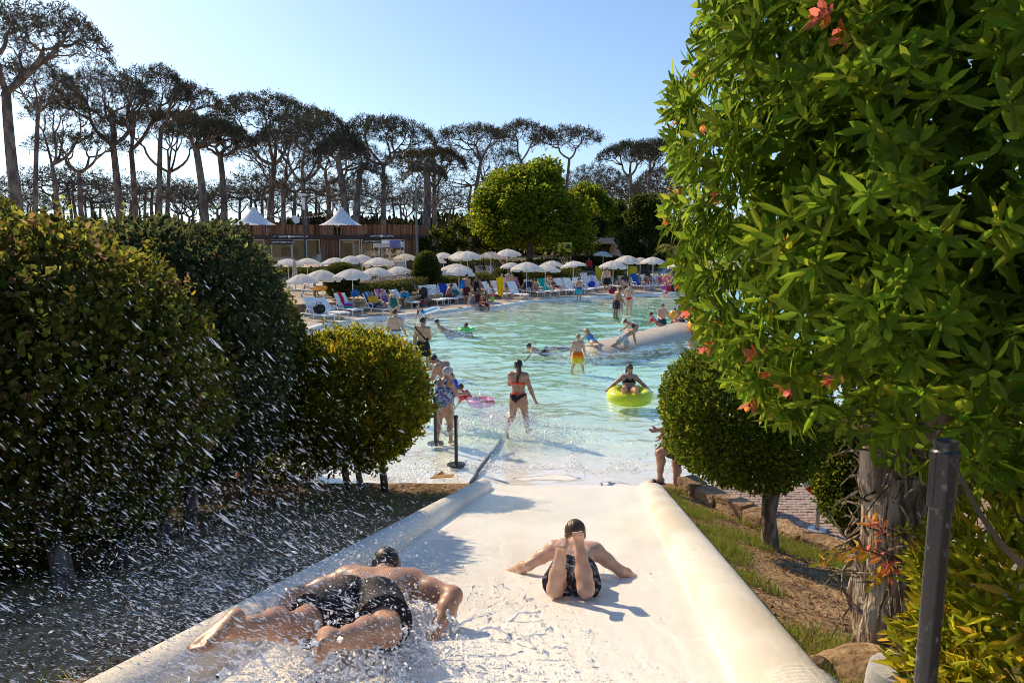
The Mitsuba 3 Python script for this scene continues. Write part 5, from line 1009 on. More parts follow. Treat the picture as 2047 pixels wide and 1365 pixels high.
def person(label, pos, yaw=0.0, H=1.7, pose=None, skin='skin_light', wear=(), hair='hair_dark', hairstyle='short', res=0.014, anchor='feet', female=False, heavy=0.0, gear=(), group=None, tilt=0.0, name='person', knob=None):
    """Builds a posed figure. pose: angles in degrees. yaw 0 faces away from the slide (+y). anchor: feet (lowest point at pos) or pelvis."""
    P = dict(pitch=0, roll=0, lean=0, side=0, twist=0, head=(0, 0), hipR=(0, 3, 0), hipL=(0, 3, 0), kneeR=3, kneeL=3, ankR=0, ankL=0, armR=(0, 9, 0), armL=(0, 9, 0), elbR=12, elbL=12, curl=28)
    P.update(pose or {}); d2 = math.radians
    kid = float(np.clip((1.5 - H) / 0.6, 0, 1)); hs = 1 + 0.5 * kid + (.06 if H < 1.5 else 0); lm = 1 - .05 * kid
    Rw = Rz(yaw); R0 = Rw @ Rx(-d2(P['pitch'])) @ Ry(d2(P['roll']))
    pel = np.zeros(3); sh_w = .100 if not female else .090; hp = .050 if not female else .054; bf = 1 + .18 * heavy
    waist = pel + R0 @ [0, 0, .08]; Rc = R0 @ Rz(d2(P['twist'])) @ Ry(d2(P['side'])) @ Rx(-d2(P['lean']))
    C = lambda x, y, z: waist + Rc @ np.array([x, y, z]); B = lambda x, y, z: pel + R0 @ np.array([x, y, z])
    neck = C(0, -.005, .215); Rh = Rc @ Rz(d2(P['head'][1])) @ Rx(-d2(P['head'][0])); hc = neck + Rc @ [0, .008, .035] + Rh @ (np.array([0, .010, .066]) * hs)
    Hd = lambda x, y, z: hc + Rh @ (np.array([x, y, z]) * hs)
    torso, legs, arms, head, J = [], [], [], [], {}
    b = lambda L, a, c, ra, rb, k=.03: L.append(['b', a, c, ra, rb, k])
    wf = .86 if female else 1.0
    for s in (-1, 1):
        b(torso, B(s * .040, -.004, -.012), C(s * .032, 0, 0), .062 * bf, .049 * wf * bf)
        b(torso, C(s * .032, 0, 0), C(s * .040, .004, .085), .049 * wf * bf, .056 * bf * (.94 if female else 1))
        b(torso, C(s * .040, .004, .085), C(s * .050, -.004, .165), .056 * bf, .042)
        b(torso, C(0, -.006, .205), C(s * sh_w, -.006, .19), .034, .038)
        torso.append(['e', B(s * .042, -.034, -.030), R0, np.array([.048, .050, .055]) * (1.06 if female else 1), .025])
        if female: torso.append(['e', C(s * .040, .050, .105), Rc, np.array([.036, .036, .038]), .02])
        else: torso.append(['e', C(s * .040, .036, .125), Rc, np.array([.045, .022, .035]), .03])
        torso.append(['e', C(s * .048, -.038, .135), Rc, np.array([.036, .018, .055]), .03])
    if heavy: torso.append(['e', C(0, .035, .0), Rc, np.array([.075, .055 + .02 * heavy, .08]) , .04])
    b(head, neck - Rc @ [0, 0, .02], hc - Rh @ (np.array([0, .012, .02]) * hs), .036 * (.88 if female or kid else 1), .030 * (.9 if female or kid else 1), .03)
    head += [['e', Hd(0, -.008, .016), Rh, np.array([.045, .057, .050]) * hs, .02], ['e', Hd(0, .016, -.016), Rh, np.array([.037, .040, .042]) * hs, .02]]
    b(head, Hd(0, .020, -.02), Hd(0, .034, -.050), .030 * hs, .015 * hs, .02); b(head, Hd(0, .050, .012), Hd(0, .063, -.010), .005 * hs, .008 * hs, .010)
    b(head, Hd(-.02, .044, .020), Hd(.02, .044, .020), .010 * hs, .010 * hs, .012); b(head, Hd(-.011, .046, -.028), Hd(.011, .046, -.028), .006 * hs, .006 * hs, .008)
    for s in (-1, 1):
        head.append(['x', Hd(s * .018, .060, .005), .0085 * hs, .012]); head.append(['e', Hd(s * .046, -.006, -.004), Rh, np.array([.006, .012, .017]) * hs, .008])
    for s, S in ((1, 'R'), (-1, 'L')):
        hip = B(s * hp, 0, -.02); f, a, tw = map(d2, P['hip' + S]); Rt = R0 @ Rx(f) @ Ry(-s * a) @ Rz(s * tw); knee = hip + Rt @ [0, 0, -.235 * lm]
        Rs = Rt @ Rx(-d2(P['knee' + S])); ank = knee + Rs @ [0, 0, -.222 * lm]; Rf = Rs @ Rx(d2(P['ank' + S])); tk = 1.08 if female else 1.0
        q = hip + Rt @ [0, -.004, -.09]
        b(legs, hip, q, .060 * bf * tk, .057 * bf * tk); b(legs, q, knee, .057 * bf * tk, .037, .025); b(legs, knee, knee + Rs @ [0, -.012, -.07], .037, .038, .02)
        b(legs, knee + Rs @ [0, -.012, -.07], knee + Rs @ [0, -.004, -.15], .038, .026, .02); b(legs, knee + Rs @ [0, -.004, -.15], ank, .026, .0215, .02)
        b(legs, ank, ank + Rf @ [0, -.022, -.018], .021, .021, .012)
        for t in (-1, 1): b(legs, ank + Rf @ [t * .006, -.012, -.016], ank + Rf @ [t * .014, .082, -.027], .019, .0135, .014)
        for i in range(5):
            o = -.019 + .0095 * i; r_ = .0085 if (i == 0) == (s == 1) and i in (0, 4) else .0062
            b(legs, ank + Rf @ [o, .082, -.028], ank + Rf @ [o * 1.1, .108 - .006 * abs(i - 1.5), -.032], r_ + .001, r_, .004)
        J['hip' + S], J['knee' + S], J['ank' + S], J['Rt' + S], J['Rf' + S], J['Rs' + S] = hip, knee, ank, Rt, Rf, Rs
        sh = C(s * (sh_w + .008), -.008, .182); f, a, tw = map(d2, P['arm' + S]); Ra = Rc @ Rx(f) @ Ry(-s * a) @ Rz(s * tw); el = sh + Ra @ [0, 0, -.168]
        Re = Ra @ Rx(d2(P['elb' + S])); wr = el + Re @ [0, 0, -.150]; af = .86 if female else 1.0
        b(arms, C(s * sh_w * .85, -.006, .182), sh, .042 * af, .041 * af, .03); b(arms, sh, sh + Ra @ [0, .004, -.08], .040 * af, .035 * af, .03); b(arms, sh + Ra @ [0, .004, -.08], el, .035 * af, .026, .02)
        b(arms, el, el + Re @ [0, 0, -.05], .027, .029 * af, .02); b(arms, el + Re @ [0, 0, -.05], wr, .029 * af, .0185, .02)
        Rd = Re @ Rz(s * d2(-35)); cu = d2(P['curl'])
        for t in (-1, 1): b(arms, wr, wr + Rd @ [t * .011, .002, -.046], .0135, .0115, .012)
        for i, (o, ln) in enumerate(((-.0165, .036), (-.0055, .043), (.0055, .041), (.0165, .032))):
            k0 = wr + Rd @ [o, .002, -.048]; c1, c2 = cu * .6, cu * 1.5; k1 = k0 + Rd @ (np.array([o * .25, math.sin(c1), -math.cos(c1)]) * ln * .52); k2 = k1 + Rd @ (np.array([0, math.sin(c2), -math.cos(c2)]) * ln * .5)
            b(arms, k0, k1, .0070, .0062, .004); b(arms, k1, k2, .0062, .0050, .004)
        th0 = wr + Rd @ [-s * .012, .006, -.014]; th1 = th0 + Rd @ [-s * .018, .012, -.018]; th2 = th1 + Rd @ [-s * .004, .010, -.020]
        b(arms, th0, th1, .0095, .0075, .006); b(arms, th1, th2, .0072, .0058, .004)
        J['sh' + S], J['el' + S], J['wr' + S], J['Ra' + S], J['Rd' + S] = sh, el, wr, Ra, Rd
    J.update(pel=pel, waist=waist, neck=neck, head=hc, R0=R0, Rc=Rc, Rh=Rh)
    prims = torso + legs + arms + head
    # place: scale by H, then move
    lowest = min(min((pr[1] - pr[3]).min() if pr[0] == 'e' else 9, 9) if pr[0] == 'e' else min(pr[1][2] - pr[3], pr[2][2] - pr[4]) if pr[0] == 'b' else 9 for pr in legs)
    pos = np.array(pos, float); org = pos - (np.array([0, 0, lowest * H]) if anchor == 'feet' else 0)
    if anchor == 'ankR': org = pos - J['ankR'] * H
    if anchor == 'ankL': org = pos - J['ankL'] * H
    W = lambda q: org + np.asarray(q) * H
    def world(L):
        out = []
        for pr in L:
            if pr[0] == 'b': out.append(['b', W(pr[1]), W(pr[2]), max(pr[3] * H, res * .62), max(pr[4] * H, res * .62), pr[5] * H])
            elif pr[0] == 'e': out.append(['e', W(pr[1]), pr[2], pr[3] * H, pr[4] * H])
            else: out.append(['x', W(pr[1]), pr[2] * H, pr[3] * H])
        return out
    def bounds(L, m):
        pts = np.vstack([x for pr in L for x in ((pr[1] - max(pr[3], pr[4]), pr[2] + max(pr[3], pr[4]), pr[2] - max(pr[3], pr[4]), pr[1] + max(pr[3], pr[4])) if pr[0] == 'b' else (pr[1] - pr[3].max(), pr[1] + pr[3].max()) if pr[0] == 'e' else (pr[1],))])
        return pts.min(0) - m, pts.max(0) + m
    t = thing(name, label, 'person', group); WP = world(prims); lo, hi = bounds(WP, .01)
    body = nets(lambda p: field(p, WP), lo, hi, res)
    put('body', relax(body, 1), skin, t, smooth=True)
    inv0 = lambda p: (p - W(pel)) @ R0 / H; invc = lambda p: (p - W(waist)) @ Rc / H; invh = lambda p: (p - W(hc)) @ Rh / (H * hs)
    TL, TO, AR, HE = world(torso + legs), world(torso), world(arms), world(head)
    def garment(nm, L, off, region, col, rs=res, sm=1, lab=None):
        lo, hi = bounds(L, off + .02); fn = lambda p: np.maximum(field(p, L) - off, region(p))
        v, f = relax(nets(fn, lo, hi, rs), sm)
        if not len(v): return
        if callable(col): put(nm, (v, f), 'vcol', t, smooth=True, color=np.clip(col(inv0(v), v), 0, 1), **({'label': lab} if lab else {}))
        else: put(nm, (v, f), cloth(col), t, smooth=True, **({'label': lab} if lab else {}))
    for w in wear:
        kind, col = w[0], w[1]; a = w[2] if len(w) > 2 else None
        if kind == 'shorts':
            ln = .62 if a is None else a; L = [list(pr) for pr in TO]; cuts = []
            for S in 'RL':
                h_, Rt = J['hip' + S], J['Rt' + S]; e = h_ + Rt @ [0, 0, -.235 * ln]
                L += [['b', W(h_ - Rt @ [0, 0, .01]), W(e + Rt @ [0, 0, -.03]), .066 * bf * H, (.069 if ln > .4 else .066) * bf * H, .02 * H]]; cuts.append((W(e), Rt @ [0, 0, -1.0]))
            def reg(p, cuts=cuts):
                q = inv0(p); side = q[:, 0] > 0; hem = np.where(side, (p - cuts[0][0]) @ cuts[0][1], (p - cuts[1][0]) @ cuts[1][1])
                return np.maximum((q[:, 2] - .052) * H, hem)
            garment('shorts', L, .006 * H + res * .35, reg, col)
            if len(w) > 3: garment('waistband', TO, .011 * H + res * .5, lambda p: (np.abs(inv0(p)[:, 2] - .045) - .013) * H, w[3])
        elif kind == 'brief':
            garment('swim_briefs', TL, .004 * H + res * .35, lambda p: np.maximum((inv0(p)[:, 2] - .035) * H, (-.085 + .95 * np.abs(inv0(p)[:, 0]) - inv0(p)[:, 2]) * H * .8), col)
            if len(w) > 3: garment('waistband', TO, .008 * H + res * .45, lambda p: (np.abs(inv0(p)[:, 2] - .032) - .010) * H, w[3])
        elif kind == 'bikini':
            def reg(p):
                q = invc(p); band = np.abs(q[:, 2] - .092) - .014; cup = np.maximum(np.maximum(-q[:, 1] + .03, np.abs(q[:, 2] - .105) - .034), np.abs(q[:, 0]) - .085)
                return np.minimum(band, cup) * H
            garment('bikini_top', TO, .004 * H + res * .4, reg, col)
            if a is not None: garment('back_strap', TO, .004 * H + res * .4, lambda p: np.maximum(np.maximum(np.abs(invc(p)[:, 0]) - .013 - .25 * np.maximum(0, .135 - invc(p)[:, 2]), invc(p)[:, 1] - .0), np.abs(invc(p)[:, 2] - .155) - .05) * H, a)
        elif kind == 'onepiece':
            def reg(p):
                q, c = inv0(p), invc(p); low = -.085 + .95 * np.abs(q[:, 0]) - q[:, 2]; back = np.where(c[:, 1] < 0, .13, .15); strap = np.maximum(np.abs(np.abs(c[:, 0]) - .052) - .011, c[:, 2] - .235)
                return np.maximum(low * .8, np.minimum(c[:, 2] - back, strap)) * H
            garment('swimsuit', TL if True else TO, .004 * H + res * .35, reg, col)
        elif kind == 'tankini':
            garment('tankini_top', TO, .010 * H + res * .4, lambda p: np.maximum(-.015 - inv0(p)[:, 2], np.minimum(invc(p)[:, 2] - .13, np.maximum(np.abs(np.abs(invc(p)[:, 0]) - .05) - .012, invc(p)[:, 2] - .235))) * H, col)
        elif kind == 'shirt':
            garment('shirt', world(torso + [x for x in arms if x[3] > .030]), .008 * H + res * .35, lambda p: np.maximum(-.02 - inv0(p)[:, 2], invc(p)[:, 2] - .215) * H, col)
        elif kind == 'cap':
            lo_, hi_ = W(hc) - .2 * H, W(hc) + .2 * H
            garment('cap', HE, .006 * H + res * .4, lambda p: (.026 - invh(p)[:, 2]) * H * hs, col)
            if a: put('cap_peak', relax(nets(lambda p: np.maximum(field(p, [['e', W(Hd(0, .075, .028)), Rh, np.array([.04, .05, .012]) * H * hs, .01]]), -9), W(Hd(0, .075, .028)) - .1, W(Hd(0, .075, .028)) + .1, max(res * .7, .006)), 0), cloth(col), t, smooth=True)
        elif kind == 'strap':
            garment('shoulder_sling', TO + AR, .006 * H + res * .5, lambda p: np.maximum(np.abs((invc(p) @ unit([.72, 0, .69])) - .06) - .012, 0 * p[:, 0] - .1) * H, col)
    if hairstyle != 'bald':
        lo_, hi_ = W(hc) - .13 * H * hs, W(hc) + .13 * H * hs; front = {'short': .020, 'curly': .016, 'long': .020, 'tail': .022}.get(hairstyle, .02); off = {'short': .006, 'curly': .014, 'long': .009, 'tail': .006}[hairstyle if hairstyle in ('short', 'curly', 'long', 'tail') else 'short']
        def reg(p):
            q = invh(p); low = -.040 if hairstyle != 'short' else -.026
            return np.maximum(np.maximum(q[:, 1] - front - np.maximum(0, q[:, 2] - .010) * 1.6, low - q[:, 2]), -9) * H * hs
        HL = HE[1:3]
        def fh(p):
            d = field(p, HL) - off * H
            if hairstyle == 'curly': d = d - .010 * H * (meshkit.fbm(p * 46, 2, 3) - .45) * 2
            return np.maximum(d - (.0018 * H) * np.sin(invh(p)[:, 0] * 500), reg(p))
        v, f = relax(nets(fh, lo_, hi_, min(res, .018)), 0)
        hk = put('hair', (v, f), hair, t, smooth=True)
        if hairstyle == 'tail':
            a0 = Hd(0, -.058, .02); pts = [W(a0), W(a0 + Rc @ [0, -.022, -.03]), W(a0 + Rc @ [.004, -.018, -.09]), W(C(.006, -.052, .13)), W(C(.010, -.056, .07))]
            put('ponytail', stem(pts, np.array([.016, .020, .017, .013, .004]) * H, 10, 3, .12), hair, hk, smooth=True)
        if hairstyle == 'long':
            L = [['b', W(Hd(x, -.035, .0)), W(C(x * 1.3, -.045, .135)), .030 * H, .018 * H, .02 * H] for x in (-.028, 0, .028)]; lo2, hi2 = bounds(L, .01)
            put('hair_lengths', relax(nets(lambda p: field(p, L), lo2, hi2, min(res, .018)), 0), hair, hk, smooth=True)
    for g in gear:
        if g == 'sunglasses':
            ms = []
            for s in (-1, 1):
                ms.append(tube([W(Hd(s * .050, .02, .010)), W(Hd(s * .046, .055, .009)), W(Hd(s * .030, .063, .008))], .003 * H, 5))
                ms.append(move(sphere((0, 0, 0), 1.0, 2), (0, 0, 0))); v, f = ms[-1]; ms[-1] = ((v * [.018 * H, .006 * H, .014 * H]) @ Rh.T + W(Hd(s * .021, .060, .006)), f)
            put('sunglasses', join(ms), 'black_plastic', t, smooth=40)
        if g == 'goggles': put('goggle_strap', relax(nets(lambda p: np.maximum(field(p, HE[1:3]) - .010 * H, (np.abs(invh(p)[:, 2] - .012) - .008) * H), W(hc) - .12 * H * hs, W(hc) + .12 * H * hs, min(res, .016)), 0), cloth((.05, .25, .3)), t, smooth=True)
        if g == 'sandals':
            for S in 'RL':
                R = J['Rf' + S]; a = J['ank' + S]; v, f = box(-.026, .026, -.045, .112, -.052, -.041, .004); put('sandal', (W(a + v @ R.T), f), 'black_plastic', t)
                v, f = lathe([(.030, -.012), (.034, 0), (.030, .012), (.027, 0)], 20, True); v = v[:, [0, 2, 1]] * [1, 1, .8] + [0, .055, -.028]; put('sandal_strap', (W(a + v @ R.T), f[:, ::-1]), 'black_plastic', t)
        if g == 'armbands':
            for S in 'RL':
                v, f = torus(.052, .026, 20, 10); v = v * [1, 1, 2.0]; R = J['Ra' + S]; put('armband', (W(J['sh' + S] + R @ [0, 0, -.085] + v @ R.T), f), cloth((.70, .02, .03), .35), t, smooth=True)
    return t, {k: (W(v) if np.ndim(v) == 1 else v) for k, v in J.items()}

# patterned cloth as dye that belongs to the thing
def ombre(c0, c1, z0, z1): return lambda q, v: np.array(c0) + (np.array(c1) - c0) * np.clip((q[:, 2:] - z0) / (z1 - z0), 0, 1)
def floral(cols, s=16, seed=0):
    cols = np.array(cols)
    return lambda q, v: cols[np.clip((meshkit.fbm(q * s * 3, 2, seed) * 1.6 - .3) * len(cols), 0, len(cols) - 1).astype(int)]
def stand(p, dz=0.0):
    """Feet on the pool floor."""
    return (p[0], p[1], float(floor_z(np.array([p[0]]), np.array([p[1]]))[0]) + dz)

# ------------------------------------------------------------------ everyone in the picture
BLACK, NAVY = (0.012, 0.012, 0.015), (0.02, 0.03, 0.10)
WALK = dict(hipR=(24, 2, 0), kneeR=8, hipL=(-16, 2, 0), kneeL=28, armR=(-18, 10, 0), armL=(20, 10, 0), elbL=70, elbR=10)
# sliding down the chute
SLOPE = math.degrees(math.atan(0.2513))
MAN_J = person('person in black shorts sliding head first down the left of the chute', (-0.76, 3.50, 2.22), yaw=math.radians(-10), H=1.74, res=.011, anchor='pelvis', skin='skin_tan', hair='hair_dark',
  pose=dict(pitch=105, roll=-10, lean=-2, head=(-28, -6), hipL=(2, 24, 0), kneeL=14, ankL=-50, hipR=(0, 14, -78), kneeR=40, ankR=-50, armL=(40, 66, 0), elbL=38, armR=(6, 58, 60), elbR=80, curl=30),
  wear=[('shorts', BLACK, .70)])[1]
BOY_J = person('person, boy in dark patterned trunks sliding belly down with feet in the air', (0.42, 4.67, 1.84), yaw=math.radians(-6), H=1.36, res=.009, anchor='pelvis', skin='skin_light', hair='hair_brown',
  pose=dict(pitch=90 + SLOPE - 2, lean=-14, head=(-34, 0), hipL=(6, 8, -10), kneeL=80, ankL=-12, hipR=(4, 3, -9), kneeR=104, ankR=-4, armL=(84, 56, 0), elbL=34, armR=(82, 54, 0), elbR=32, curl=15),
  wear=[('shorts', floral([BLACK, (.02, .02, .035), (.03, .03, .05), (.30, .30, .33)], 26, 3), .7)])[1]
# man resting a foot on the end of the rim
person('person in dark shorts and black sandals resting one foot on the right rim', (2.66, 11.08, 0.05), yaw=math.radians(96), H=1.80, res=.016, skin='skin_tan', pose=dict(hipL=(64, 4, 0), kneeL=66, hipR=(4, 3, 0), kneeR=6, armL=(40, 8, 0), elbL=52, armR=(20, 14, 0), lean=8), wear=[('shorts', (.05, .045, .05), .8)], hairstyle='long', gear=['sandals'])
# near water
person('person, older woman with curly grey hair and floral tankini holding the rail post', stand((-1.41, 14.59, -0.10)), yaw=math.radians(-32), H=1.64, res=.0135, female=True, heavy=.6, skin='skin_tan', hair='hair_grey', hairstyle='curly', gear=['sunglasses'],
  pose=dict(lean=10, head=(18, -22), armL=(22, 14, 0), elbL=28, armR=(38, 10, 0), elbR=55, hipR=(12, 3, 0), kneeR=14, hipL=(-4, 3, 0)), wear=[('brief', floral([(.25, .25, .22), (.5, .48, .42), (.05, .06, .06)], 20, 2)), ('tankini', floral([(.01, .02, .10), (.02, .05, .25), (.45, .5, .55), (.03, .10, .18), (.25, .05, .20)], 11, 5))])
person('person, bare chested man in royal blue shorts bending over behind the older woman', stand((-1.45, 16.57, -0.10)), yaw=math.radians(62), H=1.80, res=.0145, heavy=.5, skin='skin_tan', hairstyle='short', pose=dict(pitch=6, lean=34, head=(25, 0), armR=(70, 10, 0), elbR=80, armL=(62, 8, 0), elbL=60, hipR=(14, 4, 0), kneeR=12), wear=[('shorts', (.02, .06, .50), .6)])
person('person, woman in a black and orange bikini wading away through the splash', stand((0.14, 15.29, -0.12)), yaw=math.radians(-30), H=1.68, res=.0135, female=True, skin='skin_tan', hair='hair_dark', hairstyle='tail', pose=dict(hipL=(-10, 2, 0), kneeL=30, ankL=-20, hipR=(15, 3, 0), kneeR=5, ankR=0, armR=(-8, 22, 0), elbR=16, armL=(34, 14, 0), elbL=78, head=(2, 44), twist=14),
  wear=[('brief', BLACK, None, (.75, .07, .03)), ('bikini', (.75, .07, .03), BLACK)])
CH_J = person('person, child with red armbands lying in the shallow water beside the bending man', (-1.0, 18.0, -.02), yaw=math.radians(70), H=1.12, res=.016, anchor='pelvis', skin='skin_light', hair='hair_brown', pose=dict(pitch=62, lean=-12, head=(-30, 10), hipR=(-4, 10, 0), kneeR=40, hipL=(0, 6, 0), kneeL=60, armR=(50, 40, 0), armL=(60, 30, 0), elbR=60), wear=[('shorts', (.08, .05, .09), .5), ('shirt', (.65, .03, .04))], gear=['armbands'])[1]
person('person, small child in a purple swimsuit half hidden at the edge of the yellow shrub', stand((-2.18, 16.43, -0.10)), yaw=math.radians(20), H=1.05, res=.021, skin='skin_light', hair='hair_brown', female=True, wear=[('onepiece', floral([(.28, .12, .45), (.5, .35, .65)], 12, 3))])
person('person, man with a black arm sling and black shorts carrying a yellow ring', stand((-2.91, 23.40, -0.20)), yaw=math.radians(-20), H=1.84, res=.016, skin='skin_tan', hairstyle='short', pose=dict(hipR=(16, 4, 0), kneeR=10, hipL=(-14, 3, 0), kneeL=22, armL=(0, 12, 0), elbL=14, armR=(14, 6, 30), elbR=95, head=(4, -32)), wear=[('shorts', BLACK, .85), ('strap', BLACK)])
person('person, heavy bald man in white shorts with a black waistband standing in the pool', stand((-4.22, 26.0)), yaw=math.radians(-10), H=1.80, res=.02, heavy=.9, skin='skin_light', hairstyle='short', hair='hair_brown', pose=dict(armR=(4, 16, 0), armL=(0, 12, 0), head=(0, -30)), wear=[('shorts', (.62, .66, .78), .75, BLACK)])
person('person, woman in a dark green swimsuit and white cap walking along the pool edge', stand((-5.74, 35.11, 0.00)), yaw=math.radians(172), H=1.66, res=.025, female=True, heavy=.4, skin='skin_light', hairstyle='tail', hair='hair_brown', pose=dict(armR=(6, 12, 0), armL=(2, 12, 0), hipR=(10, 2, 0), kneeR=8, head=(6, 20)), wear=[('onepiece', (.0, .11, .085)), ('cap', (.70, .78, .74))])
BB_J = person('person, child on hands and knees with a blue and white bodyboard in the shallows', ((-4.54, 37.34, 0.00)[0], (-4.54, 37.34, 0.00)[1], .22), yaw=math.radians(140), H=1.2, res=.025, anchor='pelvis', skin='skin_light', hair='hair_blond', pose=dict(pitch=70, lean=-10, head=(-35, 0), armR=(70, 10, 0), armL=(85, 10, 0), hipR=(30, 10, 0), kneeR=60, hipL=(-10, 6, 0), kneeL=10), wear=[('shirt', (.10, .12, .13)), ('shorts', BLACK, .5)])[1]
p = (-2.63, 31.86, 0.00)
person('person lying back in the water with both feet sticking out', (p[0] - .25, p[1], -.12), yaw=math.radians(-80), H=1.74, res=.021, anchor='pelvis', skin='skin_tan', pose=dict(pitch=-62, lean=18, head=(35, 0), hipR=(14, 6, 0), kneeR=8, hipL=(30, 14, 0), kneeL=30, armR=(10, 40, 0), armL=(10, 40, 0)), wear=[('shorts', (.1, .1, .12), .6)])
person('person with only head and shoulders out of the water on a green float', (p[0] + .62, p[1] + .3, -.48), yaw=math.radians(160), H=1.70, res=.021, anchor='pelvis', skin='skin_brown', pose=dict(lean=10, armR=(60, 30, 0), armL=(60, 30, 0), hipR=(60, 5, 0), hipL=(60, 5, 0), kneeR=80, kneeL=80), wear=[('shorts', BLACK, .6)])
person('person far out behind the bending man with only the dark head above water', ((-2.76, 25.46, 0.00)[0], (-2.76, 25.46, 0.00)[1], -.70), yaw=math.radians(30), H=1.5, res=.022, anchor='pelvis', skin='skin_tan', pose=dict(hipR=(80, 5, 0), hipL=(80, 5, 0), kneeR=90, kneeL=90))
person('person, boy swimming on the belly left of the mound, dark hair', ((1.12, 26.14, 0.00)[0], (1.12, 26.14, 0.00)[1], -.10), yaw=math.radians(78), H=1.42, res=.02, anchor='pelvis', skin='skin_tan', pose=dict(pitch=84, lean=-18, head=(-30, 10), armR=(120, 20, 0), armL=(90, 30, 0), hipR=(0, 5, 0), hipL=(0, 5, 0)), wear=[('shorts', BLACK, .7)])
person('person floating face down behind the boy in orange shorts', ((1.86, 27.12, 0.00)[0], (1.86, 27.12, 0.00)[1], -.10), yaw=math.radians(85), H=1.3, res=.021, anchor='pelvis', skin='skin_tan', pose=dict(pitch=92, lean=-4, head=(0, 0), armR=(150, 20, 0), armL=(150, 30, 0)), wear=[('shorts', (.4, .4, .42), .7)])
person('person, boy in long orange shorts fading to yellow standing by the mound', stand((2.18, 23.68, -0.15)), yaw=math.radians(-4), H=1.36, res=.0145, skin='skin_light', hair='hair_blond', gear=['goggles'], pose=dict(hipR=(0, 12, 0), hipL=(0, 12, 0), armR=(4, 14, 0), armL=(4, 14, 0), elbR=20, elbL=24, head=(4, 0)), wear=[('shorts', ombre((.75, .60, .02), (.80, .12, .01), -.17, -.04), 1.0)])

# the smooth mound in the pool
matte('mound_paint', proc(lambda p, n, uv: mikit.mix((0.44, 0.38, 0.30), (0.56, 0.50, 0.41), mikit.fbm(p.x * 2, p.y * 2, p.z * 2, octaves=4))), .5)
md = thing('pool_mound', 'smooth pale mound rising from the water for climbing and sliding', 'play mound')
def mound_z(x, y):
    a = np.array([3.3, 26.4]); b_ = np.array([7.6, 31.0]); q = np.stack([x, y], -1) - a; d_ = b_ - a; t = np.clip((q @ d_) / (d_ @ d_), -0.15, 1.2); c = np.abs(q[..., 0] * d_[1] - q[..., 1] * d_[0]) / np.linalg.norm(d_)
    h = 0.24 + .24 * np.clip(t, 0, 1); e = np.where((q @ d_) / (d_ @ d_) < 0, ((q @ d_) / (d_ @ d_) * np.linalg.norm(d_) / 1.0) ** 2, 0) + np.where((q @ d_) / (d_ @ d_) > 1.1, (((q @ d_) / (d_ @ d_) - 1.1) * np.linalg.norm(d_) / 1.2) ** 2, 0)
    k = np.clip(1 - (c / 1.15) ** 2.6 - e, -1, 1)
    return np.where(k > 0, -.40 + (h + .40) * np.clip(k, 0, 1) ** .55, -.6)
X, Y = np.meshgrid(np.arange(1.2, 11, .09), np.arange(24, 34, .09))
put('shell', grid_mesh(X, Y, mound_z(X, Y)), 'mound_paint', md, smooth=True)
def on_mound(p, dz=0.0): return (p[0], p[1], float(mound_z(np.array(p[0]), np.array(p[1]))) + dz)
person('person, girl in a blue swimsuit lying on the near end of the mound', on_mound((2.95, 26.2), .13), yaw=math.radians(30), H=1.28, res=.02, anchor='pelvis', female=True, skin='skin_light', hair='hair_blond', hairstyle='long', pose=dict(pitch=66, lean=-16, head=(-10, 20), armR=(80, 24, 0), armL=(90, 16, 0), hipR=(10, 14, 0), hipL=(-8, 10, 0), kneeL=30), wear=[('onepiece', floral([(.03, .18, .50), (.10, .35, .65)], 8, 3))])
person('person, boy in patterned grey shorts crawling up the side of the mound', on_mound((4.05, 26.0), .42), yaw=math.radians(-58), H=1.42, res=.016, anchor='pelvis', skin='skin_tan', hair='hair_dark', pose=dict(pitch=54, lean=4, head=(-38, 0), armR=(60, 12, 0), armL=(64, 16, 0), elbR=8, elbL=8, hipR=(74, 8, 0), kneeR=78, hipL=(12, 12, 0), kneeL=24), wear=[('shorts', floral([(.25, .28, .30), (.55, .58, .58), (.06, .07, .08)], 14, 4), .85)])
person('person, child with a white cap crawling on top of the mound', on_mound((5.05, 29.3), .24), yaw=math.radians(84), H=1.22, res=.02, anchor='pelvis', skin='skin_tan', hairstyle='short', pose=dict(pitch=64, lean=4, head=(-20, 0), armR=(106, 10, 0), armL=(112, 12, 0), elbR=6, elbL=6, hipR=(84, 12, 0), kneeR=118, hipL=(84, 12, 0), kneeL=118), wear=[('brief', (.12, .12, .14)), ('cap', (.78, .78, .82), True)])
person('person, child with red armbands lying on top of the mound', on_mound((6.15, 30.4), .16), yaw=math.radians(70), H=1.15, res=.02, anchor='pelvis', skin='skin_tan', hair='hair_brown', pose=dict(pitch=58, lean=-20, head=(-20, 0), armR=(70, 30, 0), armL=(70, 30, 0), hipR=(0, 8, 0), hipL=(0, 8, 0)), wear=[('brief', (.3, .02, .03))], gear=['armbands'])
person('person, bare chested boy in dark blue trunks standing behind the mound', stand((6.67, 32.09, -0.30)), yaw=math.radians(-165), H=1.62, res=.021, skin='skin_light', hair='hair_brown', pose=dict(hipR=(20, 12, 0), kneeR=10, armL=(12, 34, 0), armR=(18, 6, 0), elbR=60, head=(18, 0)), wear=[('shorts', (.01, .04, .10), .45)])
person('person, child clasping an orange ball beside the boy in blue trunks', stand((7.38, 32.77, -0.30)), yaw=math.radians(150), H=1.32, res=.021, skin='skin_tan', hair='hair_brown', pose=dict(armL=(44, 8, 0), elbL=84, armR=(44, 8, 0), elbR=84), wear=[('shorts', (.10, .09, .11), .6)])
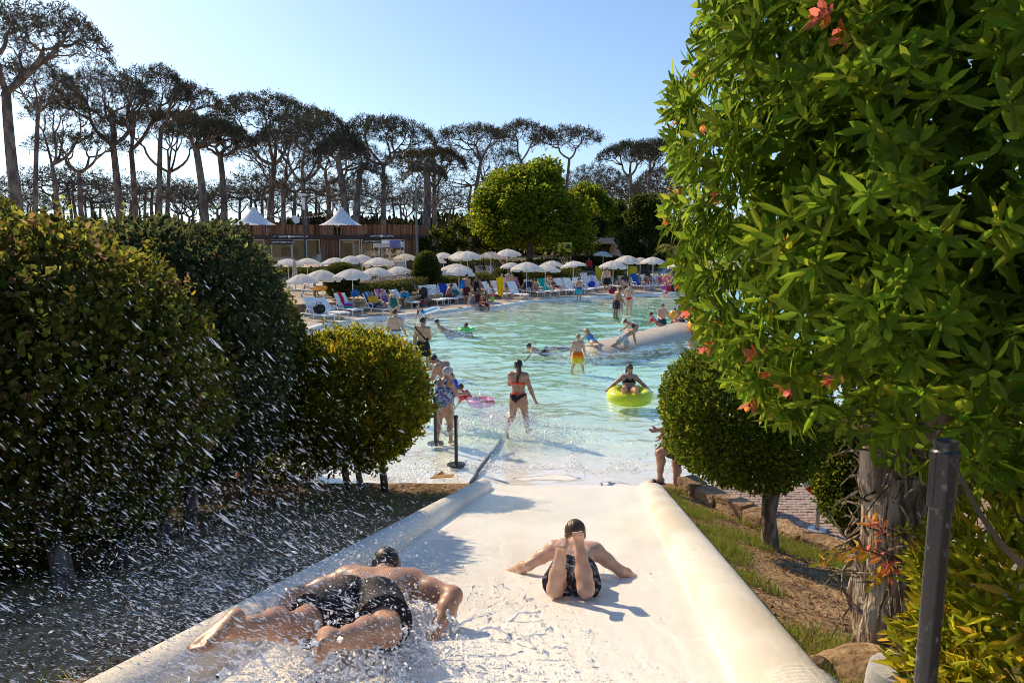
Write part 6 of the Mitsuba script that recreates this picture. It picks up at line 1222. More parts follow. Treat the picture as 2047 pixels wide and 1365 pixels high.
person('person with dark hair seen from behind at the far end of the mound', on_mound((7.3, 31.1), .05), yaw=math.radians(20), H=1.5, res=.021, anchor='pelvis', skin='skin_tan', pose=dict(lean=14, hipR=(86, 8, 0), kneeR=80, hipL=(86, 8, 0), kneeL=80, armR=(40, 10, 0), armL=(40, 10, 0)), wear=[('brief', (.1, .05, .05))])
person('person, boy in a blue shirt leaning over the orange swim ring', on_mound((7.55, 30.3), .42), yaw=math.radians(70), H=1.4, res=.02, anchor='pelvis', skin='skin_tan', pose=dict(pitch=52, lean=-6, head=(-26, 0), armR=(70, 20, 0), armL=(70, 20, 0), hipR=(-6, 8, 0), hipL=(8, 8, 0), kneeL=20), wear=[('shirt', (.01, .17, .55)), ('shorts', (.02, .12, .35), .8)])
person('person in pink swimwear mostly hidden by leaves at the right of the pool', stand((8.22, 32.77, -0.30)), yaw=math.radians(100), H=1.5, res=.025, female=True, skin='skin_light', wear=[('onepiece', (.6, .12, .2))])
person('person, dark man in black shorts leaning over a toddler in the far water', stand((5.65, 39.24, -0.40)), yaw=math.radians(-72), H=1.80, res=.025, skin='skin_brown', pose=dict(lean=16, head=(28, 0), armR=(34, 6, 0), elbR=16, armL=(36, 6, 0), elbL=16), wear=[('shorts', (.02, .022, .028), .85)])
person('person, toddler with hands to the face beside the dark man in black shorts', stand((5.92, 39.24, -0.40), .25), yaw=math.radians(170), H=.98, res=.025, skin='skin_light', hair='hair_brown', pose=dict(armR=(50, 14, 0), elbR=120, armL=(50, 14, 0), elbL=120), wear=[('brief', (.4, .3, .25))])
person('person, man in red swim briefs standing behind the man with the toddler', stand((6.68, 41.24, -0.40)), yaw=math.radians(150), H=1.80, res=.025, skin='skin_light', pose=dict(armR=(-4, 18, 0), elbR=40, armL=(20, 8, 0), elbL=70, head=(20, 0)), wear=[('brief', (.62, .02, .025))])
RING = (3.02, 18.20, 0.00)
person('person, woman with sunglasses lounging in the yellow swim ring', (RING[0], RING[1] + .16, .13), yaw=math.radians(172), H=1.66, res=.0145, anchor='pelvis', female=True, skin='skin_tan', hair='hair_dark', hairstyle='long', gear=['sunglasses'], pose=dict(pitch=-56, lean=30, head=(14, 14), hipR=(66, 4, 0), kneeR=34, hipL=(60, 6, 0), kneeL=22, ankR=-30, ankL=-30, armR=(-16, 48, 0), elbR=34, armL=(-16, 48, 0), elbL=34), wear=[('brief', BLACK), ('bikini', BLACK)])
person('person, toddler in white and purple at the shallow far right edge', stand((10.57, 50.41, 0.00)), yaw=math.radians(200), H=.98, res=.03, skin='skin_light', hairstyle='short', wear=[('shirt', (.35, .04, .30)), ('shorts', (.6, .62, .75), .5), ('cap', (.7, .72, .8))], pose=dict(lean=8))
# on the deck
DK = .12
def deck(p, dz=0.0): return (p[0], p[1], DK + dz)
def on_bed(name, y=-.05, dz=.0):
    M = BEDS[name]; q = M @ np.array([0, y, .36 + .085 + dz, 1]); return q[:3], math.atan2(-M[0, 1], M[1, 1])
def recline(label, bed, H=1.72, knees=20, arms=((10, 12, 0), (10, 12, 0)), elb=30, **k):
    q, yw = on_bed(bed); person(label, q, yaw=yw, H=H, anchor='pelvis', res=.029, pose=dict(pitch=-34, lean=6, head=(20, 0), hipR=(56, 5, 0), hipL=(56 + knees * .6, 7, 0), kneeR=6, kneeL=knees, armR=arms[0], armL=arms[1], elbR=elb, elbL=elb), **k)
def sit(label, bed, y=.3, side=1, H=1.68, lean=22, **k):
    q, yw = on_bed(bed, y); person(label, q, yaw=yw + side * PI / 2 * .9, H=H, anchor='pelvis', res=.029, pose=dict(lean=lean, head=(10, 0), hipR=(84, 8, 0), hipL=(84, 8, 0), kneeR=84, kneeL=84, armR=(48, 8, 0), armL=(48, 8, 0), elbR=40, elbL=40), **k)
person('person, boy in turquoise shorts standing at the far pool edge with his back turned', deck((4.34, 46.99, 0.05), -.1), yaw=math.radians(14), H=1.46, res=.025, skin='skin_tan', wear=[('shorts', ombre((.02, .42, .48), (.01, .10, .30), -.16, .03), .95)], pose=dict(head=(22, 0)))
person('person, man with a pale blue towel spread over both shoulders behind the sunbeds', ((-6.39, 44.50, 1.16)[0], 44.3, .12), yaw=math.radians(165), H=1.80, res=.03, skin='skin_light', heavy=.4, wear=[('shorts', BLACK, .8)], pose=dict(head=(10, 10), armR=(0, 32, 0), armL=(0, 32, 0)))
sit('person, woman in turquoise sitting on a sunbed with her back to the camera', 'a6', .25, -1, 1.66, 30, female=True, skin='skin_light', wear=[('onepiece', (.01, .26, .48)), ('shirt', (.01, .26, .48))])
recline('person, man in a yellow shirt lying back on the striped towel', 'a4', 1.76, 30, skin='skin_tan', hairstyle='short', hair='hair_brown', wear=[('shirt', (.62, .33, .02)), ('shorts', NAVY, .7)])
recline('person lying on the sunbed right of the man in yellow with a pink towel', 'a5', 1.66, 50, skin='skin_light', female=True, wear=[('onepiece', (.20, .10, .25))])
sit('person, dark skinned bather sitting on the sunbed with the blue towel', 'a9', .1, 1, 1.7, 24, skin='skin_brown', hair='hair_dark', wear=[('shorts', (.12, .03, .03), .6)])
person('person, man in dark red shorts with a blue towel over one shoulder', deck((-2.72, 43.39, 0.12)), yaw=math.radians(-35), H=1.80, res=.029, skin='skin_tan', wear=[('shorts', (.07, .012, .015), .95)], pose=dict(head=(4, -24)))
person('person, woman in a black swimsuit standing right of the man with the blue towel', deck((-2.13, 44.40, 0.12)), yaw=math.radians(150), H=1.68, res=.029, female=True, heavy=.5, skin='skin_brown', wear=[('onepiece', BLACK), ('shorts', BLACK, .4)], pose=dict(armR=(10, 18, 0), armL=(14, 14, 0), head=(20, 0)))
person('person, blond girl in a grey swimsuit sitting on the pool edge', ((-2.28, 41.51, 0.12)[0], (-2.28, 41.51, 0.12)[1], .24), yaw=math.radians(-105), H=1.50, res=.022, anchor='pelvis', female=True, skin='skin_light', hair='hair_blond', hairstyle='long', pose=dict(pitch=-14, lean=4, armR=(-30, 14, 0), armL=(-34, 14, 0), hipR=(78, 6, 0), kneeR=66, hipL=(84, 6, 0), kneeL=74), wear=[('onepiece', (.12, .13, .17))])
person('person, woman in black and red sitting on the pool edge right of the blond girl', ((-1.68, 41.51, 0.12)[0], (-1.68, 41.51, 0.12)[1], .25), yaw=math.radians(-140), H=1.62, res=.022, anchor='pelvis', female=True, heavy=.6, skin='skin_brown', pose=dict(lean=24, head=(20, 0), armR=(50, 10, 0), armL=(54, 10, 0), elbR=60, elbL=60, hipR=(88, 8, 0), kneeR=84, hipL=(88, 8, 0), kneeL=84), wear=[('onepiece', (.25, .015, .02)), ('shorts', BLACK, .4)])
person('person, dark woman sitting behind the pair on the pool edge', ((-2.04, 43.72, 0.12)[0], (-2.04, 43.72, 0.12)[1], .30), yaw=math.radians(170), H=1.60, res=.029, anchor='pelvis', female=True, skin='skin_brown', pose=dict(lean=10, hipR=(84, 8, 0), kneeR=90, hipL=(84, 8, 0), kneeL=90, armR=(40, 8, 0), elbR=60), wear=[('onepiece', (.12, .03, .03))])
person('person, toddler with red armbands and lime green shorts on the pool edge', deck((-1.15, 42.12, 0.12)), yaw=math.radians(175), H=.92, res=.022, skin='skin_tan', hair='hair_brown', gear=['armbands'], wear=[('shorts', (.22, .62, .06), .8)])
person('person, shirtless man seen from the back between sunbeds and dome bush', ((-0.22, 48.20, 0.91)[0], 48.0, .12), yaw=math.radians(-30), H=1.82, res=.03, heavy=.5, skin='skin_light', hairstyle='short', hair='hair_brown', wear=[('shorts', (.10, .12, .16), .6)], pose=dict(head=(12, 0), armR=(20, 10, 0), elbR=70, armL=(20, 10, 0), elbL=70))
person('person, woman in a pale wrap left of the shirtless man', ((-0.65, 48.00, 0.59)[0], 47.6, .12), yaw=math.radians(160), H=1.62, res=.03, female=True, skin='skin_light', hair='hair_brown', hairstyle='long', wear=[('shirt', (.55, .50, .52)), ('shorts', (.55, .50, .52), .8)])
person('person in a purple top bending right of the shirtless man', ((0.25, 48.60, 0.38)[0], 48.6, .12), yaw=math.radians(40), H=1.6, res=.03, female=True, skin='skin_tan', wear=[('shirt', (.30, .12, .32)), ('shorts', (.30, .12, .32), .5)], pose=dict(lean=34, hipR=(18, 4, 0)))
sit('person with a bare tanned back sitting on the sunbed left of the teal towel', 'b6', -.1, 1, 1.7, 26, skin='skin_tan', hairstyle='tail', female=True, wear=[('brief', (.08, .02, .04))])
recline('person, woman reclining beside the orange bag on a middle sunbed', 'b8', 1.66, 40, skin='skin_tan', female=True, hair='hair_brown', wear=[('brief', BLACK), ('bikini', BLACK)])
person('person with pale blond hair sitting far back behind the middle sunbeds', ((3.92, 52.50, 0.81)[0], 52.3, .50), yaw=math.radians(100), H=1.62, res=.03, anchor='pelvis', female=True, skin='skin_pale', hair='hair_blond', hairstyle='long', pose=dict(lean=18, hipR=(84, 5, 0), kneeR=86, hipL=(84, 5, 0), kneeL=86, armR=(40, 8, 0), armL=(40, 8, 0)), wear=[('onepiece', (.45, .35, .38))])
person('person, heavy man in black shorts and a black cap standing by the tilted parasol', ((6.83, 52.60, 0.80)[0], 52.4, .12), yaw=math.radians(-172), H=1.84, res=.03, heavy=.8, skin='skin_light', hairstyle='short', wear=[('shorts', BLACK, .85), ('cap', (.04, .045, .06), True)], pose=dict(armR=(24, 26, 0), elbR=20, armL=(-4, 16, 0), head=(6, 20)))
person('person, woman in black bending forward right of the man with the cap', ((7.99, 52.80, 0.61)[0], 52.6, .12), yaw=math.radians(-75), H=1.66, res=.03, female=True, heavy=.6, skin='skin_light', wear=[('onepiece', BLACK), ('shirt', (.04, .035, .05))], pose=dict(pitch=30, lean=44, hipR=(30, 4, 0), hipL=(30, 4, 0), armR=(64, 8, 0), armL=(64, 8, 0)))
recline('person lying on the right hand sunbeds, left one of two', 'c9', 1.68, 44, skin='skin_light', female=True, hair='hair_brown', wear=[('onepiece', (.45, .08, .16))])
recline('person lying on the right hand sunbeds beside the salmon ring', 'd1', 1.68, 30, skin='skin_light', female=True, hair='hair_brown', wear=[('onepiece', (.12, .08, .28))])
sit('person in red sitting under the cream parasol right of the bins', 'c8', -.2, -1, 1.66, 20, skin='skin_tan', female=True, wear=[('onepiece', (.35, .03, .05))])
person('person in a red shirt standing far back near the bar counter', ((6.75, 64.00, 1.18)[0], 64, .56), yaw=math.radians(170), H=1.72, res=.034, skin='skin_brown', wear=[('shirt', (.42, .02, .02)), ('shorts', BLACK, .9)])
person('person behind the bluish parasol lifting one arm far back', ((-0.60, 56.00, 1.55)[0], 56.5, .56), yaw=math.radians(120), H=1.72, res=.034, skin='skin_tan', wear=[('shorts', (.2, .2, .25), .7)], pose=dict(armR=(150, 20, 0), elbR=30))
person('person resting on a beige sunbed at the back of the terrace', ((-1.76, 54.00, 1.20)[0], 54, .95), yaw=math.radians(-150), H=1.7, res=.034, anchor='pelvis', skin='skin_tan', pose=dict(pitch=-40, hipR=(40, 5, 0), hipL=(50, 5, 0), kneeL=40), wear=[('shorts', (.3, .1, .1), .6)])

# ------------------------------------------------------------------ things held, worn, floating and lying about
matte('yellow_vinyl', (0.62, 0.68, 0.02), 0.25, 0.5); matte('orange_vinyl', (0.80, 0.33, 0.02), 0.3, 0.5); matte('salmon_vinyl', (0.78, 0.20, 0.16), 0.3, 0.5); matte('pink_vinyl', (0.80, 0.06, 0.26), 0.3, 0.5); matte('green_vinyl', (0.10, 0.60, 0.12), 0.3, 0.5); matte('red_vinyl', (0.66, 0.02, 0.02), 0.3, 0.5)
def ring(label, p, R, r, mat, rx=0.0, rz=0.0, ry=0.0, name='swim_ring', cat='swim ring'):
    t = thing(name, label, cat); m = torus(R, r, 40, 16); v, f = m; a = np.arctan2(v[:, 1], v[:, 0]); rad = np.hypot(v[:, 0], v[:, 1])
    v = v * np.column_stack([1 + .006 * np.sin(a * 22), 1 + .006 * np.sin(a * 22), np.ones(len(a))])
    put('tube', move((v, f), p, rz, 1, rx, ry), mat, t, smooth=True)
    put('valve', move(lathe([(0, .03), (.012, .03), (.014, 0), (0, 0)], 8), np.array(p) + Rz(rz) @ Ry(ry) @ Rx(rx) @ np.array([R * .7, R * .7, r * .98])), 'white_plastic', t); return t
ring('bright yellow swim ring carrying the woman with sunglasses', (RING[0], RING[1], .07), .42, .175, 'yellow_vinyl', rx=.05)
ring('big orange swim ring leaning on the far end of the mound', np.array(on_mound((7.75, 29.75), .30)), .36, .17, 'orange_vinyl', rx=.55, ry=.5)
ring('salmon pink swim ring standing on a sunbed at the right', ((11.64, 54.60, 0.56)[0], 54.6, .86), .27, .12, 'salmon_vinyl', rx=1.45, rz=.3)
ring('red swim ring lying on the sunbed right of the salmon ring', ((12.60, 55.00, 0.39)[0], 55.2, .62), .24, .09, 'red_vinyl', rx=.3)
ring('bright pink swim ring on the terrace wall behind the woman in black', ((-2.07, 49.00, 1.33)[0], 48.9, .98), .26, .10, 'pink_vinyl', rx=.35)
ring('orange swim ring on the front picnic table', ((-10.31, 38.96, 1.20)[0], (-10.31, 38.96, 1.20)[1], 1.37), .30, .09, 'orange_vinyl')
p = (-2.63, 31.86, 0.00)
ring('green swim ring under the person with only head and shoulders showing', (p[0] + .6, p[1] + .1, .02), .30, .09, 'green_vinyl')
ring('thin yellow ring carried by the man with the arm sling', ((-3.05, 22.50, 0.60)[0], 22.45, (-3.05, 22.50, 0.60)[2]), .135, .022, 'yellow_vinyl', rx=1.5, rz=.3, name='dive_ring', cat='ring')
ring('pink swim ring under the child with red armbands', (-.78, 17.85, -.02), .27, .09, 'pink_vinyl')
def ball(label, p, r, mat):
    t = thing('beach_ball', label, 'ball'); put('shell', sphere(p, r, 3), mat, t, smooth=True); put('valve', sphere(np.array(p) + [0, -r * .7, r * .7], .02, 1), 'white_plastic', t)
ball('orange ball held by the child right of the boy in blue trunks', ((6.00, 27.00, 1.25)[0], 26.8, (6.00, 27.00, 1.25)[2]), .15, 'orange_vinyl'); ball('small red ball beside the toddler at the far right edge', ((10.84, 50.91, 0.10)[0], (10.84, 50.91, 0.10)[1], .22), .13, 'red_vinyl')
t = thing('bodyboard', 'blue and white bodyboard beside the child in the shallows', 'bodyboard'); q = (-4.19, 37.67, 0.20)
m = slab([(-.25, -.5), (.25, -.5), (.27, .2), (.18, .45), (0, .52), (-.18, .45), (-.27, .2)], -.02, .03); put('core', move(m, (q[0], q[1] - .6, .34), -1.0, 1, .25, .3), 'white_plastic', t)
m = slab([(-.12, -.48), (.12, -.48), (.10, .42), (-.10, .42)], .031, .036); put('stripe', move(m, (q[0], q[1] - .6, .34), -1.0, 1, .25, .3), cloth((.01, .30, .55)), t)
# towels draped on the beds
def towel(label, bed, col, w=.54, y_end=.55, top=.92, over=.18, back=.95, name='towel'):
    M = BEDS[bed]; d_ = np.array([0, -math.cos(back), math.sin(back)]); n_ = np.array([0, math.sin(back), math.cos(back)]); h_ = np.array([0, -.16, .345])
    pts = [h_ + d_ * (top + .02) - n_ * .05 - np.array([0, 0, over]), h_ + d_ * (top + .04) + n_ * .01]
    pts += [h_ + d_ * s + n_ * (.045 + .008 * math.sin(s * 14)) for s in np.linspace(top, .06, 9)] + [np.array([0, y, .385 + .006 * math.sin(y * 17)]) for y in np.linspace(-.08, y_end, 8)]
    P = np.array(pts); xs = np.linspace(-w / 2, w / 2, 9); n = len(P); X = np.tile(xs, (n, 1)) + .012 * np.sin(np.arange(n))[:, None]
    Y = np.repeat(P[:, 1:2], 9, 1); Z = np.repeat(P[:, 2:], 9, 1) + .006 * np.sin(xs * 30 + np.arange(n)[:, None]); v, f = grid_mesh(X, Y, Z)
    t = thing(name, label, 'towel')
    if callable(col): put('cloth', (v, f), 'vcol', t, smooth=True, M=M, color=col(v))
    else: put('cloth', (v, f), cloth(col, .9), t, smooth=True, M=M)
def striped(cols, s): c = np.array(cols); return lambda v: c[(np.floor((v[:, 0] + 1) * s)).astype(int) % len(c)]
towel('red towel hung over the white sunbed back left of the man in yellow', 'a3', (.60, .02, .05), w=.2, y_end=.0); towel('navy and white striped towel under the man in yellow', 'a4', striped([(.02, .03, .16), (.75, .76, .80), (.10, .35, .6), (.02, .03, .16)], 16), w=.60, y_end=.85)
towel('magenta striped towel on the sunbed right of the man in yellow', 'a5', striped([(.5, .04, .18), (.6, .5, .6), (.35, .03, .15)], 14), w=.56); towel('dark blue patterned towel behind the dark skinned bather', 'a9', striped([(.02, .05, .30), (.03, .08, .4)], 20))
towel('teal towel spread over a middle sunbed', 'b7', (.0, .34, .34), y_end=.6); towel('lilac towel folded on the sunbed seat by the tanned back', 'b6', (.50, .50, .78), top=.15, over=0, y_end=.5); towel('royal blue towel covering a sunbed back on the right', 'c7', (.01, .09, .42), w=.64, back=1.1, y_end=.1)
towel('pale lilac towel on the sunbed left of the man in the cap', 'c5', (.48, .54, .85), w=.34, y_end=.1); towel('white towel on the sunbed right of the royal blue one', 'c8', (.72, .70, .66), y_end=.7); towel('orange patterned towel below the salmon ring', 'd1', (.70, .25, .10), top=.2, over=0, y_end=.9)
towel('white towel on the sunbed of the reclining woman', 'b8', (.7, .7, .72), y_end=.8)
def pile(label, bed, y, cols, w=.46):
    M = BEDS[bed]; t = thing('towel_pile', label, 'towels')
    for i, c in enumerate(cols):
        m = box(-w / 2 + .01 * i, w / 2 - .008 * i, y - .17 + .01 * i, y + .17, .37 + i * .085, .45 + i * .085, .035); put('folded_towel', m, cloth(c, .9), t, smooth=50, M=M)
pile('pile of folded pink and blue towels on the sunbed with the red towel', 'a3', .1, [(.02, .42, .40), (.62, .06, .26), (.04, .09, .42)])
def bag(label, p, s, col, rz=0.0, M=None):
    t = thing('beach_bag', label, 'bag'); v, f = sphere((0, 0, 0), 1.0, 3); v = np.sign(v) * np.abs(v) ** .7 * np.array([.24, .13, .17]) * s; v[:, 2] += .17 * s; v *= (1 + .10 * (meshkit.fbm(v * 9 + np.array(p), 3) - .5) * 2)[:, None]
    M_ = mat4(p, rz) if M is None else M @ mat4(p, rz)
    put('body', (v, f), cloth(col, .8), t, smooth=True, M=M_); put('handles', join([tube([(-.1 * s, y * s, .27 * s), (-.08 * s, y * s, .42 * s), (.08 * s, y * s, .42 * s), (.1 * s, y * s, .27 * s)], .012 * s, 5) for y in (-.05, .05)]), cloth(col, .8), t, M=M_)
bag('black bag on the sunbed half behind the left hedge', (0, .15, .36), 1.25, (.02, .02, .02), M=BEDS['a1']); bag('small brown red bag beside the black one on the left sunbed', (-.1, -.15, .36), .9, (.28, .06, .03), M=BEDS['a1'])
bag('turquoise bag on the sunbed left of the man with the towel', (0, 0, .36), 1.1, (.0, .16, .22), M=BEDS['b1']); bag('dark blue bag on the raised sunbed in the middle of the deck', (.1, -.4, .42), 1.6, (.01, .03, .10), M=BEDS['b6']); bag('blue bag on the sunbed left of the round cushion', (0, .2, .36), 1.2, (.01, .05, .40), M=BEDS['c4'])
bag('dark green bag on the sunbed right of the man in the cap', (0, -.2, .42), 1.5, (.01, .05, .045), M=BEDS['c6']); bag('orange bag beside the reclining woman in the middle', (-.1, -.75, .55), 1.6, (.75, .24, .02), M=BEDS['b8']); bag('plain blue round bag hanging low on a parasol pole', ((-8.31, 38.50, 0.97)[0], 38.4, .95), .95, (.02, .14, .42))
bag('black bag under the sunbeds at the right', ((11.94, 52.98, 0.12)[0], (11.94, 52.98, 0.12)[1], .12), 1.4, (.02, .02, .02)); bag('red bag under the sunbed beside the black one at the right', ((11.42, 52.98, 0.12)[0], (11.42, 52.98, 0.12)[1], .12), 1.1, (.5, .03, .04)); bag('maroon bag under the sunbeds left of the royal blue towel', ((7.08, 50.66, 0.12)[0], (7.08, 50.66, 0.12)[1] + .4, .12), 1.2, (.20, .02, .05))
t = thing('cushion', 'round pale lilac cushion on the sunbed left of the man in the cap', 'cushion'); put('cover', move(sphere((0, 0, 0), (.33, .33, .09), 3), (BEDS['c5'] @ np.array([.2, -.45, .75, 1]))[:3], 0, 1, 1.0), cloth((.50, .54, .85), .8), t, smooth=True)
def cape(label, p, yaw, H, col, w=.5, both=True):
    """A towel hanging from the shoulders."""
    t = thing('towel', label, 'towel'); xs = np.linspace(-w, w if both else -w * .1, 15); s = np.linspace(0, 1, 12); X, S = np.meshgrid(xs, s); sh = .80 * H
    Y = -.10 - .05 * np.cos(X * 3) - .03 * np.sin(X * 26) * S; Z = sh - .02 - np.abs(X) ** 1.6 * .30 - S * .50; X = X * (1 + .35 * S)
    v, f = grid_mesh(X, Y, Z); put('cloth', (v @ Rz(yaw).T + p, f), cloth(col, .9), t, smooth=True)
cape('pale blue towel spread over the shoulders of the man behind the sunbeds', ((-6.39, 44.50, 1.16)[0], 44.3, .12), math.radians(165), 1.80, (.36, .52, .74), .42)
cape('bright blue towel hanging from the shoulder of the man in dark red shorts', deck((-2.72, 43.39, 0.12)), math.radians(-35), 1.80, (.01, .15, .50), .34, False)
t = thing('towel', 'bright yellow towel hanging between the sunbeds near the pale wrap', 'towel'); q = (-0.79, 45.10, 0.12); X, S = np.meshgrid(np.linspace(-.24, .24, 13), np.linspace(0, 1, 12)); v, f = grid_mesh(X * (1 - .4 * S) + .1 * S, .05 * np.sin(X * 22) , 1.45 - 1.15 * S)
put('cloth', (v @ Rz(.5).T + [q[0], q[1] + .4, .12], f), cloth((.72, .48, .01), .9), t, smooth=True)
t = thing('sandals', 'pair of dark slippers left on the deck near the blond girl', 'slippers'); q = (-2.94, 40.62, 0.12)
for dx in (-.07, .07): put('slipper', move(box(-.045, .045, -.13, .13, 0, .05, .02), (q[0] + dx, q[1], .12), .9), 'black_plastic', t)
t = thing('sandals', 'pair of white slippers on the deck in front of the man in yellow', 'slippers'); q = (-6.97, 35.57, 0.12)
for dx in (-.08, .08): put('slipper', move(box(-.045, .045, -.13, .13, 0, .05, .02), (q[0] + dx, q[1], .12), 1.2), 'white_plastic', t)
# pushchair
t = thing('pushchair', 'dark folding pushchair on the deck with red things hung on it', 'pushchair'); q = (-5.18, 41.51, 0.12); MS = mat4((q[0], q[1], .12), 2.6)
put('frame', join([tube([(x, -.45, .98), (x, -.15, .55), (x, .35, .12)], .016, 6) for x in (-.24, .24)] + [tube([(x, .12, .62), (x, -.35, .12)], .016, 6) for x in (-.24, .24)] + [tube([(-.24, -.45, .98), (.24, -.45, .98)], .018, 6)]), 'dark_steel', t, M=MS)
put('seat', join([move(box(-.21, .21, -.02, .02, 0, .55, .015), (0, -.14, .40), 0, 1, .35), box(-.21, .21, -.14, .25, .36, .41, .015)]), cloth((.03, .035, .04)), t, M=MS)
v, f = lathe([(.0, .30), (.14, .27), (.24, .17), (.28, 0)], 20); put('hood', move((v, f), (0, -.16, .84), 0, 1, -.5), cloth((.025, .03, .035)), t, M=MS, smooth=True)
for x in (-.25, .25):
    for y in (-.36, .36): put('wheel', move(torus(.085, .022, 18, 8), (x, y, .105), 0, 1, 0, PI / 2), 'black_plastic', t, M=MS, smooth=True)
put('basket', box(-.2, .2, -.2, .2, .18, .30, .03), cloth((.55, .02, .04)), t, M=MS)

# ------------------------------------------------------------------ rail posts in the shallows, hose
def rail_post(label, p, h):
    t = thing('rail_post', label, 'post'); put('shaft', move(lathe([(0, 0), (.033, 0), (.033, h - .06), (.042, h - .06), (.042, h - .01), (.034, h), (0, h)], 20), p), 'black_plastic', t, smooth=40)
    put('base_disc', move(lathe([(.035, .05), (.08, .045), (.165, .028), (.172, .01), (.17, 0), (0, 0)], 28), p), 'black_plastic', t, smooth=40); return t
pa, pb = np.array((-1.01, 12.69, 0.00)), np.array((-1.55, 14.27, -0.06))
rp = rail_post('black rail post nearest the slide with a round base', pa, .93); rail_post('black rail post farther out, held by the older woman', pb, .96)
s = np.linspace(0, 1, 22)[:, None]; c = pa * (1 - s) + pb * s + [0, 0, .86]; c[:, 2] -= (1.9 * s * (1 - s))[:, 0]
X = np.stack([c[:, 0], c[:, 0]], 1); Y = np.stack([c[:, 1], c[:, 1]], 1); Z = np.stack([c[:, 2] - .024, c[:, 2] + .024], 1); put('belt', grid_mesh(X, Y, Z), 'black_plastic', rp)
t = thing('hose', 'dark grey hose lying through the shallow water by the left rim', 'hose'); hp_ = np.array([(-0.68, 11.63, 0.03), (-0.59, 12.31, 0.03), (-0.48, 12.99, 0.00), (-0.35, 13.82, -0.06), (-0.23, 14.88, -0.14)]); matte('hose_rubber', (.10, .115, .14), .5)
put('pipe', stem(hp_, [.035] * 5, 10, 2, .02), 'hose_rubber', t, smooth=True); put('coupling', tube([hp_[0] + [0.0, -.02, 0], hp_[0] + (hp_[1] - hp_[0]) * .25], .045, 10), 'dark_steel', t)
t = thing('cardboard_scrap', 'torn brown board lying at the end of the left rim', 'board'); q = (-1.08, 11.53, 0.10); put('sheet', move(slab([(-.2, -.06), (.17, -.03), (.22, .07), (-.1, .10)], 0, .012), (q[0] - .08, q[1] + .02, .17), .1, 1, .1), cloth((.42, .24, .10)), t); put('flap', move(slab([(-.05, 0), (.08, 0), (.05, .07)], 0, .008), (q[0] - .12, q[1] + .1, .19), .3, 1, .5), cloth((.42, .24, .10)), t)

# ------------------------------------------------------------------ stone edging, brick path and what stands there
st = thing('stone_edging', 'row of rough tufa blocks between the grass strip and the brick path', 'stone edging')
ln = LineString(STONES); s = 0.1; r = np.random.default_rng(71)
while s < ln.length - .6:
    L = r.uniform(.38, .62); a, b_ = ln.interpolate(s), ln.interpolate(s + L); ang = math.atan2(b_.y - a.y, b_.x - a.x)
    m = trimesh.creation.box((L - .03, r.uniform(.26, .36), r.uniform(.22, .30)))
    m = m.subdivide().subdivide().subdivide(); v = np.asarray(m.vertices); e = np.asarray(m.extents) / 2
    q = np.abs(v) / e; v *= (1 - .10 * np.maximum(0, (q ** 6).sum(1) - 1) / 2)[:, None]; v += (meshkit.fbm(v * 8 + s * 3, 3, 2)[:, None] - .5) * .07 * unit(v)
    put('block', move((v, np.asarray(m.faces)), ((a.x + b_.x) / 2, (a.y + b_.y) / 2, .22 + r.uniform(-.02, .03)), ang + r.normal(0, .05), 1, r.normal(0, .04), r.normal(0, .04)), 'tufa', st, smooth=35); s += L
PATHPOLY = Polygon(list(map(tuple, STONES)) + [(14, -3), (14, 11.25), (2.72, 11.25)])
pm = trimesh.creation.extrude_polygon(PATHPOLY.buffer(0), .5, engine='earcut'); pm.apply_translation([0, 0, -.40]); pk = put('brick_path', pm, 'soil', kind='structure', label='brick paved path at the foot of the bank on the right')
def c_brick(p, n, uv):
    k = mikit.cell_rand(p.x * 5.1, p.y * 9.7); b = mikit.fbm(p.x * 25, p.y * 25, 2.0, octaves=3)
    return mikit.mix((0.26, 0.195, 0.17), (0.42, 0.345, 0.31), .55 * k + .45 * b)
matte('brick', proc(c_brick), .85); cand = []
for j, y in enumerate(np.arange(4.0, 11.2, .105)):
    for x in np.arange(2.8 + (.105 if j % 2 else 0), 9.5, .21):
        if PATHPOLY.contains(shapely.Point(x, y)): cand.append((x, y))
cand = np.array(cand); C_, S_ = math.cos(.5), math.sin(.5); vis = (np.abs(cand[:, 0] - 4.35) < 1.25) & (np.abs(cand[:, 1] - 9.9) < 1.6) | ((cand[:, 0] - 6.4) ** 2 + (cand[:, 1] - 8.7) ** 2 < .3)
o = np.argsort(~vis, kind='stable'); PB = ply(box(-.1, .1, -.047, .047, 0, .05, .008)); more = []
for i, (x, y) in enumerate(cand[o]):
    M = mat4((x, y, .108 + r.uniform(-.004, .004)), r.normal(0, .012), 1, r.normal(0, .01), r.normal(0, .01))
    if i < 300 and vis[o[i]]: put('paving_brick', PB, 'brick', pk, M=M)
    else: more.append((box(-.1, .1, -.047, .047, 0, .05) @ M[:3, :3].T + M[:3, 3] if False else (box(-.1, .1, -.047, .047, 0, .05)[0] @ M[:3, :3].T + M[:3, 3]), box(0, 1, 0, 1, 0, 1)[1]))
put('further_bricks', join(more), 'brick', pk, kind='stuff')
t = thing('lifebuoy_stand', 'orange red lifebuoy on a thin grey post by the brick path', 'lifebuoy'); q = (4.13, 9.36, 0.15); put('post', tube([(q[0], q[1], .1), (q[0], q[1], .95)], .03, 10), 'steel', t); put('base', move(lathe([(.03, .04), (.12, .03), (.13, 0), (0, 0)], 16), (q[0], q[1], .155)), 'steel', t)
v, f = torus(.27, .055, 32, 12); put('buoy', move((v, f), (q[0] - .02, q[1] - .07, .98), .15, 1, 1.0), 'red_vinyl', t, smooth=True)
